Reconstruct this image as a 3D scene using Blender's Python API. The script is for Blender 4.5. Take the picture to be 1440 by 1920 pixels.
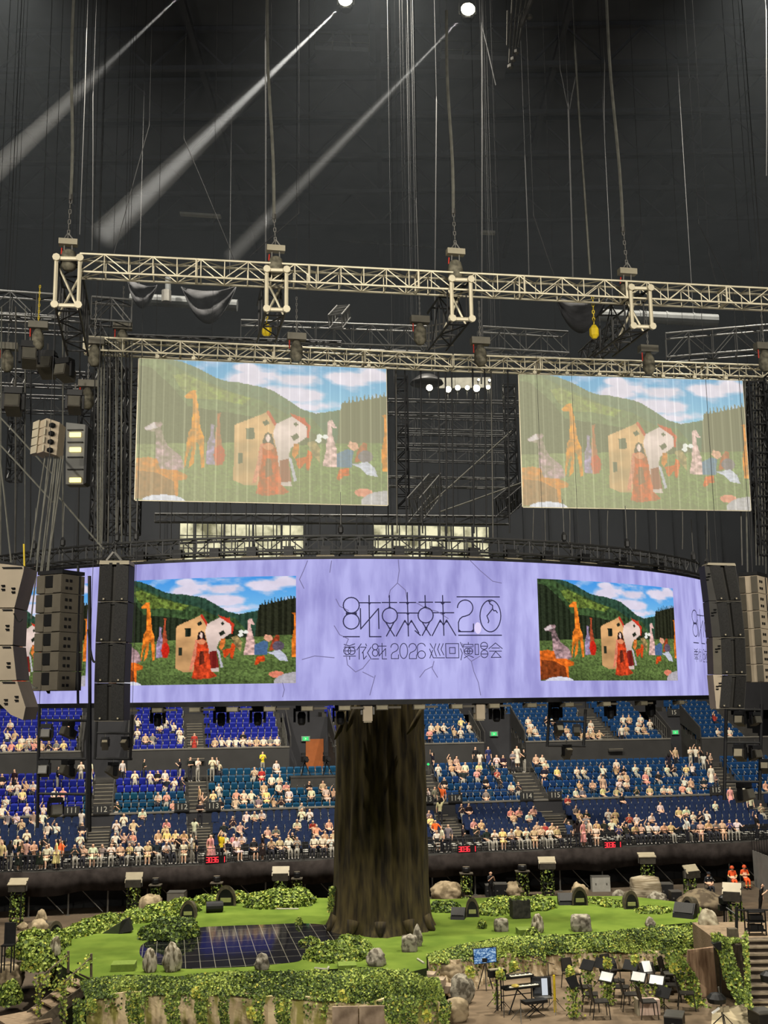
import bpy, math, random
import numpy as np
from mathutils import Vector, Matrix
from mathutils import noise as mnoise
random.seed(7)
R_ = math.radians
V = Vector
for o in list(bpy.data.objects):
    bpy.data.objects.remove(o)
SC = bpy.context.scene
COL = SC.collection

# ------------------------------------------------------------------ camera
F = 2050.0                                   # focal length in pixels of the 1440x1920 frame
EYE = V((0, 0, 12.0))
PITCH, ROLL = R_(9.66), R_(0.72)
_fw = V((0, math.cos(PITCH), math.sin(PITCH)))
_up = V((0, -math.sin(PITCH), math.cos(PITCH)))
_rx = V((1, 0, 0))
CR = _rx * math.cos(ROLL) - _up * math.sin(ROLL)
CU = _up * math.cos(ROLL) + _rx * math.sin(ROLL)
cam_d = bpy.data.cameras.new('camera')
cam_d.sensor_fit = 'VERTICAL'
cam_d.sensor_height = 36.0
cam_d.lens = F / 1920.0 * 36.0
cam_d.clip_end = 400
cam = bpy.data.objects.new('camera', cam_d)
COL.objects.link(cam)
cam.matrix_world = Matrix(((CR.x, CU.x, -_fw.x, EYE.x), (CR.y, CU.y, -_fw.y, EYE.y), (CR.z, CU.z, -_fw.z, EYE.z), (0, 0, 0, 1)))
SC.camera = cam

# ------------------------------------------------------------------ world, view, lamps
SC.view_settings.view_transform = 'Standard'
SC.view_settings.look = 'None'
SC.view_settings.gamma = 1.0
SC.view_settings.use_curve_mapping = False
SC.view_settings.exposure = 0.0
wd = bpy.data.worlds.new('arena_air')
SC.world = wd
wd.use_nodes = True
wd.node_tree.nodes['Background'].inputs[0].default_value = (0.80, 0.86, 1.0, 1)
wd.node_tree.nodes['Background'].inputs[1].default_value = 0.17

def spot(name, loc, to, power, cone, col=(1, .93, .80), size=.4, blend=.6):
    d = bpy.data.lights.new(name, 'SPOT')
    d.energy, d.spot_size, d.spot_blend, d.shadow_soft_size, d.color = power, R_(cone), blend, size, col
    o = bpy.data.objects.new(name, d)
    COL.objects.link(o)
    o.location = loc
    o.rotation_euler = (V(to) - V(loc)).to_track_quat('-Z', 'Y').to_euler()
    return o

KEY = 1.0
for i, x in enumerate((-24, -8, 9, 26)):      # house floods on the balcony front at the camera's side
    spot('house_flood', (x, -2, 25), (x * .7, 62, 4), 20000 * KEY, 66, size=.5)
for i, x in enumerate((-20, 0, 21)):          # house floods under the roof above the far stand
    spot('roof_flood', (x, 49, 52), (x * 1.05, 68, 3), 105000 * KEY, 115, size=.5, blend=1.0)
for i, x in enumerate((-16, 17)):             # added fill lamps, low on the camera's side, to brighten the hanging trusses
    spot('truss_fill', (x, -4, 15), (x * .5, 30, 27), 12000 * KEY, 44, size=.4, blend=.8)
for i, x in enumerate((-11, 12)):             # rig lamps inside the ring, shining down on the back of the lawn
    spot('rig_flood', (x, 55, 19.0), (x * 1.0, 51, 2), 3200 * KEY, 100, col=(1, .95, .8), size=.3)

# ------------------------------------------------------------------ pixels of the photograph to places
def ray(px, py):
    return (_fw * F + CR * (px - 720) + CU * (960 - py)).normalized()
def at_z(px, py, z):
    d = ray(px, py)
    return EYE + d * ((z - EYE.z) / d.z)
def at_y(px, py, y):
    d = ray(px, py)
    return EYE + d * (y / d.y)
def proj(p):
    d = V(p) - EYE
    w = d.dot(_fw)
    return 720 + F * d.dot(CR) / w, 960 - F * d.dot(CU) / w
def mpp(p):                                   # metres per pixel at a place
    return (V(p) - EYE).dot(_fw) / F

# ------------------------------------------------------------------ materials
def lin(c):
    c = c / 255.0
    return c / 12.92 if c <= .04045 else ((c + .055) / 1.055) ** 2.4
def rgb(c):
    return (lin(c[0]), lin(c[1]), lin(c[2]), 1)
MATS = {}
def mat(name, c, rough=.6, metal=0.0, var=.15, scale=3.0, bump=0.0, c2=None, stretch=None, spec=.3, emit=0.0, objcol=False, bscale=None, hard=False):
    if name in MATS:
        return MATS[name]
    m = bpy.data.materials.new(name)
    m.use_nodes = True
    nt = m.node_tree
    b = nt.nodes['Principled BSDF']
    b.inputs['Roughness'].default_value = rough
    b.inputs['Metallic'].default_value = metal
    b.inputs['Specular IOR Level'].default_value = spec
    tc = nt.nodes.new('ShaderNodeTexCoord')
    src = tc.outputs['Object']
    if stretch:
        mp = nt.nodes.new('ShaderNodeMapping')
        mp.inputs['Scale'].default_value = stretch
        nt.links.new(src, mp.inputs[0])
        src = mp.outputs[0]
    nz = nt.nodes.new('ShaderNodeTexNoise')
    nz.inputs['Scale'].default_value = scale
    nz.inputs['Detail'].default_value = 8 if hard else 4
    nt.links.new(src, nz.inputs['Vector'])
    rp = nt.nodes.new('ShaderNodeValToRGB')
    a = rgb(c)
    d = rgb(c2) if c2 else tuple(v * (1 - var * 2) for v in a[:3]) + (1,)
    rp.color_ramp.elements[0].position, rp.color_ramp.elements[0].color = (.43 if hard else .32), d
    rp.color_ramp.elements[1].position, rp.color_ramp.elements[1].color = (.57 if hard else .66), a
    nt.links.new(nz.outputs['Fac'], rp.inputs[0])
    out = rp.outputs[0]
    if objcol:
        oi = nt.nodes.new('ShaderNodeObjectInfo')
        mx = nt.nodes.new('ShaderNodeMix')
        mx.data_type, mx.blend_type = 'RGBA', 'MULTIPLY'
        mx.inputs[0].default_value = 1
        nt.links.new(oi.outputs['Color'], mx.inputs[6])
        nt.links.new(rp.outputs[0], mx.inputs[7])
        out = mx.outputs[2]
    nt.links.new(out, b.inputs['Base Color'])
    if bump:
        bp = nt.nodes.new('ShaderNodeBump')
        bp.inputs['Strength'].default_value = bump
        n2 = nt.nodes.new('ShaderNodeTexNoise')
        n2.inputs['Scale'].default_value = bscale or scale * 2
        n2.inputs['Detail'].default_value = 5
        nt.links.new(src, n2.inputs['Vector'])
        nt.links.new(n2.outputs['Fac'], bp.inputs['Height'])
        nt.links.new(bp.outputs[0], b.inputs['Normal'])
    if emit:
        b.inputs['Emission Color'].default_value = rgb(c)
        b.inputs['Emission Strength'].default_value = emit
    MATS[name] = m
    return m
def glow(name, c, s):
    if name in MATS:
        return MATS[name]
    m = bpy.data.materials.new(name)
    m.use_nodes = True
    nt = m.node_tree
    nt.nodes.remove(nt.nodes['Principled BSDF'])
    e = nt.nodes.new('ShaderNodeEmission')
    e.inputs[0].default_value, e.inputs[1].default_value = rgb(c), s
    nt.links.new(e.outputs[0], nt.nodes['Material Output'].inputs[0])
    MATS[name] = m
    return m

ALU = mat('truss_aluminium', (212, 203, 176), .45, .25, .12, 2)
ALUD = mat('shaded_truss_metal', (60, 60, 60), .55, .5, .15, 2)  # darker copy of the truss metal: the rear rig's shade is in its colour
RIG = mat('rig_black', (34, 34, 35), .6, .1, .2, 4)
BLK = mat('black_paint', (24, 24, 25), .5, 0, .2, 4)
CASE = mat('speaker_black', (52, 50, 46), .6, 0, .12, 3)
GRILLE = mat('grille_black', (40, 39, 37), .55, .2, .3, 40)
TANCAB = mat('speaker_tan', (182, 167, 144), .6, 0, .08, 2)
OLIVE = mat('speaker_olive', (94, 88, 76), .6, 0, .1, 3)
STEEL = mat('steel', (104, 102, 97), .45, .5, .1, 3)
CABLE = mat('cable_grey', (88, 86, 80), .5, .3, .2, 2)
CABLED = mat('cable_dark', (40, 40, 40), .6, .1, .2, 2)
STRAP = mat('sling_grey', (112, 111, 102), .8, 0, .2, 3)
CREAM = mat('cream_panel', (164, 154, 130), .5, 0, .08, 2)
RED = mat('red_plastic', (190, 50, 30), .5, 0, .1, 3)
YEL = mat('yellow_paint', (225, 195, 40), .5, 0, .1, 3)
WHITE = mat('paper_white', (240, 240, 236), .7, 0, .04, 3)
BAG = mat('bag_grey', (122, 117, 100), .85, 0, .35, 6, bump=.4)
LAMP = glow('lamp_white', (255, 247, 215), 30)
LAMPW = glow('lamp_warm', (255, 226, 130), 3.0)

# ------------------------------------------------------------------ objects
def tag(o, label=None, cat=None, group=None, kind=None):
    if label: o['label'] = label
    if cat: o['category'] = cat
    if group: o['group'] = group
    if kind: o['kind'] = kind
    return o
def thing(name, label, cat, loc, group=None):
    o = bpy.data.objects.new(name, None)
    o.empty_display_size = .2
    COL.objects.link(o)
    o.location = loc
    return tag(o, label, cat, group)
def root_of(o):
    while o.parent: o = o.parent
    return o
class MB:
    def __init__(s):
        s.v, s.f, s.m = [], [], []
    def add(s, vs, fs, mi=0):
        b = len(s.v)
        s.v.extend(V(p) for p in vs)
        s.f.extend(tuple(b + i for i in f) for f in fs)
        s.m.extend([mi] * len(fs))
        return s
    def quad(s, a, b, c, d, mi=0):
        return s.add((a, b, c, d), ((0, 1, 2, 3),), mi)
    def obox(s, c, ax, ay, az, mi=0):          # centre and three half axes
        c = V(c); ax, ay, az = V(ax), V(ay), V(az)
        p = [c + ax * i + ay * j + az * k for k in (-1, 1) for j in (-1, 1) for i in (-1, 1)]
        return s.add(p, ((0, 2, 3, 1), (4, 5, 7, 6), (0, 1, 5, 4), (2, 6, 7, 3), (0, 4, 6, 2), (1, 3, 7, 5)), mi)
    def box(s, c, size, rz=0.0, mi=0, rx=0.0):
        m = Matrix.Rotation(rz, 3, 'Z') @ Matrix.Rotation(rx, 3, 'X')
        return s.obox(c, m @ V((size[0] / 2, 0, 0)), m @ V((0, size[1] / 2, 0)), m @ V((0, 0, size[2] / 2)), mi)
    def tube(s, a, b, r, n=5, mi=0, r2=None, cap=True):
        a, b = V(a), V(b)
        d = b - a
        if d.length < 1e-6: return s
        d.normalize()
        u = d.orthogonal().normalized(); w = d.cross(u)
        r2 = r if r2 is None else r2
        p = []
        for q, rr in ((a, r), (b, r2)):
            for i in range(n):
                t = 2 * math.pi * i / n
                p.append(q + (u * math.cos(t) + w * math.sin(t)) * rr)
        fs = [(i, (i + 1) % n, n + (i + 1) % n, n + i) for i in range(n)]
        if cap: fs += [tuple(range(n))[::-1], tuple(range(n, 2 * n))]
        return s.add(p, fs, mi)
    def path(s, pts, r, n=5, mi=0):
        pts = [V(p) for p in pts]
        ring = []
        u = None
        for i, p in enumerate(pts):
            d = (pts[min(i + 1, len(pts) - 1)] - pts[max(i - 1, 0)]).normalized()
            u = d.orthogonal().normalized() if u is None else (u - d * u.dot(d)).normalized()
            w = d.cross(u)
            rr = r[i] if isinstance(r, (list, tuple)) else r
            ring += [p + (u * math.cos(2 * math.pi * k / n) + w * math.sin(2 * math.pi * k / n)) * rr for k in range(n)]
        fs = []
        for i in range(len(pts) - 1):
            for k in range(n):
                a, b = i * n + k, i * n + (k + 1) % n
                fs.append((a, b, b + n, a + n))
        fs += [tuple(range(n))[::-1], tuple(range(len(ring) - n, len(ring)))]
        return s.add(ring, fs, mi)
    def prism(s, pts, d, mi=0):               # a closed outline pushed along d
        pts = [V(p) for p in pts]; d = V(d); n = len(pts)
        fs = [tuple(range(n)), tuple(range(n, 2 * n))[::-1]] + [((i + 1) % n, i, n + i, n + (i + 1) % n) for i in range(n)]
        return s.add(pts + [p + d for p in pts], fs, mi)
    def lathe(s, c, prof, n=12, mi=0):
        c = V(c); p = []
        for r, z in prof:
            p += [c + V((r * math.cos(2 * math.pi * k / n), r * math.sin(2 * math.pi * k / n), z)) for k in range(n)]
        fs = []
        for i in range(len(prof) - 1):
            for k in range(n):
                a, b = i * n + k, i * n + (k + 1) % n
                fs.append((a, b, b + n, a + n))
        fs += [tuple(range(n))[::-1], tuple(range(len(p) - n, len(p)))]
        return s.add(p, fs, mi)
    def mesh(s, name, mats, off=V((0, 0, 0)), smooth=False):
        me = bpy.data.meshes.new(name)
        me.from_pydata([tuple(p - off) for p in s.v], [], s.f)
        for m in (mats if isinstance(mats, (list, tuple)) else [mats]):
            me.materials.append(m)
        if len(set(s.m)) > 1: me.polygons.foreach_set('material_index', s.m)
        if smooth: me.polygons.foreach_set('use_smooth', [True] * len(me.polygons))
        me.update()
        return me
    def build(s, name, mats, parent=None, smooth=False, origin=None):
        if parent is None:
            if origin is None:
                lo = [min(p[i] for p in s.v) for i in range(3)]; hi = [max(p[i] for p in s.v) for i in range(3)]
                origin = V(((lo[0] + hi[0]) / 2, (lo[1] + hi[1]) / 2, lo[2]))
            o = bpy.data.objects.new(name, s.mesh(name, mats, V(origin), smooth))
            o.location = origin
        else:
            o = bpy.data.objects.new(name, s.mesh(name, mats, V(root_of(parent).location), smooth))
            o.parent = parent
        COL.objects.link(o)
        return o
def struct(name, mb, m, label=None, smooth=False):
    o = mb.build(name, m, None, smooth, origin=V((0, 0, 0)))
    o['kind'] = 'structure'
    if label: o['label'] = label
    return o
def copy_tree(o, parent=None):
    kids = [c for c in KIDS.get(o.name, [])]
    c = o.copy(); COL.objects.link(c)
    if parent: c.parent = parent
    for k in kids: copy_tree(k, c)
    return c
KIDS = {}
def note_kids(o):
    for x in bpy.data.objects:
        if x.parent: KIDS.setdefault(x.parent.name, [])
        if x.parent and x not in KIDS[x.parent.name]: KIDS[x.parent.name].append(x)
_ones = 'first second third fourth fifth sixth seventh eighth ninth tenth eleventh twelfth thirteenth fourteenth fifteenth sixteenth seventeenth eighteenth nineteenth'.split()
_tens = {2: 'twenty', 3: 'thirty', 4: 'forty', 5: 'fifty', 6: 'sixty', 7: 'seventy', 8: 'eighty', 9: 'ninety'}
def ordinal(n):
    if n < 20: return _ones[n - 1]
    t, u = divmod(n, 10)
    return (_tens[t][:-1] + 'ieth') if u == 0 else _tens[t] + '-' + _ones[u - 1]
# ------------------------------------------------------------------ the far stand's own frame: s along it, t back from its front rail
_A, _B = at_z(0, 1638, 2.5), at_z(1440, 1577, 2.5)
SU = (_B - _A); SU.z = 0; SU.normalize()
SN = V((-SU.y, SU.x, 0))
SO = at_z(720, 1607, 2.5); SO.z = 0
SO = _A + SU * (SO - _A).dot(SU); SO.z = 0
YAW = math.atan2(SU.y, SU.x)
def SP(s, t, z): return SO + SU * s + SN * t + V((0, 0, z))
def st(px, py, t):                            # the place on the upright plane t behind the rail that a pixel shows
    d = ray(px, py)
    k = (t + (SO - EYE).dot(SN)) / d.dot(SN)
    p = EYE + d * k
    return (p - SO).dot(SU), p.z

CONC = mat('concrete_dark', (62, 60, 57), .8, 0, .15, 1.5)
CONCL = mat('concrete_edge', (112, 108, 100), .8, 0, .12, 2)
WALLD = mat('wall_dark', (50, 50, 53), .85, 0, .12, .6)
WALLR = mat('roof_dark', (84, 86, 92), .9, 0, .25, .12)
FLOORM = mat('arena_floor', (84, 73, 60), .75, 0, .2, .8)
DRAPE = mat('drape_black', (54, 49, 47), .95, 0, .25, 2, spec=.05)
STEPE = mat('step_edge', (150, 142, 124), .7, 0, .1, 2)

LOWER = [(3.3 + .85 * i, 2.5 + .26 * i) for i in range(6)]
MID = [(9.5 + .85 * i, 4.15 + .43 * i) for i in range(6)]
UPPER = [(17.2 + .85 * i, 7.95 + .37 * i) for i in range(9)]
S0, S1 = -34.0, 36.0

struct('floor', MB().box((0, 60, -.15), (150, 160, .3)), FLOORM)
WALLH = mat('wall_high', (60, 61, 65), .9, 0, .2, .1)
struct('ceiling', MB().box((0, 55, 56.4), (150, 150, .8)), WALLR)
bw = MB()
bw.obox(SP(0, 32.4, 28), SU * 75, SN * .4, V((0, 0, 28)))
struct('wall_back', bw, WALLH)
struct('wall_left', MB().box((-66, 50, 28), (.8, 150, 56)), WALLD)
struct('wall_right', MB().box((70, 55, 28), (.8, 150, 56)), WALLD)

def tier(rows, t_end, z_base, s0, s1):
    p = [(rows[0][0] - .75, z_base)]
    for i, (t, z) in enumerate(rows):
        t0 = t - .55
        p += [(t0, rows[i - 1][1] if i else z_base), (t0, z)]
    p += [(t_end, rows[-1][1]), (t_end, z_base)]
    q = []
    for a in p:
        if not q or a != q[-1]: q.append(a)
    return MB().prism([SP(s0, t, z) for t, z in q], SU * (s1 - s0))

struct('floor_front_platform', MB().obox(SP(1, 1.35, 2.35), SU * 35, SN * 1.4, V((0, 0, .15))), CONC)
struct('floor_lower_tier', tier(LOWER, 8.6, 2.2, S0, S1), CONC)
mw = MB(); mw.obox(SP(1, 8.72, 3.95), SU * 35, SN * .12, V((0, 0, .75)))
struct('wall_middle_tier', mw, WALLD)
struct('trim_1', MB().obox(SP(1, 8.72, 4.74), SU * 35, SN * .16, V((0, 0, .05))), CONCL)
struct('floor_middle_tier', tier(MID, 16.6, 3.7, S0, S1), CONC)
struct('floor_cross_aisle', MB().obox(SP(1, 15.5, 6.45), SU * 35, SN * 1.1, V((0, 0, .12))), CONC)

VOMS = [(st(a, 1395, 16.7)[0], st(b, 1395, 16.7)[0]) for a, b in ((152, 240), (542, 628), (906, 984), (1256, 1314))]
edges = [S0] + [x for v in VOMS for x in v] + [S1]
for i in range(0, len(edges), 2):
    a, b = edges[i], edges[i + 1]
    struct('floor_upper_tier', tier(UPPER, 25.5, 6.4, a, b), CONC)
    struct('wall_upper_tier', MB().obox(SP((a + b) / 2, 16.6, 7.4), SU * (b - a) / 2, SN * .1, V((0, 0, 1.05))), mat('wall_grey', (54, 53, 52), .8, 0, .1, 1))
    struct('trim_2', MB().obox(SP((a + b) / 2, 16.6, 8.48), SU * (b - a) / 2, SN * .14, V((0, 0, .05))), CONCL)
for i, (a, b) in enumerate(VOMS):
    m = MB()
    m.obox(SP((a + b) / 2, 20.2, 8.4), SU * (b - a) / 2, SN * .1, V((0, 0, 2.2)))
    m.obox(SP((a + b) / 2, 18.4, 6.3), SU * (b - a) / 2, SN * 1.9, V((0, 0, .15)))
    struct('wall_vomitory', m, WALLD)
    # sloping side walls of the opening
    for s, e in ((a, .06), (b, -.06)):
        w = MB().prism([SP(s + e, 16.6, 8.45), SP(s + e, 16.6, 9.3), SP(s + e, 20.0, 11.2), SP(s + e, 20.0, 9.6)], SU * .1)
        struct('trim_3', w, mat('wall_grey', (54, 53, 52)))
# the orange door in the opening left of the tree
a, z = st(590, 1410, 20.0)
struct('door_1', MB().obox(SP(a, 20.05, z - .2), SU * .7, SN * .06, V((0, 0, 1.2))), mat('door_orange', (150, 84, 40), .5, 0, .1, 2))
# upper back of the bowl: concourse wall and dark balcony
struct('wall_concourse', MB().obox(SP(0, 25.6, 14.5), SU * 60, SN * .15, V((0, 0, 4.0))), WALLD)
struct('floor_balcony', MB().obox(SP(0, 28.5, 21.3), SU * 60, SN * 3.6, V((0, 0, .35))), WALLR)
struct('wall_balcony', MB().obox(SP(0, 25.0, 22.0), SU * 60, SN * .1, V((0, 0, .9))), WALLD)

# suite windows high on the back wall
def window(n, x0, x1, y0, y1, cols, rows):
    t = 31.6
    s0, zt = st(x0, y0, t); s1, _ = st(x1, y0, t); _, zb = st((x0 + x1) / 2, y1, t)
    zt = st((x0 + x1) / 2, y0, t)[1]
    g = MB().obox(SP((s0 + s1) / 2, t + .25, (zt + zb) / 2), SU * (s1 - s0) / 2, SN * .03, V((0, 0, (zt - zb) / 2)))
    w = struct('window_%d' % n, g, window_glass())
    f = MB()
    for i in range(cols + 1):
        s = s0 + (s1 - s0) * i / cols
        f.obox(SP(s, t + .15, (zt + zb) / 2), SU * .05, SN * .06, V((0, 0, (zt - zb) / 2)))
    for j in range(rows + 1):
        z = zb + (zt - zb) * j / rows
        f.obox(SP((s0 + s1) / 2, t + .15, z), SU * (s1 - s0) / 2, SN * .05, V((0, 0, .04)))
    o = f.build('window_frame', RIG); o['kind'] = 'structure'
    o.parent = w
def window_glass():
    if 'lit_window' in MATS: return MATS['lit_window']
    m = glow('lit_window', (196, 190, 150), 1.3)
    nt = m.node_tree
    e = [n for n in nt.nodes if n.type == 'EMISSION'][0]
    tc = nt.nodes.new('ShaderNodeTexCoord'); nz = nt.nodes.new('ShaderNodeTexNoise'); rp = nt.nodes.new('ShaderNodeValToRGB')
    nz.inputs['Scale'].default_value = .7; nz.inputs['Detail'].default_value = 5
    rp.color_ramp.elements[0].color, rp.color_ramp.elements[0].position = rgb((110, 106, 78)), .35
    rp.color_ramp.elements[1].color, rp.color_ramp.elements[1].position = rgb((222, 216, 178)), .6
    nt.links.new(tc.outputs['Object'], nz.inputs[0]); nt.links.new(nz.outputs[0], rp.inputs[0]); nt.links.new(rp.outputs[0], e.inputs[0])
    return m
window(1, 337, 570, 982, 1052, 9, 3)
window(2, 700, 918, 985, 1052, 9, 3)
# pale corrugated panel and faint ribs on the back wall near the roof
s0, z1 = st(655, 362, 31.5); s1, z0 = st(812, 462, 31.5)
m = MB().obox(SP((s0 + s1) / 2, 31.9, (z0 + z1) / 2), SU * (s1 - s0) / 2, SN * .1, V((0, 0, (z1 - z0) / 2)))
for i in range(13):
    s = s0 + (s1 - s0) * (i + .5) / 13
    m.obox(SP(s, 31.75, (z0 + z1) / 2), SU * .12, SN * .08, V((0, 0, (z1 - z0) / 2)))
struct('wall_panel', m, mat('panel_grey', (92, 93, 92), .8, 0, .1, 1))
m = MB()
for i in range(30):
    s = -34 + i * 2.6
    m.obox(SP(s, 31.8, 20), SU * .09, SN * .2, V((0, 0, 20)))
struct('wall_ribs', m, WALLD)
# roof girders running across under the ceiling
for i, yy in enumerate((66, 72, 78, 84, 90)):
    m = MB()
    for k in range(-10, 11):
        m.tube((k * 5, yy, 53.0), (k * 5 + 2.5, yy, 55.6), .1, 4)
        m.tube((k * 5 + 2.5, yy, 55.6), (k * 5 + 5, yy, 53.0), .1, 4)
    m.box((0, yy, 53), (110, .3, .3)); m.box((0, yy, 55.8), (110, .3, .3))
    struct('ceiling_girder', m, mat('roof_steel', (74, 75, 80), .8, .2, .15, .5))
for i, xx in enumerate((-24, -12, 0, 12, 24)):
    struct('ceiling_purlin', MB().box((xx, 78, 54.4), (.35, 46, .5)), mat('roof_steel', (74, 75, 80)))

# ------------------------------------------------------------------ aisles of steps
AIS = [st(px, 1505, 8.7)[0] for px in (190, 374, 822, 1018, 1398)]
UAIS = [st(px, 1390, 16.7)[0] for px in (368, 1150)]
def steps(rows, s, w, z_prev):
    m = MB()
    zp = z_prev
    for i, (t, z) in enumerate(rows):
        h = (z - zp) / 2
        t0 = t - .55
        if h > .01:
            m.obox(SP(s, t0 - .21, zp + h / 2), SU * w / 2, SN * .21, V((0, 0, h / 2)))
            m.obox(SP(s, t0 - .40, zp + h + .012), SU * w / 2, SN * .035, V((0, 0, .014)), 1)
        m.obox(SP(s, t0 + .03, z + .012), SU * w / 2, SN * .035, V((0, 0, .014)), 1)
        zp = z
    return m
for s in AIS:
    struct('floor_aisle_steps', steps(LOWER, s, 1.3, 2.24), [CONC, STEPE])
    struct('floor_aisle_steps', steps(MID, s, 1.25, 3.72), [CONC, STEPE])
for s in UAIS:
    struct('floor_aisle_steps', steps(UPPER[:7], s, 1.2, 7.58), [CONC, STEPE])

# ------------------------------------------------------------------ skirt, legs and rail along the front of the stand
sk_pts = []
for side, (x0, x1) in enumerate(((-30, 628), (802, 1470))):
    s0, s1 = st(x0, 1600, -.1)[0], st(x1, 1600, -.1)[0]
    n = 90
    top, bot = [], []
    for i in range(n + 1):
        s = s0 + (s1 - s0) * i / n
        w = .05 * math.sin(s * 3.1) + .03 * math.sin(s * 7.7 + side)
        top.append(SP(s, -.12 + w * .4, 2.58 - .05 * (math.sin(s * .9) + 1)))
        bot.append(SP(s, -.12 + w, 1.28 + .09 * math.sin(s * .75 + 1) + .06 * math.sin(s * 1.7)))
    m = MB()
    m.add(top + bot, [(i, i + 1, n + 2 + i, n + 1 + i) for i in range(n)])
    o = m.build('skirt_curtain', DRAPE, smooth=True)
    md = o.modifiers.new('t', 'SOLIDIFY'); md.thickness = .02
    tag(o, ('black cloth skirt under the front rail left of the tree trunk', 'black cloth skirt under the front rail right of the tree trunk')[side], 'curtain')
struct('wall_understage', MB().obox(SP(1, 2.6, 1.1), SU * 35, SN * .05, V((0, 0, 1.1))), BLK)
k = 0
for px in list(range(-20, 630, 74)) + list(range(812, 1440, 80)):
    s = st(px, 1690, .1)[0]
    k += 1
    e = thing('platform_leg', 'grey steel support post under the stand platform, %s from the left end' % ordinal(k), 'post', SP(s, .15, 0), 'posts under the front platform')
    MB().tube(SP(s, .15, 0), SP(s, .15, 2.2), .05, 6).build('post', STEEL, e)
    MB().tube(SP(s, .15, 2.0), SP(s, .15, 2.12), .08, 6).build('collar', STEEL, e)
    MB().tube(SP(s + .1, .15, 2.05), SP(s + 1.9, .15, .15), .03, 5).build('brace', STEEL, e)
    MB().box(SP(s, .15, .03), (.22, .22, .06), YAW).build('base_plate', STEEL, e)
RAILM = mat('rail_black', (30, 30, 30), .5, .3, .1, 3)
k = 0
for (x0, x1, side, nsec) in ((-30, 632, 'left', 10), (798, 1440, 'right', 9)):
    s0, s1 = st(x0, 1600, .1)[0], st(x1, 1600, .1)[0]
    d = (s1 - s0) / nsec
    for i in range(nsec):
        a, b = s0 + d * i + .04, s0 + d * (i + 1) - .04
        e = thing('guard_railing', 'black upright-bar rail section in front of the folding chairs, %s %s of the trunk' % (ordinal(nsec - i if side == 'left' else i + 1), side), 'railing', SP((a + b) / 2, .1, 2.5), 'rail sections along the stand front')
        MB().tube(SP(a, .1, 3.4), SP(b, .1, 3.4), .028, 5).build('top_rail', RAILM, e)
        MB().tube(SP(a, .1, 2.6), SP(b, .1, 2.6), .022, 5).build('bottom_rail', RAILM, e)
        m = MB()
        nb = 9
        for j in range(nb):
            s = a + (b - a) * j / (nb - 1)
            m.tube(SP(s, .1, 2.5 if j in (0, nb - 1) else 2.6), SP(s, .1, 3.4), .024 if j in (0, nb - 1) else .014, 4)
        m.build('balusters', RAILM, e)['label'] = 'upright bars of the rail section'
# glass guard rails at the front of the middle and upper tiers
POSTM = mat('post_grey', (120, 118, 110), .4, .6, .1, 3)
k = 0
for (t, z, spans, nm) in ((8.72, 4.79, [(-20, AIS[0]), (AIS[0], AIS[1]), (AIS[1], AIS[2]), (AIS[2], AIS[3]), (AIS[3], AIS[4])], 'middle'),
                          (16.6, 8.53, [(edges[i], edges[i + 1]) for i in range(0, len(edges), 2)], 'upper')):
    for j, (a, b) in enumerate(spans):
        a, b = max(a + .7, -27), min(b - .7, 29)
        if b - a < .5: continue
        e = thing('handrail', 'thin grey handrail on the %s tier front, %s span from left' % (nm, ordinal(j + 1)), 'railing', SP((a + b) / 2, t, z), 'handrails on the tier fronts')
        MB().tube(SP(a, t, z + .62), SP(b, t, z + .62), .018, 4).build('top_rail', POSTM, e)
        n = max(2, int((b - a) / 1.5) + 1)
        for q in range(n):
            s = a + (b - a) * q / (n - 1)
            MB().tube(SP(s, t, z - .02), SP(s, t, z + .63), .02, 4).build('post', POSTM, e)
for i, s in enumerate(AIS):
    for (t0, z0, t1, z1, nm) in ((9.2, 4.0, 13.2, 6.25, 'middle'),):
        e = thing('stair_rail', 'slanting grey handrail beside the %s aisle of steps from left' % ordinal(i + 1), 'railing', SP(s + .66, (t0 + t1) / 2, 4.9))
        MB().tube(SP(s + .66, t0, z0 + .85), SP(s + .66, t1, z1 + .85), .02, 5).build('top_rail', POSTM, e)
        for f in (0, .5, 1):
            t = t0 + (t1 - t0) * f
            zz = max([z for tt, z in MID if tt - .55 <= t] or [3.7])
            MB().tube(SP(s + .66, t, zz), SP(s + .66, t, z0 + (z1 - z0) * f + .85), .02, 5).build('post', POSTM, e)
# railings down the sides of the openings
for i, (a, b) in enumerate(VOMS):
    for s, nm in ((a - .15, 'left'), (b + .15, 'right')):
        e = thing('vomitory_railing', 'grey barred railing sloping down the %s side of the %s opening in the upper tier' % (nm, ordinal(i + 1)), 'railing', SP(s, 18.4, 8.5), 'railings beside the openings')
        MB().tube(SP(s, 16.9, 9.35), SP(s, 20, 10.9), .03, 5).build('top_rail', POSTM, e)
        m = MB()
        for q in range(9):
            t = 16.9 + 3.1 * q / 8
            zb = max([z for tt, z in UPPER if tt - .55 <= t] or [7.9])
            m.tube(SP(s, t, zb), SP(s, t, 9.35 + 1.55 * q / 8), .018, 4)
        m.tube(SP(s, 16.9, 8.5), SP(s, 20, 10.05), .02, 4)
        m.build('balusters', POSTM, e)

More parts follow.
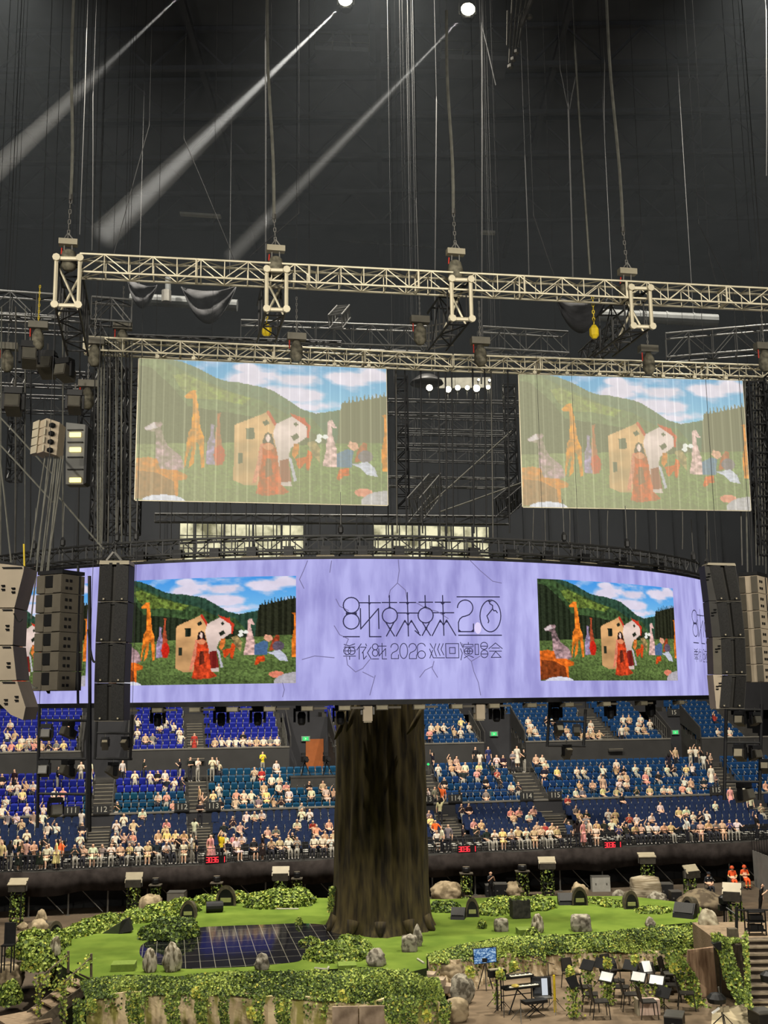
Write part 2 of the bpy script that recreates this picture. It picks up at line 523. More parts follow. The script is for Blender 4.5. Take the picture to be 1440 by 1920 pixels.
# ------------------------------------------------------------------ signs
def text_part(body, size, origin, parent, m, right=SU, up=V((0, 0, 1)), ext=.01, name='lettering'):
    c = bpy.data.curves.new(name, 'FONT')
    c.body, c.size, c.align_x, c.align_y, c.extrude = body, size, 'CENTER', 'CENTER', ext
    t_ = bpy.data.objects.new(name, c)
    COL.objects.link(t_)
    me = bpy.data.meshes.new_from_object(t_.evaluated_get(bpy.context.evaluated_depsgraph_get()))
    bpy.data.objects.remove(t_)
    me.materials.clear(); me.materials.append(m)
    o = bpy.data.objects.new(name, me)
    COL.objects.link(o)
    nrm = right.cross(up)
    o.matrix_world = Matrix(((right.x, up.x, nrm.x, 0), (right.y, up.y, nrm.y, 0), (right.z, up.z, nrm.z, 0), (0, 0, 0, 1)))
    o.parent = parent
    o.location = V(origin) - root_of(parent).location
    return o
SIGNM = mat('sign_plate', (44, 44, 44), .6, 0, .1, 3)
LETM = mat('sign_letters', (176, 172, 160), .6, 0, .05, 3)
for body, px, py, w, lab in (('111', 134, 1528, 1.05, 'dark block sign reading 111, partly hidden, left of the leftmost steps'),
                        ('112', 190, 1525, 1.05, 'dark block sign reading 112 right of the leftmost steps'), ('112', 341, 1520, 1.0, 'dark block sign reading 112 left of the second steps'),
                        ('113', 400, 1518, 1.0, 'dark block sign reading 113 right of the second steps'), ('113', 800, 1501, 1.0, 'dark block sign whose 13 shows right of the trunk'),
                        ('114', 854, 1500, 1.0, 'dark block sign reading 114 right of the trunk steps'), ('114', 988, 1496, 1.0, 'dark block sign reading 114 left of the fourth steps'),
                        ('115', 1041, 1495, 1.0, 'dark block sign reading 115 right of the fourth steps'), ('115', 1343, 1488, 1.0, 'dark block sign reading 115 left of the rightmost steps')):
    s, z = st(px, py, 8.5)
    z = 5.05
    e = thing('block_sign', lab, 'sign', SP(s, 8.5, z - .25), 'block number signs')
    MB().obox(SP(s, 8.52, z), SU * w / 2, SN * .03, V((0, 0, .27))).build('plate', SIGNM, e)
    text_part(body, .5, SP(s, 8.475, z), e, LETM)
s, z = st(1264, 1336, 19.9)
e = thing('block_sign', 'small dark sign reading 15 above the rightmost opening', 'sign', SP(s, 20, z - .3))
MB().obox(SP(s, 20.02, z), SU * .55, SN * .03, V((0, 0, .3))).build('plate', SIGNM, e)
text_part('15', .5, SP(s, 19.97, z), e, LETM)
EXG = glow('exit_green', (70, 220, 120), 1.2)
for px, py, lab in ((573, 1385, 'lit green exit sign in the opening left of the trunk'), (926, 1376, 'lit green exit sign in the opening right of the trunk'), (1266, 1373, 'lit green exit sign in the rightmost opening')):
    s, z = st(px, py, 20.0)
    e = thing('exit_sign', lab, 'sign', SP(s, 20.0, z - .2), 'green exit signs')
    MB().obox(SP(s, 20.02, z), SU * .34, SN * .06, V((0, 0, .19))).build('case', mat('sign_case', (120, 150, 130), .5), e)
    MB().obox(SP(s, 19.95, z), SU * .22, SN * .012, V((0, 0, .14))).build('panel', EXG, e)
    m = MB()
    for a, b in (((-.05, .06), (.0, -.01)), ((0, -.01), (-.07, -.1)), ((0, -.01), (.07, -.08)), ((-.08, .0), (.07, .04))):
        m.tube(SP(s + a[0], 19.93, z + a[1]), SP(s + b[0], 19.93, z + b[1]), .012, 4)
    m.tube(SP(s - .06, 19.93, z + .1), SP(s - .05, 19.93, z + .07), .022, 5)
    m.build('running_figure', WHITE, e)
s, z = st(803, 1433, 15.2)
e = thing('exit_sign', 'small round green lamp beside the right edge of the trunk', 'lamp', SP(s, 15.2, 6.55))
MB().tube(SP(s, 15.2, 6.55), SP(s, 15.2, z), .03, 6).build('pole', POSTM, e)
MB().lathe(SP(s, 15.2, z), ((.02, -.1), (.1, -.04), (.1, .04), (.02, .1)), 8).build('lamp', EXG, e)

SEG = {'0': 'abcdef', '1': 'bc', '2': 'abged', '3': 'abgcd', '4': 'fgbc', '5': 'afgcd', '6': 'afgedc', '7': 'abc', '8': 'abcdefg', '9': 'abcdfg'}
LEDR = glow('led_red', (255, 50, 60), 2.2)
for px, py, lab in ((404, 1612, 'red digit display on the rail beneath the person in pink'), (876, 1592, 'red digit display on the rail just right of the trunk'), (1149, 1584, 'red digit display on the rail in the right block')):
    s, _ = st(px, py, -.02)
    z = _
    e = thing('digit_clock', lab, 'clock', SP(s, .03, z - .22), 'red digit displays on the rail')
    MB().obox(SP(s, .03, z), SU * .62, SN * .03, V((0, 0, .24))).build('case', BLK, e)
    m = MB()
    for i, ch in enumerate('3036 1'):
        if ch == ' ': continue
        c = s - .46 + i * .185
        q = {'a': ((-.06, .14), (.06, .14)), 'b': ((.06, .14), (.06, 0)), 'c': ((.06, 0), (.06, -.14)), 'd': ((-.06, -.14), (.06, -.14)), 'e': ((-.06, 0), (-.06, -.14)), 'f': ((-.06, .14), (-.06, 0)), 'g': ((-.06, 0), (.06, 0))}
        for g in SEG[ch]:
            (x0, z0), (x1, z1) = q[g]
            m.obox(SP(c + (x0 + x1) / 2, -.012, z + (z0 + z1) / 2), SU * (abs(x1 - x0) / 2 + .018), SN * .008, V((0, 0, abs(z1 - z0) / 2 + .018)))
    m.build('digits', LEDR, e)
# ------------------------------------------------------------------ the picture the screens show, worked out dot by dot
PW, PH = 480, 270
def _tl(x): return 672 + (x - 261) * .0432
def _bt(x): return 937 + (x - 253) * .021
def _nm(x, y):
    t, b = _tl(x), _bt(x)
    v = (y - t) / (b - t)
    l, r = 261 + (253 - 261) * v, 724 + 3 * v
    return ((x - l) / (r - l), v)
def P4(*a): return [_nm(250 + x / 6.0, 670 + y / 6.0) for x, y in a]
def P5(*a): return [_nm(480 + x / 5.538, 670 + y / 5.538) for x, y in a]
def vnoise(nx, ny, seed):
    r = np.random.RandomState(seed)
    g = r.rand(ny + 2, nx + 2)
    y, x = np.linspace(0, ny, PH, endpoint=False), np.linspace(0, nx, PW, endpoint=False)
    yi, xi = y.astype(int), x.astype(int)
    fy, fx = (y - yi)[:, None], (x - xi)[None, :]
    fy, fx = fy * fy * (3 - 2 * fy), fx * fx * (3 - 2 * fx)
    a = g[yi][:, xi]; b = g[yi][:, xi + 1]; c = g[yi + 1][:, xi]; d = g[yi + 1][:, xi + 1]
    return (a * (1 - fx) + b * fx) * (1 - fy) + (c * (1 - fx) + d * fx) * fy
def fbm(nx, ny, seed, o=4):
    t, a, s = 0, 1.0, 0
    for i in range(o):
        t = t + a * vnoise(nx * 2 ** i, ny * 2 ** i, seed + i); s += a; a *= .55
    return t / s
GX, GY = np.meshgrid((np.arange(PW) + .5) / PW, (np.arange(PH) + .5) / PH)
def inside(poly):
    m = np.zeros((PH, PW), bool)
    n = len(poly)
    for i in range(n):
        (x0, y0), (x1, y1) = poly[i], poly[(i + 1) % n]
        if y0 == y1: continue
        c = ((y0 > GY) != (y1 > GY)) & (GX < (x1 - x0) * (GY - y0) / (y1 - y0) + x0)
        m ^= c
    return m
def paint_picture():
    im = np.zeros((PH, PW, 3))
    f1, f2, f3 = fbm(7, 6, 3, 5), fbm(60, 40, 11, 3), fbm(120, 90, 21, 2)
    def put(mask, c, tex=0, tx=None):
        k = 1 + tex * ((f3 if tx is None else tx) - .5) * 2
        im[mask] = (np.array(c)[None, None, :] * k[..., None])[mask]
    def poly(p, c, tex=.15, tx=None): put(inside(p), c, tex, tx)
    def blob(cx, cy, rx, ry, c, tex=.2):
        put(((GX - cx) / rx) ** 2 + ((GY - cy) / ry) ** 2 < 1, c, tex)
    sky = np.stack([70 + 80 * GY * 2, 150 + 60 * GY * 2, 228 + 20 * GY], -1)
    im[:] = sky
    cl = np.zeros((PH, PW))
    for cx, cy, rx, ry in ((.46, .10, .13, .09), (.58, .22, .17, .10), (.63, .12, .13, .06), (.66, .30, .12, .05), (.85, .08, .12, .07), (.95, .05, .1, .08), (.52, .3, .08, .08), (.74, .36, .08, .03), (.42, .04, .06, .05)):
        cl = np.maximum(cl, 1 - (((GX - cx) / rx) ** 2 + ((GY - cy) / ry) ** 2))
    cl = np.clip((cl + (fbm(10, 14, 5, 5) - .5) * 1.6) * 1.7, 0, 1)[..., None]
    im[:] = im * (1 - cl) + (np.array((236, 228, 246)) - 30 * (fbm(14, 10, 9)[..., None])) * cl
    hill = P4((-60, -20), (330, 10), (520, 45), (700, 120), (900, 230), (1000, 268), (1180, 290), (1440, 345)) + P5((150, 350), (300, 445), (450, 545), (600, 592), (860, 555), (1400, 560), (1400, 960), (-1600, 960))
    poly(hill, (46, 74, 58), .35, f2)
    poly(P4((-60, -30), (250, 0), (470, 110), (640, 200), (860, 300), (1100, 400), (1440, 500)) + P5((300, 600), (560, 640), (700, 800), (700, 960), (-1600, 960)), (58, 80, 46), .6, f2)
    poly(P4((430, 200), (560, 190), (700, 250), (860, 330), (1060, 400), (1300, 470), (1200, 540), (900, 480), (700, 480), (520, 360)), (100, 118, 52), .75, f2)
    poly(P4((-60, 60), (200, 120), (420, 330), (600, 560), (1100, 640), (1440, 700)) + P5((500, 760), (700, 860), (700, 960), (-1600, 960)), (38, 46, 30), .25)
    tr = P5((860, 560), (880, 475))
    for i in range(12):
        x = 900 + i * 42
        y = 470 - i * 7
        tr += P5((x, y + 14), (x + 10, y - 22 - (i * 37 % 40)), (x + 24, y + 16))
    tr += P5((1420, 420), (1420, 930), (820, 930))
    poly(tr, (40, 42, 28), .25)
    grass = P4((-80, 985), (700, 975), (1440, 960)) + P5((300, 930), (700, 905), (1420, 900), (1420, 1600), (-1600, 1700))
    poly(grass, (92, 112, 60), .4, f3)
    im[:] = np.where(inside(grass)[..., None], im * (.72 + .5 * fbm(5, 9, 41)[..., None]), im)
    im[:] = np.where((inside(grass) & (GY > .8))[..., None], im * .92, im)
    W, O, OD, OR = (206, 190, 190), (226, 122, 40), (178, 62, 24), (206, 72, 30)
    # sitting pale giraffe, left
    poly(P4((120, 800), (220, 740), (300, 735), (325, 760), (300, 790), (340, 930), (380, 1010), (520, 1120), (560, 1260), (470, 1290), (240, 1290), (250, 1000), (240, 850), (140, 830)), (150, 122, 124), .7, f2)
    poly(P4((120, 805), (225, 740), (265, 800), (150, 832)), W, .1)
    # tall orange giraffe
    poly(P4((555, 450), (630, 380), (690, 375), (692, 440), (712, 560), (735, 800), (770, 900), (780, 1240), (745, 1258), (720, 1000), (690, 960), (660, 1200), (600, 1258), (650, 1000), (600, 1090), (565, 1240), (550, 1240), (600, 860), (640, 800), (655, 470), (580, 465)), O, .55, f2)
    poly(P4((845, 760), (890, 770), (885, 860), (900, 1000), (890, 1210), (800, 1220), (795, 1120), (815, 960), (850, 880)), (150, 132, 160), .5, f2)
    poly(P4((920, 640), (965, 632), (945, 690), (955, 860), (975, 1000), (980, 1220), (890, 1225), (885, 1080), (905, 850), (925, 700)), (176, 78, 48), .4, f2)
    blob(*P4((945, 1110))[0], .022, .07, (200, 40, 26))
    # lion at the front left
    poly(P4((-60, 1150), (160, 1130), (260, 1150), (290, 1260), (470, 1275), (590, 1330), (580, 1385), (490, 1390), (490, 1560), (400, 1580), (-60, 1580)), (216, 104, 34), .45, f2)
    poly(P4((40, 1280), (250, 1300), (440, 1400), (460, 1590), (20, 1590)), (128, 60, 26), .4, f2)
    blob(*P4((330, 1625))[0], .085, .05, (214, 214, 224), .08)
    # two leaning houses
    poly(P4((1112, 768), (1440, 640)) + P5((100, 570), (180, 720), (180, 1340), (-150, 1330)) + P4((1095, 1385)), (200, 154, 104), .3, f1)
    poly(P5((80, 575), (110, 560), (190, 700), (175, 735)), (200, 56, 40), .1)
    poly(P5((185, 700), (355, 620), (500, 720), (515, 830), (335, 950), (310, 1065), (345, 1340), (215, 1340), (205, 1070), (180, 920), (150, 800)), (214, 192, 182), .22, f1)
    poly(P5((330, 590), (470, 640), (480, 620), (495, 680), (545, 720), (525, 850), (505, 850), (510, 730), (355, 625)), (204, 60, 40), .1)
    poly(P5((215, 1075), (312, 1065), (345, 1295), (220, 1300)), (122, 34, 30), .1)
    poly(P5((312, 1040), (345, 1060), (400, 1285), (370, 1297)), (186, 182, 190), .1)
    for q in (P4((1240, 805), (1332, 800), (1335, 925), (1240, 930)), P4((1150, 1085), (1205, 1085), (1205, 1200), (1148, 1200)), P5((40, 680), (90, 655), (115, 695), (65, 725)), P5((365, 695), (395, 680), (415, 710), (385, 728)), P5((340, 830), (400, 795), (428, 840), (365, 878))):
        poly(q, (34, 40, 30), .2)
    # the woman in red
    poly(P5((100, 786), (135, 805), (155, 860), (172, 950), (120, 970), (55, 960), (36, 940), (48, 860), (68, 805)), (34, 22, 22), .1)
    poly(P5((80, 900), (125, 895), (190, 960), (215, 1150), (240, 1330), (320, 1400), (260, 1425), (60, 1440), (-30, 1420), (0, 1300), (10, 1100), (0, 990), (30, 910)), (196, 66, 34), .5, f2)
    poly(P5((20, 910), (50, 900), (30, 1120), (-20, 1300), (-70, 1320), (-20, 1120)), (214, 128, 100), .2)
    poly(P5((80, 1060), (130, 1060), (150, 1220), (70, 1260)), (96, 40, 26), .3)
    blob(*P5((100, 848))[0], .008, .027, (236, 204, 190), .05)
    blob(*P5((104, 935))[0], .022, .024, (222, 140, 100), .1)
    # animals at the right
    poly(P5((370, 910), (425, 905), (420, 1000), (375, 1060), (345, 1020)), (200, 110, 50), .5, f2)
    poly(P5((385, 1060), (500, 1040), (520, 970), (570, 1000), (530, 1180), (505, 1180), (490, 1100), (430, 1170), (410, 1150)), OR, .3)
    poly(P5((505, 890), (590, 880), (650, 960), (640, 1110), (610, 1060), (560, 1010)), (150, 128, 84), .5, f2)
    poly(P5((720, 680), (770, 655), (820, 740), (790, 745), (765, 730), (780, 830), (820, 960), (840, 1150), (670, 1140), (710, 960), (720, 800)), (206, 168, 160), .45, f2)
    poly(P5((820, 1010), (940, 960), (1000, 980), (980, 1150), (820, 1150)), (74, 102, 140), .15)
    poly(P5((940, 930), (960, 880), (1040, 900), (1060, 950), (1000, 985)), (222, 160, 130), .15)
    poly(P5((1050, 960), (1110, 890), (1150, 910), (1150, 1080), (1010, 1100)), (150, 62, 36), .4, f2)
    blob(*P5((1130, 1040))[0], .03, .045, (96, 84, 98))
    poly(P5((975, 1115), (1060, 1110), (1150, 1090), (1230, 1160), (1260, 1245), (1150, 1230), (1080, 1160)), (190, 192, 206), .15)
    poly(P5((820, 1270), (850, 1170), (950, 1155), (960, 1230), (900, 1240), (850, 1280)), OR, .3)
    poly(P5((1300, 610), (1350, 610), (1352, 720), (1400, 720), (1400, 1190), (1310, 1195), (1300, 980), (1330, 850), (1330, 640)), O, .5, f2)
    blob(*P5((1110, 1410))[0], .037, .03, (222, 130, 104), .15)
    blob(*P5((1370, 1520))[0], .11, .09, (176, 170, 176), .12)
    for x, y in ((640, 830), (700, 835), (630, 870)): blob(*P5((x, y))[0], .012, .016, (236, 236, 226), .05)
    return np.clip(im, 0, 255)
PIC = paint_picture()
_l = PIC / 255.0
PICL = np.where(_l <= .04045, _l / 12.92, ((_l + .055) / 1.055) ** 2.4)
def s2l(a):
    a = np.clip(a, 0, 255) / 255.0
    return np.where(a <= .04045, a / 12.92, ((a + .055) / 1.055) ** 2.4)
# hanging see-through strips, striped; the haze over them is painted in as a veil
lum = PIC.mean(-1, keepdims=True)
haze_veil = np.array((178, 172, 132))[None, None, :]
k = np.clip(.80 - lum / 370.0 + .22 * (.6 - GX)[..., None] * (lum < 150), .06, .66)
PALE = PIC * (1 - k) + haze_veil * k
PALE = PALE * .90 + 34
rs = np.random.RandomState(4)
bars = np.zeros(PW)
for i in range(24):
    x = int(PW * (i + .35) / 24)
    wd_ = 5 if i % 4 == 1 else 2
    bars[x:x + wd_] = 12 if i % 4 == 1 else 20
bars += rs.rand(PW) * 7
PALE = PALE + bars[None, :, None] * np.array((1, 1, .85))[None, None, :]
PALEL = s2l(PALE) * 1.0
# the ring's picture: full colour with dark uprights showing through its shadows
rk = np.clip(1 - lum / 95.0, 0, 1)
st_ = np.zeros(PW)
for i in range(30):
    x = int(PW * (i + .3) / 30)
    st_[x:x + 5 + (i * 7 % 5)] = 1
DEEP = PIC * (1 - .35 * rk * st_[None, :, None]) + 10 * rk * (1 - st_[None, :, None])
DEEPL = s2l(DEEP)

def pixel_material(name, strength):
    m = bpy.data.materials.new(name)
    m.use_nodes = True
    nt = m.node_tree
    nt.nodes.remove(nt.nodes['Principled BSDF'])
    a = nt.nodes.new('ShaderNodeVertexColor'); a.layer_name = 'led'
    e = nt.nodes.new('ShaderNodeEmission'); e.inputs[1].default_value = strength
    nt.links.new(a.outputs[0], e.inputs[0]); nt.links.new(e.outputs[0], nt.nodes['Material Output'].inputs[0])
    m.cycles.emission_sampling = 'NONE'
    return m
LEDM = pixel_material('led_dots', 1.0)
def dot_mesh(name, fn, cols, W=320, H=180):
    """a grid of lit dots; fn(u, v) gives the place"""
    us, vs = np.linspace(0, 1, W + 1), np.linspace(0, 1, H + 1)
    co = np.array([fn(u, v) for v in vs for u in us], dtype=np.float32)
    me = bpy.data.meshes.new(name)
    idx = np.arange(W * H); r, c = idx // W, idx % W
    a = r * (W + 1) + c
    faces = np.stack([a, a + W + 1, a + W + 2, a + 1], -1)
    me.from_pydata(co.tolist(), [], faces.tolist())
    ca = me.color_attributes.new('led', 'FLOAT_COLOR', 'POINT')
    yy = np.minimum((vs * PH).astype(int), PH - 1); xx = np.minimum((us * PW).astype(int), PW - 1)
    cc = np.ones((H + 1, W + 1, 4), np.float32); cc[..., :3] = cols[yy][:, xx]
    ca.data.foreach_set('color', cc.reshape(-1))
    me.materials.append(LEDM)
    return me

# ------------------------------------------------------------------ the two hanging screens
ZT = at_y(300, 674, 33.4).z
SCREENW = []
for nm, tl, tr, bl, br, lab in (('left', (261, 672), (724, 692), (253, 937), (727, 947), 'large hanging video screen showing giraffes and a red-dressed woman, the one on the left'),
                                ('right', (973, 702), (1392, 714), (981, 950), (1408, 957), 'large hanging video screen showing giraffes and a red-dressed woman, the one on the right')):
    a, b = at_z(*tl, ZT), at_z(*tr, ZT)
    c, d = at_y(*bl, a.y - .05), at_y(*br, b.y - .05)
    e = thing('video_screen', lab, 'screen', ((a + b + c + d) / 4), 'hanging video screens')
    nrm = (b - a).cross(c - a).normalized()
    if nrm.y > 0: nrm = -nrm
    o0 = V(e.location)
    fn = lambda u, v: tuple((a * (1 - u) + b * u) * (1 - v) + (c * (1 - u) + d * u) * v - o0)
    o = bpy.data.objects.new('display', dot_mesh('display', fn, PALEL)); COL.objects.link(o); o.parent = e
    m = MB().prism([p - nrm * .03 for p in (a, b, d, c)], -nrm * .12)
    m.build('back_panel', RIG, e)
    m = MB()
    for p, q in ((a, b), (b, d), (d, c), (c, a)): m.tube(p - nrm * .04, q - nrm * .04, .035, 4)
    m.build('frame', ALU, e)
    for i in range(7):
        p = a + (b - a) * (i + .5) / 7 - nrm * .08
        MB().tube(p, p + V((0, 0, .35)), .02, 4).box(p + V((0, 0, .1)), (.12, .1, .1)).build('hanging_bracket', ALU, e)
    SCREENW.append((a, b, c, d, nrm))

# ------------------------------------------------------------------ the curved screen round the tree
RC = at_y(620, 1310, 47.2); RC.z = 0
RR = 16.2
def ring_hit(px, py, r=RR):
    d = ray(px, py)
    A = d.x ** 2 + d.y ** 2
    ox, oy = EYE.x - RC.x, EYE.y - RC.y
    B = ox * d.x + oy * d.y
    C = ox * ox + oy * oy - r * r
    D = B * B - A * C
    t = (-B - math.sqrt(max(D, 0))) / A
    p = EYE + d * t
    return math.atan2(p.x - RC.x, -(p.y - RC.y)), p.z
def RP(phi, z, r=RR):
    return V((RC.x + r * math.sin(phi), RC.y - r * math.cos(phi), z))
RZ0 = ring_hit(690, 1312)[1]
RZ1 = ring_hit(690, 1048)[1]
PH0, PH1 = R_(-105), R_(95)
lav = glow('lavender_screen', (178, 176, 236), 1.0)
nt = lav.node_tree
e_ = [n for n in nt.nodes if n.type == 'EMISSION'][0]
tc = nt.nodes.new('ShaderNodeTexCoord')
def nz_(scale, st=None, det=4):
    n = nt.nodes.new('ShaderNodeTexNoise'); n.inputs['Scale'].default_value = scale; n.inputs['Detail'].default_value = det
    mp = nt.nodes.new('ShaderNodeMapping'); mp.inputs['Scale'].default_value = st or (1, 1, 1)
    nt.links.new(tc.outputs['Object'], mp.inputs[0]); nt.links.new(mp.outputs[0], n.inputs[0])
    return n
n1, n2 = nz_(1.6, (1.6, 1.6, .35), 6), nz_(.5)
rp = nt.nodes.new('ShaderNodeValToRGB')
rp.color_ramp.elements[0].position, rp.color_ramp.elements[0].color = .34, rgb((160, 156, 216))
rp.color_ramp.elements[1].position, rp.color_ramp.elements[1].color = .6, rgb((190, 188, 243))
nt.links.new(n1.outputs[0], rp.inputs[0])
rp2 = nt.nodes.new('ShaderNodeValToRGB')
rp2.color_ramp.elements[0].position, rp2.color_ramp.elements[0].color = .35, (.86, .85, .9, 1)
rp2.color_ramp.elements[1].position, rp2.color_ramp.elements[1].color = .65, (1, 1, 1, 1)
nt.links.new(n2.outputs[0], rp2.inputs[0])
mx = nt.nodes.new('ShaderNodeMix'); mx.data_type, mx.blend_type = 'RGBA', 'MULTIPLY'; mx.inputs[0].default_value = 1
nt.links.new(rp.outputs[0], mx.inputs[6]); nt.links.new(rp2.outputs[0], mx.inputs[7]); nt.links.new(mx.outputs[2], e_.inputs[0])
ring = thing('curved_video_screen', 'long curved lavender screen with thin black lettering wrapped around the tree', 'screen', RP(0, RZ0) , None)
m = MB(); N = 160
pts = [RP(PH0 + (PH1 - PH0) * i / N, z) for z in (RZ0, RZ1) for i in range(N + 1)]
m.add(pts, [(i, i + 1, N + 2 + i, N + 1 + i) for i in range(N)])
m.build('display', lav, ring, smooth=True)
def arc_band(mb, r0, r1, z0, z1, p0=PH0, p1=PH1, n=120):
    P = []
    for i in range(n + 1):
        f = p0 + (p1 - p0) * i / n
        P += [RP(f, z0, r0), RP(f, z0, r1), RP(f, z1, r1), RP(f, z1, r0)]
    fs = []
    for i in range(n):
        for k_ in range(4):
            a, b = i * 4 + k_, i * 4 + (k_ + 1) % 4
            fs.append((a, b, b + 4, a + 4))
    fs += [(0, 1, 2, 3), tuple(n * 4 + q for q in (3, 2, 1, 0))]
    return mb.add(P, fs)
arc_band(MB(), RR - .25, RR - .03, RZ0 + .01, RZ1 - .01).build('back_panel', RIG, ring, smooth=False)
arc_band(MB(), RR - .35, RR + .02, RZ0 - .14, RZ0 - .01).build('bottom_edge', BLK, ring)
arc_band(MB(), RR - .35, RR + .02, RZ1 + .01, RZ1 + .08).build('top_edge', BLK, ring)
# pictures on it
fR0, fR1 = ring_hit(1010, 1180)[0], ring_hit(1265, 1180)[0]
zp1, zp0 = ring_hit(540, 1080)[1], ring_hit(540, 1281)[1]
fL1 = ring_hit(555, 1180)[0]
PERIOD = fR1 - fL1
o0 = V(ring.location)
fL0 = ring_hit(207, 1180)[0]
f60 = ring_hit(58, 1180)[0]
for a, b in ((f60 - .6 * (fL1 - fL0), f60 + .4 * (fL1 - fL0)), (fL0, fL1), (fR0, fR1)):
    fn = lambda u, v: tuple(RP(a + (b - a) * u, zp1 + (zp0 - zp1) * v, RR + .012) - o0)
    o = bpy.data.objects.new('picture', dot_mesh('picture', fn, DEEPL, 260, 160)); COL.objects.link(o); o.parent = ring
    o['label'] = 'coloured picture of giraffes, houses and a woman'
# lettering: strokes traced as thin ribbons on the drum
def TA(*a): return [(625 + x / 9.0, 1100 + y / 9.0) for x, y in a]
def TB(*a): return [(785 + x / 8.47, 1100 + y / 8.47) for x, y in a]
def circ(T, cx, cy, rx, ry, a0=0, a1=360, n=20):
    return T(*[(cx + rx * math.cos(R_(a0 + (a1 - a0) * i / n)), cy + ry * math.sin(R_(a0 + (a1 - a0) * i / n))) for i in range(n + 1)])
STR = []
def S_(w, *ps):
    for p in ps: STR.append((p, w))
S_(.032, circ(TA, 302, 315, 135, 132), circ(TA, 302, 585, 135, 132), TA((170, 845), (440, 845)), TA((430, 272), (795, 272)),
   TA((602, 150), (610, 845), (805, 845)), TA((455, 370), (462, 715), (760, 370), (768, 710)),
   TA((820, 268), (1070, 268)), TA((945, 150), (948, 355)), circ(TA, 952, 490, 128, 130), TA((885, 605), (1030, 835)), TA((1020, 605), (895, 835)),
   TA((1115, 268), (1385, 268)), TA((1245, 100), (1265, 835)), TA((1080, 445), (1440, 447)), TA((1060, 835), (1205, 570), (1260, 660), (1315, 570), (1440, 780)),
   TB((0, 248), (220, 248)), TB((98, 140), (104, 330)), circ(TB, 108, 455, 120, 122), TB((58, 570), (185, 775)), TB((168, 570), (55, 775)),
   TB((258, 248), (502, 248)), TB((376, 140), (398, 775)), TB((230, 415), (555, 415)), TB((212, 780), (340, 530), (393, 615), (440, 530), (585, 775)), TB((-60, 700), (25, 775)),
   TB((605, 162), (1280, 164)), TB((630, 772), (1312, 772)),
   circ(TB, 735, 335, 122, 122, 180, 400, 18) + TB((800, 445), (740, 468), (690, 480), (650, 515), (628, 570), (632, 715), (868, 715), (866, 592)),
   circ(TB, 1135, 466, 165, 252, 0, 360, 30), TB((1110, 225), (1125, 270), (1170, 300), (1170, 350), (1190, 385), (1220, 380), (1245, 415)), TB((1168, 355), (1080, 465), (1110, 545), (1100, 575)))
for p in (TA((210, 430), (302, 465), (395, 430), (395, 480), (302, 440), (210, 480)), TA((575, 265), (640, 265), (606, 320)), TA((1215, 265), (1285, 265), (1250, 320)), TA((1220, 445), (1290, 445), (1258, 490)), TA((1185, 605), (1225, 605), (1205, 565)), TA((1295, 605), (1340, 605), (1315, 565)), TA((915, 365), (985, 365), (946, 320)), TA((925, 690), (990, 690), (958, 745)),
          TB((340, 255), (415, 255), (378, 295)), TB((350, 418), (425, 418), (386, 450)), TB((320, 570), (360, 570), (340, 528)), TB((415, 570), (460, 570), (438, 528)), TB((70, 340), (140, 340), (104, 295)), TB((630, 670), (680, 715), (630, 720)), TB((868, 670), (820, 715), (868, 720)), TB((1080, 228), (1165, 228), (1125, 250)), TB((90, 650), (140, 650), (115, 700))):
    STR.append((p, -1))
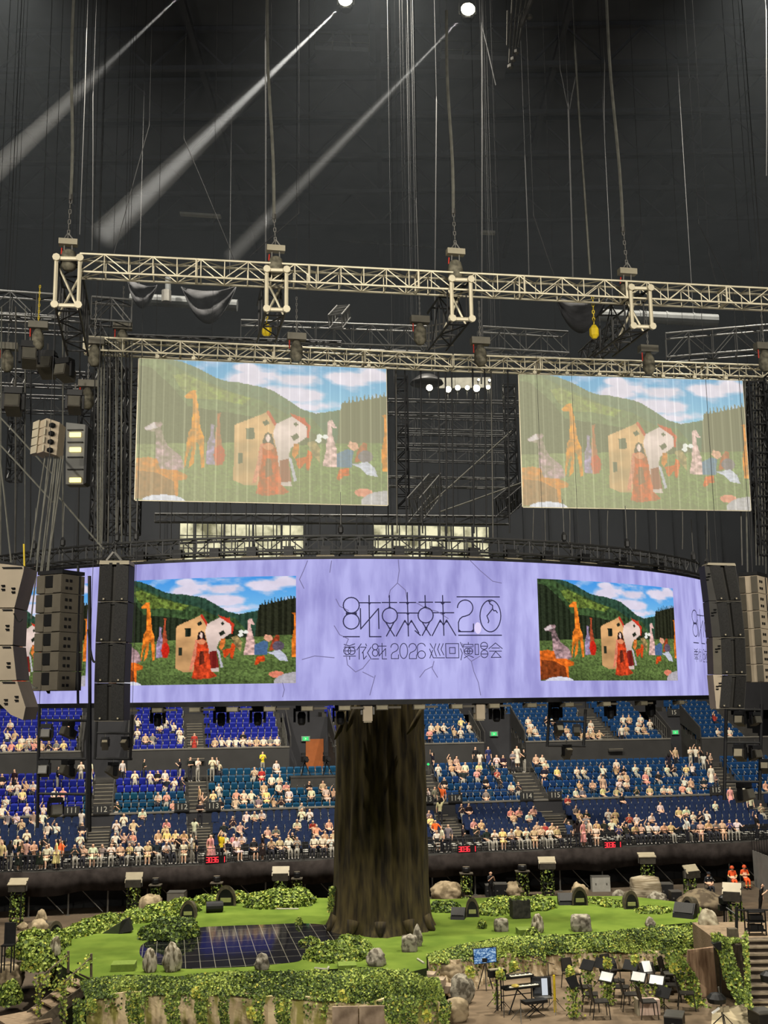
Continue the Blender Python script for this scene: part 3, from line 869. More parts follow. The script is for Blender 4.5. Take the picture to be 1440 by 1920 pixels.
S_(.022, TA((180, 975), (270, 1000), (360, 965)), TA((180, 1022), (365, 1018)), circ(TA, 235, 1085, 60, 62), circ(TA, 308, 1085, 60, 62), TA((178, 1085), (368, 1085)), TA((172, 1172), (375, 1172)), TA((275, 1172), (275, 1230)),
   TA((470, 965), (395, 1070)), TA((436, 1020), (436, 1225)), TA((455, 1022), (552, 1022), (485, 1120)), TA((545, 965), (560, 1000)), TA((500, 1100), (512, 1225), (560, 1170)), TA((635, 1020), (575, 1115), (640, 1225)),
   circ(TA, 705, 1015, 48, 50), circ(TA, 705, 1120, 48, 54), TA((655, 1220), (765, 1220)), TA((750, 1003), (890, 1003)), TA((820, 955), (825, 1220), (900, 1220)), TA((765, 1050), (770, 1170), (880, 1045), (882, 1170)),
   circ(TA, 1032, 1025, 62, 65, 180, 395, 14) + TA((1060, 1085), (1000, 1115), (978, 1150), (978, 1215), (1098, 1215), (1098, 1150)),
   circ(TA, 1185, 1085, 66, 128), circ(TA, 1335, 1025, 62, 65, 180, 395, 14) + TA((1363, 1085), (1300, 1115), (1282, 1150), (1282, 1215), (1400, 1215), (1400, 1150)),
   circ(TB, 40, 955, 62, 55, 180, 350, 12), TB((-22, 955), (-22, 1080)), circ(TB, 44, 1080, 60, 60),
   TB((180, 905), (225, 980)), TB((170, 990), (230, 1130), (410, 1130)), TB((220, 1010), (175, 1135)), TB((270, 905), (240, 995), (280, 1110)), TB((330, 905), (298, 995), (338, 1095)), TB((386, 905), (352, 995), (395, 1085)),
   TB((425, 905), (630, 905), (635, 1130), (432, 1130), (425, 905)), TB((487, 968), (575, 968), (578, 1062), (490, 1062), (487, 968)),
   TB((660, 885), (695, 965)), TB((662, 985), (690, 1055), (668, 1165)), TB((712, 960), (712, 918), (860, 918), (860, 955)), TB((785, 885), (785, 918)), TB((728, 957), (845, 957)), circ(TB, 765, 1025, 43, 47), circ(TB, 812, 1025, 43, 47), TB((722, 1025), (855, 1025)), TB((720, 1132), (790, 1090), (868, 1125)),
   TB((890, 915), (945, 915), (950, 1078), (895, 1078), (890, 915)), circ(TB, 1035, 940, 56, 56), circ(TB, 1040, 1068, 56, 60), TB((978, 945), (1090, 945)), TB((985, 1070), (1095, 1070)),
   TB((1110, 985), (1215, 895), (1325, 985)), TB((1155, 975), (1280, 975)), TB((1120, 1025), (1312, 1025)), TB((1218, 1030), (1148, 1125), (1305, 1122), (1218, 1030)))
CRK = []
def X2(*a): return [(480 + x / 3.0, 960 + y / 3.0) for x, y in a]
for p in (X2((290, 275), (268, 330), (245, 380), (270, 430)), X2((425, 275), (415, 340)), X2((450, 490), (470, 530), (520, 555)), X2((440, 640), (470, 690), (520, 715), (500, 760), (515, 860), (560, 900), (600, 880), (640, 830)),
          X2((800, 270), (805, 330), (795, 400), (755, 440), (745, 480)), X2((795, 400), (840, 440), (850, 500)), X2((1200, 270), (1260, 330), (1330, 390), (1380, 400)), X2((900, 510), (960, 545), (1020, 560), (1080, 600)),
          X2((1210, 840), (1225, 900), (1250, 960), (1262, 1030)), X2((1160, 740), (1170, 800), (1210, 840), (1260, 810)), X2((1000, 840), (990, 880), (1020, 930)), X2((990, 870), (950, 890), (920, 930)), X2((670, 920), (640, 1030)), X2((150, 960), (160, 1000), (150, 1040)), X2((260, 830), (330, 810), (440, 820)), X2((600, 900), (660, 930))):
    CRK.append(p)
def ribbons(strokes, dphi, lim=None):
    m = MB()
    for p, w in strokes:
        q = [ring_hit(*c) for c in p]
        q = [(a + dphi, z) for a, z in q]
        if lim and q[0][0] > lim: continue
        if w < 0:
            m.add([RP(a, z, RR + .02) for a, z in q], [tuple(range(len(q)))])
            continue
        for (a0, z0), (a1, z1) in zip(q, q[1:]):
            du, dz = (a1 - a0) * RR, z1 - z0
            L = math.hypot(du, dz)
            if L < 1e-5: continue
            nu, nz = -dz / L * w / 2, du / L * w / 2
            eu, ez = du / L * w * .35, dz / L * w * .35
            r = RR + .018
            m.quad(RP(a0 + (nu - eu) / RR, z0 + nz - ez, r), RP(a0 - (nu + eu) / RR, z0 - nz - ez, r), RP(a1 + (eu - nu) / RR, z1 - nz + ez, r), RP(a1 + (eu + nu) / RR, z1 + nz + ez, r))
    return m
INK = glow('screen_ink', (52, 50, 78), 1.0)
INKC = glow('screen_crack', (120, 114, 156), 1.0)
f8 = ring_hit(643, 1140)[0]
DT = PERIOD
ribbons(STR, 0).build('lettering', INK, ring)['label'] = 'thin black Chinese lettering with 2.0 and 2026'
ribbons(STR, DT).build('lettering', INK, ring)['label'] = 'repeat of the lettering at the right end'
ribbons([(p, .022) for p in CRK], 0).build('cracks', INKC, ring)
a, z = ring_hit(785 + 935 / 8.47, 1100 + 658 / 8.47)
m = MB()
m.add([RP(a + .11 * math.cos(t * .524) / RR * 1.0, z + .17 * math.sin(t * .524), RR + .022) for t in range(12)], [tuple(range(12))])
m.build('egg_dot', glow('egg_white', (226, 214, 250), 1.0), ring)['label'] = 'small pale egg-shaped dot before the zero'

# ------------------------------------------------------------------ curved lighting truss above the ring, lamps above and below
def arc_truss(e, r0, r1, z0, z1, p0, p1, n):
    for r in (r0, r1):
        for z in (z0, z1):
            MB().path([RP(p0 + (p1 - p0) * i / n, z, r) for i in range(n + 1)], .04, 5).build('chord', ALUD, e)
    m = MB()
    for i in range(n):
        a, b = p0 + (p1 - p0) * i / n, p0 + (p1 - p0) * (i + 1) / n
        m.tube(RP(a, z0, r1), RP(a, z1, r1), .022, 4); m.tube(RP(a, z0, r0), RP(a, z1, r0), .022, 4)
        m.tube(RP(a, z0 if i % 2 else z1, r1), RP(b, z1 if i % 2 else z0, r1), .022, 4)
        m.tube(RP(a, z1, r0), RP(b, z1, r1), .018, 4); m.tube(RP(a, z0, r0), RP(a, z0, r1), .018, 4)
    m.build('lacing', ALUD, e)['label'] = 'zigzag bracing between the tubes'
e = thing('curved_truss', 'curved dark lighting truss hanging just above the lavender screen', 'truss', RP(0, RZ1 + .35))
arc_truss(e, RR - 1.0, RR - .35, RZ1 + .30, RZ1 + .72, R_(-48), R_(60), 56)
nl = 0
for px in range(250, 1330, 72):
    nl += 1
    f = ring_hit(px, 1060)[0]
    c = RP(f, RZ1 + .12, RR - .35)
    tn = V((math.cos(f), math.sin(f), 0)); rd = V((math.sin(f), -math.cos(f), 0))
    e = thing('strip_lamp', 'black wash lamp atop the lavender screen, %s from the left' % ordinal(nl), 'lamp', c - V((0, 0, .05)), 'wash lamps above the curved screen')
    MB().obox(c + V((0, 0, .16)) - rd * .1, tn * .14, rd * .13, V((0, 0, .13))).build('housing', BLK, e)
    MB().prism([c + tn * .22 - rd * .02 + V((0, 0, .0)), c - tn * .22 - rd * .02, c - tn * .26 + rd * .22 - V((0, 0, .06)), c + tn * .26 + rd * .22 - V((0, 0, .06))], V((0, 0, .06))).build('face', CREAM, e)
    m = MB(); m.tube(c + tn * .2 + V((0, 0, .1)), c + tn * .2 + V((0, 0, .45)), .02, 4); m.tube(c - tn * .2 + V((0, 0, .1)), c - tn * .2 + V((0, 0, .45)), .02, 4); m.tube(c - tn * .2 + V((0, 0, .3)), c + tn * .2 + V((0, 0, .3)), .02, 4)
    m.build('yoke', BLK, e)
nl = 0
for px in range(226, 1330, 70):
    nl += 1
    f = ring_hit(px, 1300)[0]
    c = RP(f, RZ0 - .22, RR - .1)
    tn = V((math.cos(f), math.sin(f), 0)); rd = V((math.sin(f), -math.cos(f), 0))
    e = thing('bar_lamp', 'grey bar lamp fixed under the lavender screen, %s from the left' % ordinal(nl), 'lamp', c - V((0, 0, .1)), 'bar lamps under the curved screen')
    MB().obox(c, tn * .17, rd * .12, V((0, 0, .07))).build('housing', OLIVE, e)
    MB().obox(c + rd * .13, tn * .15, rd * .01, V((0, 0, .05))).build('face', mat('lamp_face', (150, 142, 118), .4), e)
    MB().obox(c + tn * .36, tn * .19, rd * .05, V((0, 0, .03))).build('joint_bar', OLIVE, e)
for i, px in enumerate((690, 903)):
    f, z = ring_hit(px, 1312)
    c = RP(f, RZ0 - .36, RR - .2)
    tn = V((math.cos(f), math.sin(f), 0)); rd = V((math.sin(f), -math.cos(f), 0))
    e = thing('hanging_lamp_box', 'pale box lamp hanging under the lavender screen %s' % ('left of the tree centre', 'right of the tree')[i], 'lamp', c - V((0, 0, .2)))
    MB().obox(c, tn * .13, rd * .12, V((0, 0, .23))).build('housing', TANCAB, e)
    MB().obox(c - V((0, 0, .25)), tn * .11, rd * .1, V((0, 0, .02))).build('lens', CREAM, e)
    for s in (-1, 1): MB().obox(c + tn * .17 * s + V((0, 0, .08)), tn * .025, rd * .06, V((0, 0, .13))).build('side_bracket', STEEL, e)
# dark drum gear seen under the ring: hanging soffit boxes
nl = 0
for px in (265, 395, 470, 560, 640, 960, 1080, 1190, 1270):
    nl += 1
    f = ring_hit(px, 1310)[0]
    c = RP(f, RZ0 - .42, RR - 1.0)
    tn = V((math.cos(f), math.sin(f), 0)); rd = V((math.sin(f), -math.cos(f), 0))
    e = thing('black_moving_lamp', 'black lamp head hanging below the lavender screen\'s lower edge, %s from the left' % ordinal(nl), 'lamp', c - V((0, 0, .3)), 'dark lamps below the curved screen')
    MB().tube(c + V((0, 0, .25)), RP(f, RZ1 + .32, RR - 1.0), .03, 5).build('drop_pole', BLK, e)
    MB().obox(c + V((0, 0, .22)), tn * .16, rd * .14, V((0, 0, .08))).build('base', BLK, e)
    m = MB(); m.obox(c + tn * .2, tn * .03, rd * .06, V((0, 0, .2))); m.obox(c - tn * .2, tn * .03, rd * .06, V((0, 0, .2))); m.obox(c + V((0, 0, .14)), tn * .22, rd * .05, V((0, 0, .03)))
    m.build('yoke', BLK, e)
    MB().lathe(c + V((0, 0, -.28)), ((.07, 0), (.11, .06), (.12, .3), (.08, .38)), 10).build('head', RIG, e)
# ------------------------------------------------------------------ box trusses
def truss(label, A, B, w, h, bay, m, r=.035, group=None, name='box_truss', frames=True, rl=None, cat='truss'):
    A, B = V(A), V(B)
    d = (B - A).normalized()
    side = V((-d.y, d.x, 0))
    if abs(d.z) < .9:
        side.normalize()
        if side.y < 0 and abs(side.y) > .3: side = -side
        up = side.cross(d); up = up if up.z > 0 else -up
    else:
        side, up = V((1, 0, 0)), V((0, -1, 0))
    e = thing(name, label, cat, (A + B) / 2 - up * h, group)
    C4 = [V((0, 0, 0)), side * w, -up * h, side * w - up * h]
    for c in C4: MB().tube(A + c, B + c, r, 6).build('chord', m, e)
    n = max(2, round((B - A).length / bay))
    q = MB()
    rl = rl or r * .55
    for i in range(n + 1):
        p = A + (B - A) * i / n
        for a, b in ((0, 2), (1, 3), (0, 1), (2, 3)): q.tube(p + C4[a], p + C4[b], rl, 4, cap=False)
        if i < n:
            p2 = A + (B - A) * (i + 1) / n
            k = i % 2
            for a, b in ((0, 2), (1, 3), (0, 1), (2, 3)):
                q.tube((p if k else p2) + C4[a], (p2 if k else p) + C4[b], rl, 4, cap=False)
    q.build('lacing', m, e)
    if frames:
        for f in range(1, int((B - A).length / 3.0) + 1):
            p = A + d * (f * 3.0)
            if (p - B).length < .4: continue
            z = MB()
            for a, b in ((0, 2), (1, 3), (0, 1), (2, 3)): z.tube(p + C4[a], p + C4[b], r * 1.15, 5)
            z.build('joint_frame', m, e)
    return e
zt1 = at_y(150, 475, 27).z
a, b = at_y(150, 475, 27), at_z(1480, 542.5, zt1)
truss('long bright aluminium truss across the whole view above the screens, the highest one', a, b, .5, .49, .62, ALU, .03)
zt2 = at_y(157, 631, 33).z
a2, b2, c2 = at_z(157, 631, zt2), at_z(848, 665, zt2), at_z(1490, 687, zt2)
truss('bright ladder-like truss carrying the left hanging screen', a2, b2, .5, .42, .6, ALU, .032)
truss('bright ladder-like truss carrying the right hanging screen', b2 + (c2 - b2).normalized() * .05, c2, .5, .42, .6, ALU, .032)

HOISTS = []
for i, (x0, x1, y0, y1, w) in enumerate(((106, 150, 484, 572, 'leftmost'), (500, 537, 506, 580, 'second from the left'), (846, 882, 524, 598, 'third from the left'), (1182, 1218, 540, 612, 'rightmost'))):
    yy = at_z((x0 + x1) / 2, 480 + i * 18, zt1).y - .35
    A, B = at_y(x0, y0, yy), at_y(x1, y0 + 1, yy)
    wd_, hh = (B - A).length, (A - at_y(x0, y1, yy)).length
    u = (B - A).normalized(); dp = SN.copy()
    L = 4.2 if i == 0 else 2.7
    e = thing('cross_truss', 'tall pale-framed box truss seen end-on under the highest truss, %s of four' % w, 'truss', (A + B) / 2 - V((0, 0, hh)), 'end-on trusses')
    up = V((0, 0, 1))
    C4 = [A, B, A - up * hh, B - up * hh]
    for c in C4: MB().tube(c, c + dp * L, .035, 6).build('chord', ALUD, e)
    q = MB()
    nk = int(L / .8)
    for k in range(nk):
        o0, o1 = dp * (L * (k + .5) / nk), dp * (L * (k + 1.5) / nk)
        for p, s in ((0, 2), (1, 3), (2, 3), (0, 1)):
            q.tube(C4[p] + o0, C4[s] + o0, .03, 4)
            if k < nk - 1: q.tube((C4[p] if k % 2 else C4[s]) + o0, (C4[s] if k % 2 else C4[p]) + o1, .02, 4)
    q.build('lacing', ALUD, e)
    f = MB()
    for p, s in ((0, 1), (1, 3), (3, 2), (2, 0)): f.tube(C4[p], C4[s], .055, 6)
    f.build('end_frame', mat('frame_bright', (214, 204, 176), .45, .1, .06, 3), e)
    f = MB(); f.tube(C4[0] + dp * .5, C4[3] + dp * .5, .035, 5); f.tube(C4[1] + dp * .9, C4[2] + dp * .9, .035, 5)
    f.build('cross_brace', ALU, e)
    for c in C4: MB().tube(c - dp * .1, c - dp * .02, .1, 8).build('coupler', mat('frame_bright', (186, 177, 152)), e)
    HOISTS.append((A, B, yy, wd_))

# ------------------------------------------------------------------ chain hoists that carry the highest truss
def chain(mb, a, b, r=.03, step=.13):
    a, b = V(a), V(b)
    n = max(2, int((b - a).length / step))
    for i in range(n):
        p, q = a + (b - a) * i / n, a + (b - a) * (i + .8) / n
        o = V((r, 0, 0)) if i % 2 else V((0, r, 0))
        mb.tube(p - o, q - o, r * .5, 4); mb.tube(p + o, q + o, r * .5, 4)
        mb.tube(p - o, p + o, r * .5, 4); mb.tube(q - o, q + o, r * .5, 4)
for i, (bx, by, cx, cy, tx, ty, w) in enumerate(((128, 455, 133, 372, 138, -20, 'far left'), (517, 467, 514, 408, 500, -20, 'left of centre'), (854, 473, 850, 398, 836, 20, 'right of centre'), (1176, 510, 1168, 432, 1135, -20, 'far right'))):
    y = HOISTS[i][2] + .3
    P = lambda x, yy: at_y(x, yy, y)
    base = P(bx, by)
    e = thing('chain_hoist', 'grey chain hoist in a bag on the highest truss, %s' % w, 'hoist', P(bx, by + 55), 'chain hoists on the highest truss')
    k = mpp(base)
    MB().box(base, (k * 34, .22, k * 11), YAW).build('motor_body', mat('hoist_cream', (160, 152, 130), .5, .1, .1, 3), e)
    m = MB(); m.tube(base + V((-.12, 0, .1)), P(bx, by - 18), .02, 4); m.tube(base + V((.12, 0, .1)), P(bx, by - 18), .02, 4)
    m.tube(base - V((.1, 0, 0)), P(bx - 8, by + 45), .02, 4); m.tube(base + V((.1, 0, 0)), P(bx + 8, by + 45), .02, 4)
    m.build('bridle', STEEL, e)
    m = MB(); m.lathe(P(bx, by + 52), ((.12, 0), (.2, .08), (.22, .3), (.17, .5), (.10, .56)), 10)
    m.build('chain_bag', BAG, e, smooth=True)
    m = MB(); chain(m, P(bx, by - 6), P(cx, cy)); m.build('chain', STEEL, e)
    MB().tube(P(cx, cy + 3), P(cx, cy - 6), .06, 6).build('hook', STEEL, e)
    m = MB(); ks = []
    for t in range(9):
        f = t / 8
        ks.append(P(cx + (tx - cx) * f + 2 * math.sin(f * 7), cy + (ty - cy) * f))
    m.path(ks, .045, 5); m.build('sling', STRAP, e)
    MB().tube(P(bx - 12, by + 10), P(bx - 13, by + 22), .02, 5).build('tag', RED, e)

# ------------------------------------------------------------------ the darker trusses further back
def hang(e, p, r=.009, top=55.95):
    MB().tube(p, V((p.x, p.y, top)), r, 4).build('suspension_wire', CABLED, e)
def tr(x0, y0, x1, y1, Y, hpx, label, m=ALUD, bay=.8, wfac=.8, r=.03, group=None):
    a = at_y(x0, y0, Y)
    b = at_z(x1, y1, a.z)
    if not (Y * .75 < b.y < Y * 1.35): b = at_y(x1, y1, Y * 1.05); b.z = a.z
    h = hpx * mpp(a)
    e = truss(label, a, b, h * wfac, h, max(bay, h * .9), m, r, group, frames=False)
    hang(e, a.lerp(b, .15)); hang(e, a.lerp(b, .85))
    return e
tr(-30, 543, 118, 553, 37, 46, 'grey truss at the left edge beside the leftmost end-on truss', mat('truss_grey', (88, 88, 86), .5, .5, .1, 2), r=.04)  # this grey is kept low too, with the rear trusses' shade in it
tr(172, 556, 248, 562, 37, 44, 'short grey truss right of the leftmost end-on truss', mat('truss_grey', (88, 88, 86)), r=.04)
tr(-20, 585, 150, 595, 41, 30, 'dark truss at the left edge, below the grey one')
tr(452, 600, 800, 612, 48, 40, 'dark grey truss behind the centre, above the gap between the screens', mat('truss_grey', (88, 88, 86)), r=.045)
tr(905, 612, 1065, 622, 48, 42, 'dark grey truss behind, right of the third end-on truss', mat('truss_grey', (88, 88, 86)), r=.045)
tr(1248, 625, 1470, 606, 44, 46, 'grey truss at the right edge behind the highest truss', mat('truss_grey', (88, 88, 86)), r=.04)
tr(230, 627, 640, 640, 40, 12, 'thin dark truss just above the left screen truss')
tr(728, 748, 980, 752, 50, 26, 'dark truss carrying the lit lamps between the screens')
tr(752, 780, 965, 786, 54, 24, 'dark truss between the screens, second below the lit lamps')
tr(745, 812, 962, 816, 52, 20, 'dark truss between the screens, third below the lit lamps')
tr(742, 840, 960, 846, 56, 22, 'dark truss between the screens, fourth below the lit lamps')
tr(728, 893, 960, 897, 50, 18, 'grey truss between the screens, level with their lower edges', mat('truss_grey', (88, 88, 86)))
tr(290, 963, 956, 968, 46, 15, 'thin pale truss just below the left screen and the gap', mat('truss_grey', (88, 88, 86)), r=.03)
tr(-20, 690, 160, 698, 43, 28, 'dark truss at the left edge left of the hanging screen')
tr(-20, 738, 150, 744, 47, 30, 'dark truss at the left edge, lowest of the stack')
a, b = at_y(786, 935, 40), at_y(826, 888, 45)
truss('slanting pale truss between the two screens', a, b, .5, .9, .55, mat('truss_grey', (88, 88, 86)), .03, frames=False)
a, b = at_y(950, 935, 41), at_y(985, 905, 46)
truss('short slanting truss left of the right screen\'s lower corner', a, b, .5, .7, .5, ALUD, .03, frames=False)
a, b = at_y(160, 600, 37), at_y(205, 690, 34)
truss('dark truss sloping down behind the leftmost end-on truss', a, b, .5, .5, .6, ALUD, .03, frames=False)
a, b = at_y(640, 590, 47), at_y(655, 572, 50)
truss('short end-on truss behind the centre of the highest truss', a, b, .6, .6, .6, mat('truss_grey', (88, 88, 86)), .04, frames=False)
a, b = at_y(1085, 660, 38), at_y(1150, 600, 33)
truss('dark truss rising behind the rightmost end-on truss', a, b, .5, .5, .6, ALUD, .03, frames=False)
# dense black truss towers beside the screens
for i, (x, y0, y1, Y, w) in enumerate(((178, 690, 1010, 39, 'leftmost of three left of the left screen'), (206, 690, 1000, 41, 'middle of three left of the left screen'), (238, 690, 1000, 37, 'nearest the left screen, on its left'), (741, 705, 950, 44, 'just right of the left screen'), (945, 720, 950, 47, 'just left of the right screen'), (1404, 715, 1040, 37, 'nearest the right screen, on its right'), (1424, 700, 1060, 40, 'right of the right screen, second from it'), (1442, 700, 1060, 36, 'cut by the right edge'), (20, 700, 900, 44, 'nearest the left edge'), (150, 700, 800, 42, 'behind the grey hanging rack'))):
    a = at_y(x, y0, Y); b = at_y(x, y1, Y); b.x = a.x; b.y = a.y
    hang(truss('black upright truss tower %s' % w, a, b, .5, .5, .5, RIG, .035, 'black truss towers', frames=False, rl=.03, name='truss_tower'), a)
# the pipe grid left of the third end-on truss
e = thing('pipe_frame', 'small grid of pale pipes beside the third end-on truss', 'frame', at_y(830, 655, 36))
m = MB()
for x in (804, 818, 832, 846, 858): m.tube(at_y(x, 655 - (x - 804) * .9, 36), at_y(x, 612 - (x - 804) * .9, 36), .03, 5)
m.build('upright', STEEL, e)
m = MB()
for y in (655, 640, 625, 612): m.tube(at_y(800, y, 36), at_y(862, y - 58, 36) if False else at_y(850, y - 8, 36), .03, 5)
m.build('crossbar', STEEL, e)

# ------------------------------------------------------------------ roof: bright floodlights, their boxes, hanging tube rack, duct, drapes
for i, (px, py, w) in enumerate(((648, 4, 'left'), (877, 22, 'right'))):
    p = at_y(px, py, 60)
    e = thing('roof_floodlight', 'dazzling floodlight under the roof, the %s of two at the top' % w, 'floodlight', p - V((0, 0, .5)), 'roof floodlights')
    MB().lathe(p + V((0, .25, -.4)), ((.3, 0), (.42, .15), (.42, .65), (.3, .8)), 12).build('housing', RIG, e)
    m = MB(); m.add([p + V((.42 * math.cos(t * .449), -.25, .42 * math.sin(t * .449))) for t in range(14)], [tuple(range(14))[::-1]])
    m.build('lens', LAMP, e)
    m = MB(); m.tube(p + V((-.5, .25, 0)), p + V((-.5, .25, 1.6)), .04, 4); m.tube(p + V((.5, .25, 0)), p + V((.5, .25, 1.6)), .04, 4); m.tube(p + V((-.5, .25, 0)), p + V((.5, .25, 0)), .04, 4)
    m.build('bracket', RIG, e)
    x0, y0, x1, y1 = ((590, 62, 692, 93), (826, 76, 952, 110))[i]
    a, b, c, d = at_y(x0, y0, 62), at_y(x1, y0 + 3, 62), at_y(x1, y1 + 4, 62), at_y(x0, y1, 62)
    e = thing('catwalk_box', 'dark railed catwalk beneath the %s floodlight under the roof' % w, 'catwalk', (c + d) / 2)
    MB().prism([a * .25 + d * .75, b * .25 + c * .75, c, d], V((0, 2.0, 0))).build('deck', mat('roof_steel', (74, 75, 80)), e)
    m = MB()
    for f in (0, .33, .66, 1): m.tube(a + (b - a) * f, d + (c - d) * f, .05, 4)
    m.tube(a, b, .05, 4); m.tube((a + d) / 2, (b + c) / 2, .04, 4)
    m.build('railing', ALUD, e)
    hang(e, a, .03); hang(e, b, .03)
e = thing('tube_rack', 'hanging rack of pale parallel tubes near the top right of centre', 'rack', at_y(962, 130, 48))
for i, (x0, y0, x1, y1) in enumerate(((952, 20, 951, 85), (961, -5, 955, 118), (970, -5, 960, 120), (979, -5, 965, 108), (988, -5, 972, 88), (998, -5, 976, 50))):
    MB().tube(at_y(x0, y0, 48), at_y(x1, y1, 48), .05 if i < 5 else .13, 5).build('tube', STEEL, e)
for x, y in ((957, 125), (962, 112), (968, 98), (993, 32)): MB().lathe(at_y(x, y, 48), ((.05, -.12), (.14, -.06), (.14, .08), (.05, .14)), 8).build('pulley', STEEL, e)
MB().tube(at_y(952, 45, 48), at_y(990, 12, 48), .04, 4).build('tie_bar', STEEL, e)
DUCT = mat('duct_grey', (78, 80, 80), .6, .1, .15, 1)
e = thing('air_duct', 'large grey ventilation duct running behind the highest truss at the right', 'duct', at_y(1330, 600, 60))
MB().tube(at_y(1110, 590, 60), at_y(1345, 601, 60), .36, 12).build('pipe', DUCT, e)
m = MB()
for x in (1150, 1200, 1250, 1300): m.tube(at_y(x, 590 + (x - 1110) * .047, 60) - V((.05, 0, 0)), at_y(x, 590 + (x - 1110) * .047, 60) + V((.05, 0, 0)), .4, 12)
m.build('joint_ring', DUCT, e)
for x in (1150, 1300): hang(e, at_y(x, 590, 60), .02)
e = thing('air_duct', 'grey ventilation duct running behind the highest truss at the left', 'duct', at_y(350, 570, 60))
MB().tube(at_y(245, 560, 60), at_y(445, 573, 60), .34, 12).build('pipe', DUCT, e)
MB().tube(at_y(315, 520, 59), at_y(315, 552, 59), .16, 10).build('branch_pipe', DUCT, e)
for x in (260, 430): hang(e, at_y(x, 563, 60), .02)
MB().tube(at_y(312, 545, 58.6), at_y(312, 566, 58.6), .27, 12).build('funnel', STEEL, e)
CLOTH = mat('roof_cloth', (58, 58, 60), .95, 0, .3, 1.5)
def swag(x0, y0, x1, y1, sag, Y, label):
    m = MB(); n, k = 18, 7
    P = []
    for j in range(k):
        for i in range(n + 1):
            f = i / n
            x = x0 + (x1 - x0) * f
            y = y0 + (y1 - y0) * f + sag * (1 - (2 * f - 1) ** 2) * (j + 1) / k
            P.append(at_y(x, y, Y + .25 * math.sin(j * 1.9 + f * 6)))
    m.add(P, [(j * (n + 1) + i, j * (n + 1) + i + 1, (j + 1) * (n + 1) + i + 1, (j + 1) * (n + 1) + i) for j in range(k - 1) for i in range(n)])
    o = m.build('roof_drape', CLOTH, smooth=True)
    md = o.modifiers.new('t', 'SOLIDIFY'); md.thickness = .04
    return tag(o, label, 'drape')
swag(340, 538, 445, 535, 70, 56, 'dark cloth swag hanging below the highest truss, right of the duct funnel')
swag(236, 520, 295, 535, 50, 56, 'small dark cloth swag left of the duct funnel')
swag(1040, 556, 1140, 560, 66, 46, 'black cloth bundle below the highest truss, left of the rightmost end-on truss')
k = 0
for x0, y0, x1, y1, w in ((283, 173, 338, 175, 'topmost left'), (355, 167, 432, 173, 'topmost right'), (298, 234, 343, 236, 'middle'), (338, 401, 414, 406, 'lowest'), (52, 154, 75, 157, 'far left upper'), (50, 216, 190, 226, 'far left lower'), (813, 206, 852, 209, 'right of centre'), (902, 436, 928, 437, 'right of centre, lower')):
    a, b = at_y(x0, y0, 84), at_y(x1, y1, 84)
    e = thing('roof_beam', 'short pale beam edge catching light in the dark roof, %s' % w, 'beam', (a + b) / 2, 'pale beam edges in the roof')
    MB().obox((a + b) / 2, (b - a) / 2, V((0, .25, 0)), V((0, 0, .09))).build('flange', mat('beam_lit_edge', (170, 168, 158), .5, .2, .1, 1), e)  # light on the beam's edge is put into the pale flange colour
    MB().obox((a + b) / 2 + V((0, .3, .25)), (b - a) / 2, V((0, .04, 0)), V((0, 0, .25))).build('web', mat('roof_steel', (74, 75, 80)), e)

# ------------------------------------------------------------------ shafts of light in the haze
def beam(x0, y0, Y0, x1, y1, Y1, r0, r1, power, label):
    a, b = at_y(x0, y0, Y0), at_y(x1, y1, Y1)
    d = (b - a).normalized()
    n = 20
    u = d.orthogonal().normalized(); w = d.cross(u)
    m = MB()
    m.add([q + (u * math.cos(2 * math.pi * k / n) + w * math.sin(2 * math.pi * k / n)) * rr for q, rr in ((a + d * .9, r0), (b, r1)) for k in range(n)],
          [(k, (k + 1) % n, n + (k + 1) % n, n + k) for k in range(n)] + [tuple(range(n))[::-1], tuple(range(n, 2 * n))])
    if 'beam_haze' not in MATS:
        mt = bpy.data.materials.new('beam_haze'); mt.use_nodes = True
        nt = mt.node_tree; nt.nodes.remove(nt.nodes['Principled BSDF'])
        vs = nt.nodes.new('ShaderNodeVolumeScatter'); vs.inputs['Density'].default_value = .024; vs.inputs['Anisotropy'].default_value = .25
        nt.links.new(vs.outputs[0], nt.nodes['Material Output'].inputs['Volume'])
        MATS['beam_haze'] = mt
    o = m.build('haze_beam', MATS['beam_haze'])
    tag(o, label, 'haze', None, 'stuff')
    L = (b - a).length
    spot('beam_lamp', a + d * 1.0, b, power, math.degrees(2 * math.atan(r1 / L)) * .8, (1, .98, .92), .05, .9)
beam(648, 4, 60, 190, 445, 52, .12, .75, 500000, 'widest shaft of light in the haze falling from the left floodlight')
beam(877, 22, 60, 430, 485, 52, .1, .42, 300000, 'narrow shaft of light in the haze falling from the right floodlight')
beam(345, -15, 60, -40, 350, 52, .12, .6, 90000, 'faint shaft of light in the haze crossing the top left corner')

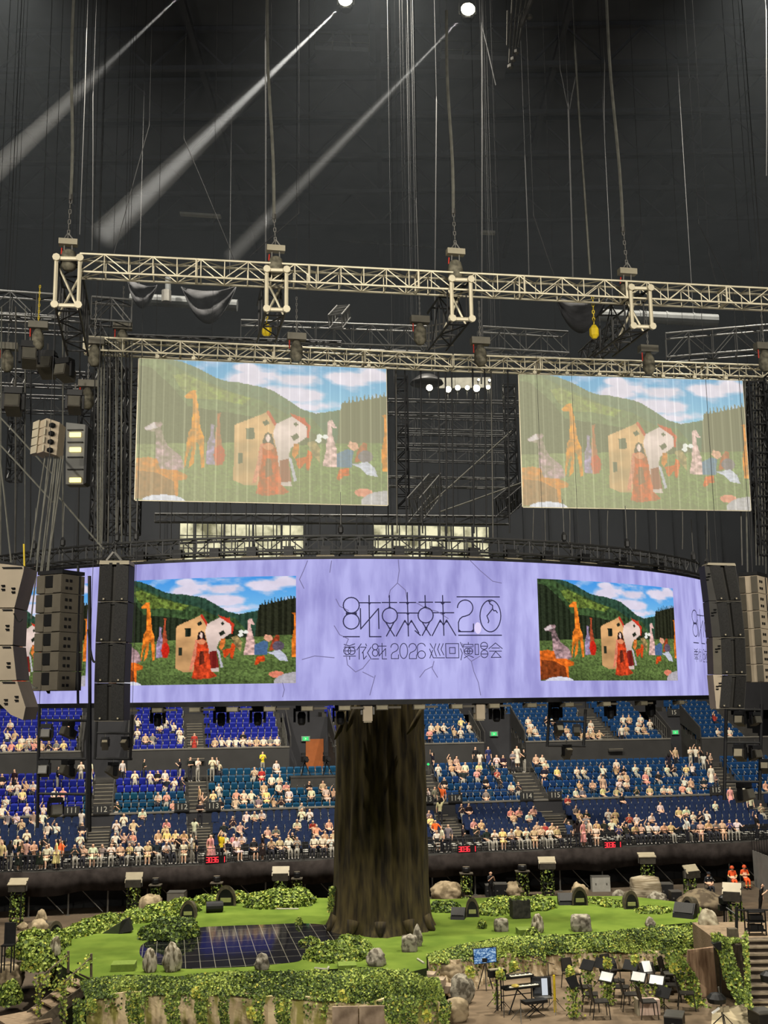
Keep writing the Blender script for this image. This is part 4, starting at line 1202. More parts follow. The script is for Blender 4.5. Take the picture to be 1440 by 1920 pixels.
# ------------------------------------------------------------------ lit lamps between the screens
k = 0
for px, py, r, w in ((805, 728, .24, 'far left'), (840, 731, .24, 'second'), (858, 728, .2, 'third'), (876, 728, .17, 'fourth'), (893, 729, .27, 'largest, fifth'), (915, 727, .16, 'far right'), (897, 713, .08, 'small upper left'), (918, 714, .1, 'small upper right')):
    p = at_y(px, py, 50.3); r *= .62
    e = thing('lit_lamp', 'glaring white lamp between the two hanging screens, %s of the cluster' % w, 'lamp', p - V((0, 0, r)), 'lit lamps between the screens')
    m = MB(); m.add([p + V((r * math.cos(t * .5236), -.1, r * math.sin(t * .5236))) for t in range(12)], [tuple(range(12))[::-1]]); m.build('lens', LAMP, e)
    MB().lathe(p + V((0, .22, -r)), ((r * .7, 0), (r * 1.1, .1), (r * 1.1, r * 1.6), (r * .7, r * 2)), 10).build('housing', BLK, e)
    MB().tube(p + V((0, .2, 0)), V((p.x, p.y + .2, at_y(px, 752, 50.4).z)), .03, 4).build('yoke', BLK, e)
m = MB(); a = at_y(800, 716, 53); m.lathe(a - V((0, 0, .1)), ((.85, 0), (.8, .12), (.4, .42), (.05, .5)), 16)
o = m.build('lamp_canopy', BLK, smooth=True); tag(o, 'black umbrella-shaped lamp hood left of the lit lamps', 'hood')
m = MB(); m.obox(at_y(870, 718, 56), V((1.4, 0, 0)), V((0, .05, 0)), V((0, 0, .28)))
o = m.build('lit_board', mat('board_pale', (150, 148, 136), .6, 0, .2, 2)); tag(o, 'pale board behind the lit lamps between the screens', 'board')
# hanging motor bags and hoists
k = 0
for px, py, Y, w in ((72, 610, 34, 'at the far left'), (178, 640, 33, 'under the left end of the screen truss'), (230, 612, 38, 'right of the short grey truss'), (556, 632, 34, 'above the left screen'), (787, 600, 40, 'beside the pipe grid'), (900, 640, 34.5, 'above the gap between the screens'), (1215, 655, 35, 'above the right screen'), (1432, 650, 36, 'at the right edge'), (165, 850 - 130, 36, 'left of the left screen'), (15, 650, 38, 'on the left edge')):
    p = at_y(px, py, Y); s = 16 * mpp(p)
    e = thing('motor_hoist', 'small motor hoist with a grey bag hanging %s' % w, 'hoist', p - V((0, 0, 3 * s)), 'small motor hoists')
    MB().box(p, (2.2 * s, s, .8 * s), .2).build('motor_body', mat('hoist_grey', (104, 100, 88), .5, .1, .1, 3), e)
    MB().lathe(p - V((0, 0, 3.0 * s)), ((.4 * s, 0), (.75 * s, .5 * s), (.7 * s, 1.8 * s), (.35 * s, 2.5 * s)), 8).build('chain_bag', BAG, e, smooth=True)
    m = MB(); chain(m, p + V((0, 0, .4 * s)), p + V((0, 0, 5 * s)), .022, .1); m.build('chain', YEL if px in (72,) else STEEL, e)
    hang(e, p + V((0, 0, 5 * s)))
    MB().tube(p + V((-.8 * s, -.1, -.5 * s)), p + V((-.8 * s, -.1, -1.5 * s)), .022, 5).build('red_handle', RED, e)
for px, py, Y, w in ((1114, 620, 33, 'right'), (500, 617, 33.5, 'left')):
    p = at_y(px, py, at_z(px, 560, zt1).y + .3)
    e = thing('yellow_hoist', 'yellow hook block on a chain under the highest truss, the %s one' % w, 'hoist', p - V((0, 0, .3)))
    MB().lathe(p - V((0, 0, .25)), ((.06, 0), (.14, .1), (.14, .3), (.06, .42)), 8).build('hook_block', YEL, e)
    m = MB(); chain(m, p + V((0, 0, .2)), p + V((0, 0, 1.1)), .03, .1); m.build('chain', YEL, e)
    MB().lathe(p + V((.02, 0, -.0)), ((.05, 0), (.11, .05), (.05, .12)), 8).build('pulley', STEEL, e)

# ------------------------------------------------------------------ moving lamps
def moving_lamp(px, py, Y, size, tilt, pan, label, pale=False, group=None):
    p = at_y(px, py, Y); s = size * mpp(p)
    e = thing('moving_lamp', label, 'lamp', p - V((0, 0, s)), group)
    MB().box(p + V((0, 0, .75 * s)), (.9 * s, .7 * s, .35 * s), pan).build('base', BLK, e)
    m = MB()
    R = Matrix.Rotation(pan, 3, 'Z')
    for q in (-1, 1): m.obox(p + R @ V((.5 * s * q, 0, .2 * s)), R @ V((.07 * s, 0, 0)), R @ V((0, .2 * s, 0)), V((0, 0, .45 * s)))
    m.obox(p + V((0, 0, .62 * s)), R @ V((.57 * s, 0, 0)), R @ V((0, .2 * s, 0)), V((0, 0, .06 * s)))
    m.build('yoke', BLK, e)
    T = R @ Matrix.Rotation(tilt, 3, 'X')
    m = MB()
    m.obox(p, T @ V((.38 * s, 0, 0)), T @ V((0, .62 * s, 0)), T @ V((0, 0, .36 * s)))
    h = m.build('head', mat('lamp_head', (74, 70, 62), .5, 0, .1, 3), e)
    MB().obox(p + T @ V((0, -.64 * s, 0)), T @ V((.33 * s, 0, 0)), T @ V((0, .03 * s, 0)), T @ V((0, 0, .31 * s))).build('lens', CREAM if pale else mat('lens_grey', (92, 89, 80), .25, 0, .1, 3), e)
    MB().obox(p + T @ V((0, .1 * s, .38 * s)), T @ V((.3 * s, 0, 0)), T @ V((0, .3 * s, 0)), T @ V((0, 0, .03 * s))).build('vent', OLIVE, e)
    MB().tube(p + V((0, 0, .9 * s)), p + V((0, 0, 1.4 * s)), .06 * s, 5).build('clamp', STEEL, e)
G = 'moving lamps on the hanging frames'
for px, py, Y, sz, ti, pa, lab, pl in (
    (87, 1378, 27, 22, -.3, .1, 'black moving lamp on the left hanging frame, upper left', False), (128, 1374, 27, 22, -.4, -.7, 'black moving lamp on the left hanging frame, upper right', False),
    (82, 1446, 27, 22, -.3, .1, 'black moving lamp on the left hanging frame, middle left', False), (127, 1447, 27, 23, -.4, -.7, 'black moving lamp on the left hanging frame, middle right', False),
    (104, 1520, 27, 26, -.2, .5, 'black moving lamp on the left hanging frame, lowest', False),
    (197, 1396, 30, 15, -.9, .1, 'pale-faced moving lamp right of the black speaker column, left of the pair', True), (236, 1396, 30, 16, -.8, -.4, 'pale-faced moving lamp right of the black speaker column, right of the pair', True),
    (212, 1448, 30, 20, -.6, -.9, 'dark moving lamp below the pair of pale-faced lamps', False),
    (1388, 1352, 30, 20, -.3, -.6, 'black moving lamp on the right hanging frame, upper left', True), (1416, 1352, 30, 18, -.3, .3, 'black moving lamp on the right hanging frame, upper right', False),
    (1388, 1416, 30, 22, -.4, -.6, 'black moving lamp on the right hanging frame, middle left', True), (1416, 1416, 30, 20, -.3, .3, 'black moving lamp on the right hanging frame, middle right', False),
    (1434, 1440, 30, 18, -.5, -.4, 'pale-faced moving lamp at the right edge', True), (1396, 1492, 30, 26, -.3, .6, 'grey moving lamp on the right hanging frame, lowest', False),
    (1048, 1370, 34, 16, -.6, .2, 'moving lamp hanging before the upper seats right of the tree, left of the pair', True), (1082, 1372, 34, 15, -.4, -.2, 'moving lamp hanging before the upper seats right of the tree, right of the pair', False),
    (1063, 1412, 34, 17, -1.0, .5, 'moving lamp hanging below the pair right of the tree', True),
    (55, 672, 34, 34, -.2, .3, 'large dark moving lamp in the left rig, upper', False), (122, 700, 33, 30, -.2, -.3, 'large dark moving lamp in the left rig, right of the upper one', False),
    (88, 690, 36, 34, -.3, 0, 'large dark moving lamp in the left rig, middle', False), (140, 760, 33, 30, -.2, .2, 'large dark moving lamp in the left rig, lower right', False), (25, 760, 36, 36, -.2, .2, 'large dark moving lamp in the left rig, lower left', False)):
    moving_lamp(px, py, Y, sz, ti, pa, lab, pl, G)
def frame(x0, x1, ys, y0, y1, Y, label):
    e = thing('lamp_ladder', label, 'frame', at_y((x0 + x1) / 2, y1, Y))
    for x in (x0, x1): MB().tube(at_y(x, y0, Y), at_y(x - 4, y1, Y), .045, 6).build('upright', RIG, e)
    for x in (x0, x1): hang(e, at_y(x, y0, Y), .008, 23.5)
    for y in ys: MB().tube(at_y(x0 - 2, y, Y), at_y(x1, y + 1, Y), .035, 5).build('crossbar', ALUD, e)
    return e
frame(74, 166, (1350, 1422, 1488), 1320, 1552, 27, 'tall dark pipe frame holding lamps at the left')
frame(182, 248, (1374, 1422), 1340, 1424, 30, 'pipe frame holding pale-faced lamps right of the black speaker column')
frame(1362, 1428, (1330, 1392, 1465), 1320, 1500, 30, 'tall dark pipe frame holding lamps at the right')
frame(1030, 1098, (1352, 1398), 1330, 1400, 34, 'small pipe frame holding lamps before the upper seats right of the tree')

# ------------------------------------------------------------------ loudspeaker arrays
PORT = mat('port_black', (12, 12, 12), .9, 0, .1, 3)
def slab(mb, pts, Y, depth): return mb.prism([at_y(x, y, Y) for x, y in pts], V((0, depth, 0)))
# far left, tan, curved
e = thing('speaker_array', 'curved tan loudspeaker column cut by the left edge', 'speaker', at_y(20, 1345, 19))
for pts, ports in (([(-40, 1052), (45, 1062), (44, 1072), (27, 1139), (-40, 1139)], ((6, 1098), (25, 1103))), ([(-40, 1141), (27, 1141), (24, 1209), (-40, 1209)], ((14, 1173),)), ([(-40, 1211), (24, 1211), (31, 1275), (-40, 1276)], ((16, 1243),)), ([(-40, 1278), (32, 1277), (48, 1326), (43, 1350), (20, 1340), (0, 1320), (-12, 1278)], ((11, 1312), (31, 1306)))):
    c = slab(MB(), pts, 19, .7).build('cabinet', TANCAB, e)
    m = MB()
    for x, y in ports:
        for d in (0, 7): m.obox(at_y(x, y + d, 18.98), V((.03, 0, 0)), V((0, .02, 0)), V((0, 0, .012)))
    m.build('handle_slots', PORT, c)
    m = MB()
    for f in (0, 1): m.tube(at_y(pts[0 if f == 0 else 1][0] + (44 if f == 0 else -4), pts[1][1] + 2, 18.97), at_y(pts[1][0] - 20, pts[1][1] + 2, 18.97), .012, 4)
    m.build('rigging_bar', RIG, c)
MB().tube(at_y(-20, 1050, 19.3), at_y(46, 1066, 19.3), .05, 5).build('flying_bar', RIG, e)
MB().tube(at_y(46, 1066, 19.3), at_y(45, 1020, 19.3), .02, 4).build('chain', YEL, e)

def cab_array(px, py0, n, hpx, wpx, dpx, Y, yaw, label, m_front, m_side, lean=0.0, ports=True, horn=True, name='speaker_array', cx=None):
    """n boxes in a column; front left of the picture, one side seen at the right"""
    P0 = at_y(px, py0, Y); k = mpp(P0)
    h = hpx * k; w = wpx * k; dpt = dpx * k
    e = thing(name, label, 'speaker', at_y(px, py0 + n * hpx, Y))
    R = Matrix.Rotation(yaw, 3, 'Z')
    ax, ay = R @ V((1, 0, 0)), R @ V((0, 1, 0))
    for i in range(n):
        c = P0 - V((0, 0, h * (i + .5))) + ax * ((cx(i) if cx else 0) * k)
        hz = V((0, 0, h * .485))
        cb = MB().obox(c, ax * w / 2, ay * dpt / 2, hz).build('cabinet', m_side, e)
        for s in (-1, 1):
            MB().obox(c - ay * (dpt / 2 + .012) + ax * (w * .33 * s), ax * w * .165, ay * .012, hz * .94).build('grille', m_front, cb)
        if horn:
            f = c - ay * (dpt / 2 - .005)
            MB().prism([f - ax * w * .15 + hz * .9 - ay * .02, f + ax * w * .15 + hz * .9 - ay * .02, f + ax * w * .05 - hz * .1 + ay * .10, f - ax * w * .05 - hz * .1 + ay * .10], -hz * 1.2).build('horn', PORT, cb)
        if ports:
            q = MB()
            for z in (-.45, .35):
                for s in (-.30, -.12): q.obox(c + ax * (w / 2 + .006) + ay * (dpt * s) + hz * z, ax * .008, ay * dpt * .05, hz * .14)
            q.build('handle_slots', PORT, cb)
            MB().obox(c + ax * (w / 2 + .006) + ay * (dpt * .27), ax * .01, ay * .02, hz * .95).build('rigging_bar', RIG, cb)
    MB().obox(P0 + V((0, 0, .05)), ax * w * .5, ay * dpt * .5, V((0, 0, .04))).build('flying_frame', RIG, e)
    return e
cab_array(115, 1080, 6, 35.5, 62, 58, 24, R_(-28), 'six-box olive loudspeaker column left of the tall black column', OLIVE, OLIVE)
cab_array(1412, 1082, 6, 32.5, 34, 60, 27, R_(-36), 'six-box olive loudspeaker column at the right edge', OLIVE, TANCAB, horn=False)
# tall black column, left
def vee_column(rows, Y, label, side=False):
    e = thing('speaker_column', label, 'speaker', at_y((rows[-1][0] + rows[-1][1]) / 2, rows[-1][2], Y))
    for (xa, xb, y0), (xc, xd, y1) in zip(rows, rows[1:]):
        xm0, xm1 = (xa + xb) / 2, (xc + xd) / 2
        c = MB().prism([at_y(xa, y0 + 1, Y), at_y(xb, y0 + 1, Y), at_y(xd, y1 - 1, Y), at_y(xc, y1 - 1, Y)], V((0, .55, 0))).build('cabinet', CASE, e)
        for (p, q, r, s) in ((xa + 1, xm0 - 4, xc + 1, xm1 - 4), (xm0 + 4, xb - 1, xm1 + 4, xd - 1)):
            lft = p < xm0 - 4.5
            yl, yr = (Y - .04, Y - .12) if lft else (Y - .12, Y - .04)
            MB().add([at_y(p, y0 + 2, yl), at_y(q, y0 + 2, yr), at_y(s, y1 - 2, yr), at_y(r, y1 - 2, yl), at_y(p, y0 + 2, Y), at_y(q, y0 + 2, Y), at_y(s, y1 - 2, Y), at_y(r, y1 - 2, Y)],
                     [(0, 1, 2, 3), (4, 7, 6, 5), (0, 4, 5, 1), (3, 2, 6, 7), (0, 3, 7, 4), (1, 5, 6, 2)]).build('grille', GRILLE, c)
        MB().tube(at_y(xc, y1, Y - .13), at_y(xd, y1, Y - .13), .01, 4).build('seam', OLIVE, c)
        for x in (xc + (xd - xc) * .2, xc + (xd - xc) * .8): MB().obox(at_y(x, y1 - 5, Y - .12), V((.016, 0, 0)), V((0, .02, 0)), V((0, 0, .016))).build('bolt', CREAM, c)
    return e
e = vee_column([(187, 242, 1053), (183, 240, 1128), (179, 236, 1204), (177, 233, 1280), (176, 232, 1352)], 23, 'tall black four-box loudspeaker column in front of the left end of the lavender screen')
MB().prism([at_y(186, 1058, 22.9), at_y(242, 1058, 22.9), at_y(242, 1051, 22.9), at_y(187, 1051, 22.9)], V((0, .5, 0))).build('flying_frame', CREAM, e)
m = MB(); m.tube(at_y(200, 1051, 23), at_y(213, 1035, 23), .03, 4); m.tube(at_y(228, 1051, 23), at_y(215, 1035, 23), .03, 4); m.build('bridle', STEEL, e)
e = vee_column([(1329, 1379, 1058), (1343, 1390, 1127), (1351, 1397, 1195), (1353, 1400, 1265), (1348, 1396, 1328)], 26, 'tall curved black four-box loudspeaker column at the right end of the lavender screen')
for (a, b, y0, c, d, y1), mm in zip(((1321, 1331, 1060, 1329, 1344, 1127), (1329, 1344, 1127, 1335, 1352, 1195), (1336, 1352, 1195, 1338, 1354, 1265), (1337, 1354, 1265, 1343, 1350, 1330)), (CASE, CASE, OLIVE, TANCAB)):
    s = MB().prism([at_y(a, y0, 25.97), at_y(b, y0, 25.97), at_y(d, y1 - 1, 25.97), at_y(c, y1 - 1, 25.97)], V((0, .5, 0))).build('side_panel', mm, e)
    q = MB()
    for dx, dy in ((.35, 22), (.35, 27), (.65, 16), (.65, 21)): q.obox(at_y(a + (b - a) * dx + 2, y0 + dy, 25.96), V((.03, 0, 0)), V((0, .02, 0)), V((0, 0, .014)))
    q.build('handle_slots', PORT, s)
MB().prism([at_y(1326, 1059, 25.9), at_y(1380, 1061, 25.9), at_y(1378, 1056, 25.9), at_y(1328, 1055, 25.9)], V((0, .5, 0))).build('flying_frame', CREAM, e)
# small four-box array high at the left and the grey rack with lit windows beside it
e = thing('speaker_array', 'small tilted four-box loudspeaker cluster high at the left, left of the hanging screen', 'speaker', at_y(85, 855, 30))
for i in range(4):
    y = 790 + i * 15.5; x = 66 - i * 1.5
    c = MB().prism([at_y(x + 8, y, 30), at_y(x + 22, y - 6, 29.8), at_y(x + 46, y + 2, 30), at_y(x + 44, y + 17, 30), at_y(x + 20, y + 10, 29.8), at_y(x + 5, y + 14, 30)], V((0, .6, 0))).build('cabinet', TANCAB, e)
    MB().lathe(at_y(x + 32, y + 7, 29.85) - V((0, 0, .08)), ((.02, 0), (.09, .04), (.09, .11), (.02, .15)), 8).build('port', PORT, c)
    MB().prism([at_y(x - 4, y + 2, 29.9), at_y(x + 8, y - 3, 29.9), at_y(x + 6, y + 12, 29.9), at_y(x - 5, y + 15, 29.9)], V((0, .3, 0))).build('side_panel', CREAM, c)
    MB().prism([at_y(x + 18, y - 3, 29.7), at_y(x + 21, y - 3, 29.7), at_y(x + 20, y + 9, 29.7), at_y(x + 17, y + 9, 29.7)], V((0, .05, 0))).build('rigging_bar', CREAM, c)
e = thing('equipment_rack', 'tall grey hanging rack with three yellow-lit windows left of the left screen', 'rack', at_y(142, 910, 33))
MB().prism([at_y(124, 792, 33), at_y(160, 796, 33), at_y(156, 908, 33), at_y(123, 908, 33)], V((0, .5, 0))).build('case', mat('rack_grey', (100, 100, 96), .5, .1, .1, 2), e)
for i, y in enumerate((815, 843, 900)):
    f = MB().obox(at_y(141, y, 32.95), V((.17, 0, 0)), V((0, .04, 0)), V((0, 0, .065))).build('lit_window', LAMPW, e)
for y in (806, 829, 857, 880): MB().obox(at_y(141, y, 32.95), V((.24, 0, 0)), V((0, .03, 0)), V((0, 0, .015))).build('seam', RIG, e)
MB().prism([at_y(160, 796, 32.9), at_y(165, 800, 32.9), at_y(161, 905, 32.9), at_y(156, 908, 32.9)], V((0, .5, 0))).build('side_frame', RIG, e)

# ------------------------------------------------------------------ hanging cables
cnt = {}
def cable(x0, y0, x1, y1, Y, r, where, m=CABLE, cat='cable', sag=0, up=False):
    cnt[where] = cnt.get(where, 0) + 1
    n = 8 if sag else 3
    pts = []
    for i in range(n + 1):
        f = i / n
        pts.append(at_y(x0 + (x1 - x0) * f + (math.sin(f * 5 + x0) * .5 if not sag else 0), y0 + (y1 - y0) * f + sag * 4 * f * (1 - f), Y))
    rr = [r] * len(pts)
    if up: pts.insert(0, V((pts[0].x, pts[0].y, 55.95))); rr = [.008] + rr; pts.insert(1, pts[1] + V((0, 0, .3))); rr.insert(1, .008)
    o = MB().path(pts, rr, 5).build('hanging_cable', m)
    tag(o, 'thin cable, %s of those %s' % (ordinal(cnt[where]), where), cat, 'cables ' + where)
    return o
random.seed(3)
for x, y0, x1, y1 in ((1078, 90, 1106, 515), (1066, 200, 1074, 520), (904, 50, 903, 720), (818, 190, 815, 720), (175, 180, 173, 470), (163, 60, 150, 440), (497, 80, 499, 600), (985, 300, 992, 520), (1133, 120, 1133, 252), (1437, 20, 1437, 330), (780, 380, 788, 600), (735, 620, 740, 720), (905, 55, 930, 160)):
    cable(x, y0, x1, y1, 53 if x != 1078 else 34, .04 if x in (1078, 1066, 818, 904, 497) else .028, 'hanging above the highest truss', STRAP if x == 1078 else CABLED, up=True)
for x0, y0, x1, y1 in ((280, 236, 212, 480), (345, 260, 445, 500), (1000, 405, 1040, 520), (1310, 420, 1430, 660), (560, 400, 470, 480), (1050, 130, 1066, 205), (1082, 130, 1068, 205), (1330, 480, 1350, 560)):
    cable(x0, y0, x1, y1, 50, .02, 'slanting across the dark roof', CABLED, up=True)
for i, x in enumerate((3, 30, 48, 58, 63, 70, 74, 80, 84, 88, 92, 97, 104, 118, 150, 178, 184, 190, 196, 201, 207, 213, 218, 222, 228, 236, 243, 247)):
    top = random.choice((650, 690, 720, 700))
    if 60 < x < 100: top = 855
    bot = random.choice((1040, 1055, 1075)) if x > 110 else random.choice((1080, 1120, 1190))
    if 60 < x < 100:
        cable(x + 22, top, x - 8 + random.uniform(-4, 4), bot - 30, 30.3, .022, 'bundled under the small loudspeaker cluster', STRAP)
    else:
        cable(x, 640 if x > 160 else 575, x - 3 + random.uniform(-3, 3), bot, 33.3 if x > 160 else 37.2, random.choice((.018, .024, .03)), 'hanging left of the left screen', random.choice((CABLE, CABLED, STRAP)))
for x0, y0, x1, y1 in ((0, 782, 100, 890), (0, 834, 100, 942), (108, 930, 195, 1030), (0, 860, 24, 1080)):
    cable(x0, y0, x1, y1, 31, .025, 'slanting at the far left', STRAP)
for x, b in ((728, 1010), (745, 1000), (762, 1010), (792, 1000), (825, 1010), (838, 1000), (850, 1010), (889, 1000), (912, 1010), (924, 1010), (955, 1000)):
    cable(x - 3, 684, x, b, at_z(x, 670, zt2).y + .25, .025 if x not in (838, 889) else .03, 'in the gap between the screens', random.choice((CABLE, CABLED, RIG)))
for x0, y0, x1, y1 in ((960, 808, 790, 960), (985, 903, 825, 960)):
    cable(x0, y0, x1, y1, 43, .03, 'slanting in the gap between the screens', STRAP)
for x in (300, 322, 352, 380, 405, 432, 462, 480, 512, 545, 572, 600, 640, 668, 700):
    cable(x, 940, x + random.uniform(-2, 2), 1010, SCREENW[0][0].lerp(SCREENW[0][1], (x - 261) / 463).y + .1, .016, 'below the left screen', CABLED)
for x in (1000, 1022, 1068, 1105, 1140, 1192, 1230, 1280, 1325):
    cable(x, 950, x + random.uniform(-2, 3), 1030, SCREENW[1][0].lerp(SCREENW[1][1], (x - 977) / 420).y + .1, .016, 'below the right screen', CABLE)
for x in (1385, 1396, 1404, 1412, 1418, 1424, 1430, 1436, 1441):
    cable(x, 700 if x > 1394 else 712, x + 6, random.choice((1060, 1080)), at_z(x, 684, zt2).y + .25, random.choice((.02, .03)), 'hanging right of the right screen', random.choice((CABLE, CABLED, STRAP)))
cable(146, 1060, 146, 1320, 24, .03, 'beside the left loudspeaker columns', CABLED)
cable(168, 1080, 168, 1560, 24, .04, 'beside the left loudspeaker columns', CABLED)
cable(165, 1180, 178, 1240, 23.5, .025, 'beside the left loudspeaker columns', CABLED, sag=20)
cable(26, 1150, 42, 1160, 18.8, .012, 'beside the left loudspeaker columns', CABLED, sag=10)
cable(40, 1240, 70, 1290, 22, .02, 'beside the left loudspeaker columns', STRAP, sag=14)
# hoist rings at the ends of the ring's hanging lines
for i, (px, py) in enumerate(((45, 1045), (100, 1030), (205, 1035), (242, 1000), (640, 1000), (1074, 1000), (1195, 1000), (1320, 1030), (1345, 1040), (1370, 1045))):
    p = RP(ring_hit(px, 1060)[0], RZ1 + .93, RR - .36); s = 10 * mpp(p)
    e = thing('shackle', 'steel shackle and hook on a line above the lavender screen, %s from the left' % ordinal(i + 1), 'shackle', p - V((0, 0, s)), 'shackles above the curved screen')
    MB().lathe(p - V((0, 0, s)), ((.2 * s, 0), (.5 * s, .3 * s), (.5 * s, 1.2 * s), (.2 * s, 1.8 * s)), 6).build('hook', ALUD, e)
    m = MB(); m.tube(p, p + V((-.9 * s, 0, -1.5 * s)), .08 * s, 4); m.tube(p, p + V((.9 * s, 0, -1.5 * s)), .08 * s, 4); m.build('bridle', ALUD, e)
    m = MB(); m.tube(p, p + V((0, 0, 7 * s)), .08 * s, 4); m.build('line', CABLE, e)

# ------------------------------------------------------------------ the thin haze that hangs under the roof
hz = bpy.data.materials.new('arena_haze'); hz.use_nodes = True
nt = hz.node_tree; nt.nodes.remove(nt.nodes['Principled BSDF'])
vs = nt.nodes.new('ShaderNodeVolumeScatter'); vs.inputs['Color'].default_value = (.80, .90, 1, 1); vs.inputs['Density'].default_value = .0005
nt.links.new(vs.outputs[0], nt.nodes['Material Output'].inputs['Volume'])
o = MB().obox(SP(0, -3, 37.5), SU * 58, SN * 32, V((0, 0, 18.3))).build('haze', hz)
tag(o, 'thin grey haze hanging in the dark under the roof', 'haze', None, 'stuff')
# ------------------------------------------------------------------ people: one continuous body each, grown round a skeleton
SKIN = mat('skin', (222, 178, 148), .55, 0, .06, 8)
HAIR = mat('hair_dark', (26, 20, 18), .6, 0, .2, 12)
SHIRT = mat('shirt_cloth', (255, 255, 255), .85, 0, .1, 9, objcol=True)
PANTS = mat('trousers_dark', (44, 44, 52), .85, 0, .2, 6)
PANTSL = mat('trousers_pale', (150, 145, 134), .85, 0, .1, 6)
SHOE = mat('shoes', (170, 166, 160), .7, 0, .2, 6)
PMATS = [SHIRT, SKIN, PANTS, HAIR, SHOE, PANTSL]
def grow(name, J, B, labels, extra=None, mats=None, head=None, hair_long=0.0):
    """J joint -> (place, radius); B bones (a, b, material); the surface is grown with a skin and smoothed"""
    names = list(J)
    me = bpy.data.meshes.new('skeleton')
    me.from_pydata([J[n][0] for n in names], [(names.index(a), names.index(b)) for a, b, _ in B], [])
    o = bpy.data.objects.new('skeleton', me); COL.objects.link(o)
    sk = o.modifiers.new('s', 'SKIN'); sk.use_smooth_shade = True
    if not me.skin_vertices: me.attributes.new
    sv = me.skin_vertices
    if len(sv) == 0:
        bpy.context.view_layer.objects.active = o
        bpy.ops.mesh.customdata_skin_add()
    for i, n in enumerate(names):
        r = J[n][1]
        me.skin_vertices[0].data[i].radius = r if isinstance(r, tuple) else (r, r)
        me.skin_vertices[0].data[i].use_root = (i == 0)
    sb = o.modifiers.new('u', 'SUBSURF'); sb.levels = sb.render_levels = 1
    dg = bpy.context.evaluated_depsgraph_get()
    out = bpy.data.meshes.new_from_object(o.evaluated_get(dg))
    bpy.data.objects.remove(o)
    out.name = name
    out.materials.clear()
    for m in (mats or PMATS): out.materials.append(m)
    segs = [(V(J[a][0]), V(J[b][0]), mi) for a, b, mi in B]
    hp = V(J['head'][0])
    mis = []
    for p in out.polygons:
        c = p.center
        best, bd = 0, 1e9
        for a, b, mi in segs:
            ab = b - a; t = max(0, min(1, (c - a).dot(ab) / max(ab.length_squared, 1e-9)))
            dd = (c - a - ab * t).length
            if dd < bd: best, bd = mi, dd
        if best == 1 and (c - hp).length < .2 and c.z > hp.z - .12:
            if c.y > hp.y + .025 or c.z > hp.z + .075 or (abs(c.x - hp.x) > .075 and c.z > hp.z - .02): best = 3
        mis.append(best)
    out.polygons.foreach_set('material_index', mis)
    if hair_long or extra:
        b = MB()
        if hair_long:
            b.lathe(hp + V((0, .075, -hair_long)), ((.03, 0), (.08, .05), (.088, hair_long * .6), (.085, hair_long), (.075, hair_long + .07), (.03, hair_long + .105)), 8, 3)
        if extra: extra(b, J)
        v0 = len(out.vertices)
        co = [tuple(v.co) for v in out.vertices] + [tuple(p) for p in b.v]
        fs = [tuple(p.vertices) for p in out.polygons] + [tuple(v0 + i for i in f) for f in b.f]
        m2 = bpy.data.meshes.new(name); m2.from_pydata(co, [], fs)
        for m in (mats or PMATS): m2.materials.append(m)
        m2.polygons.foreach_set('material_index', mis + b.m)
        m2.polygons.foreach_set('use_smooth', [True] * len(m2.polygons))
        m2.update()
        return m2
    return out
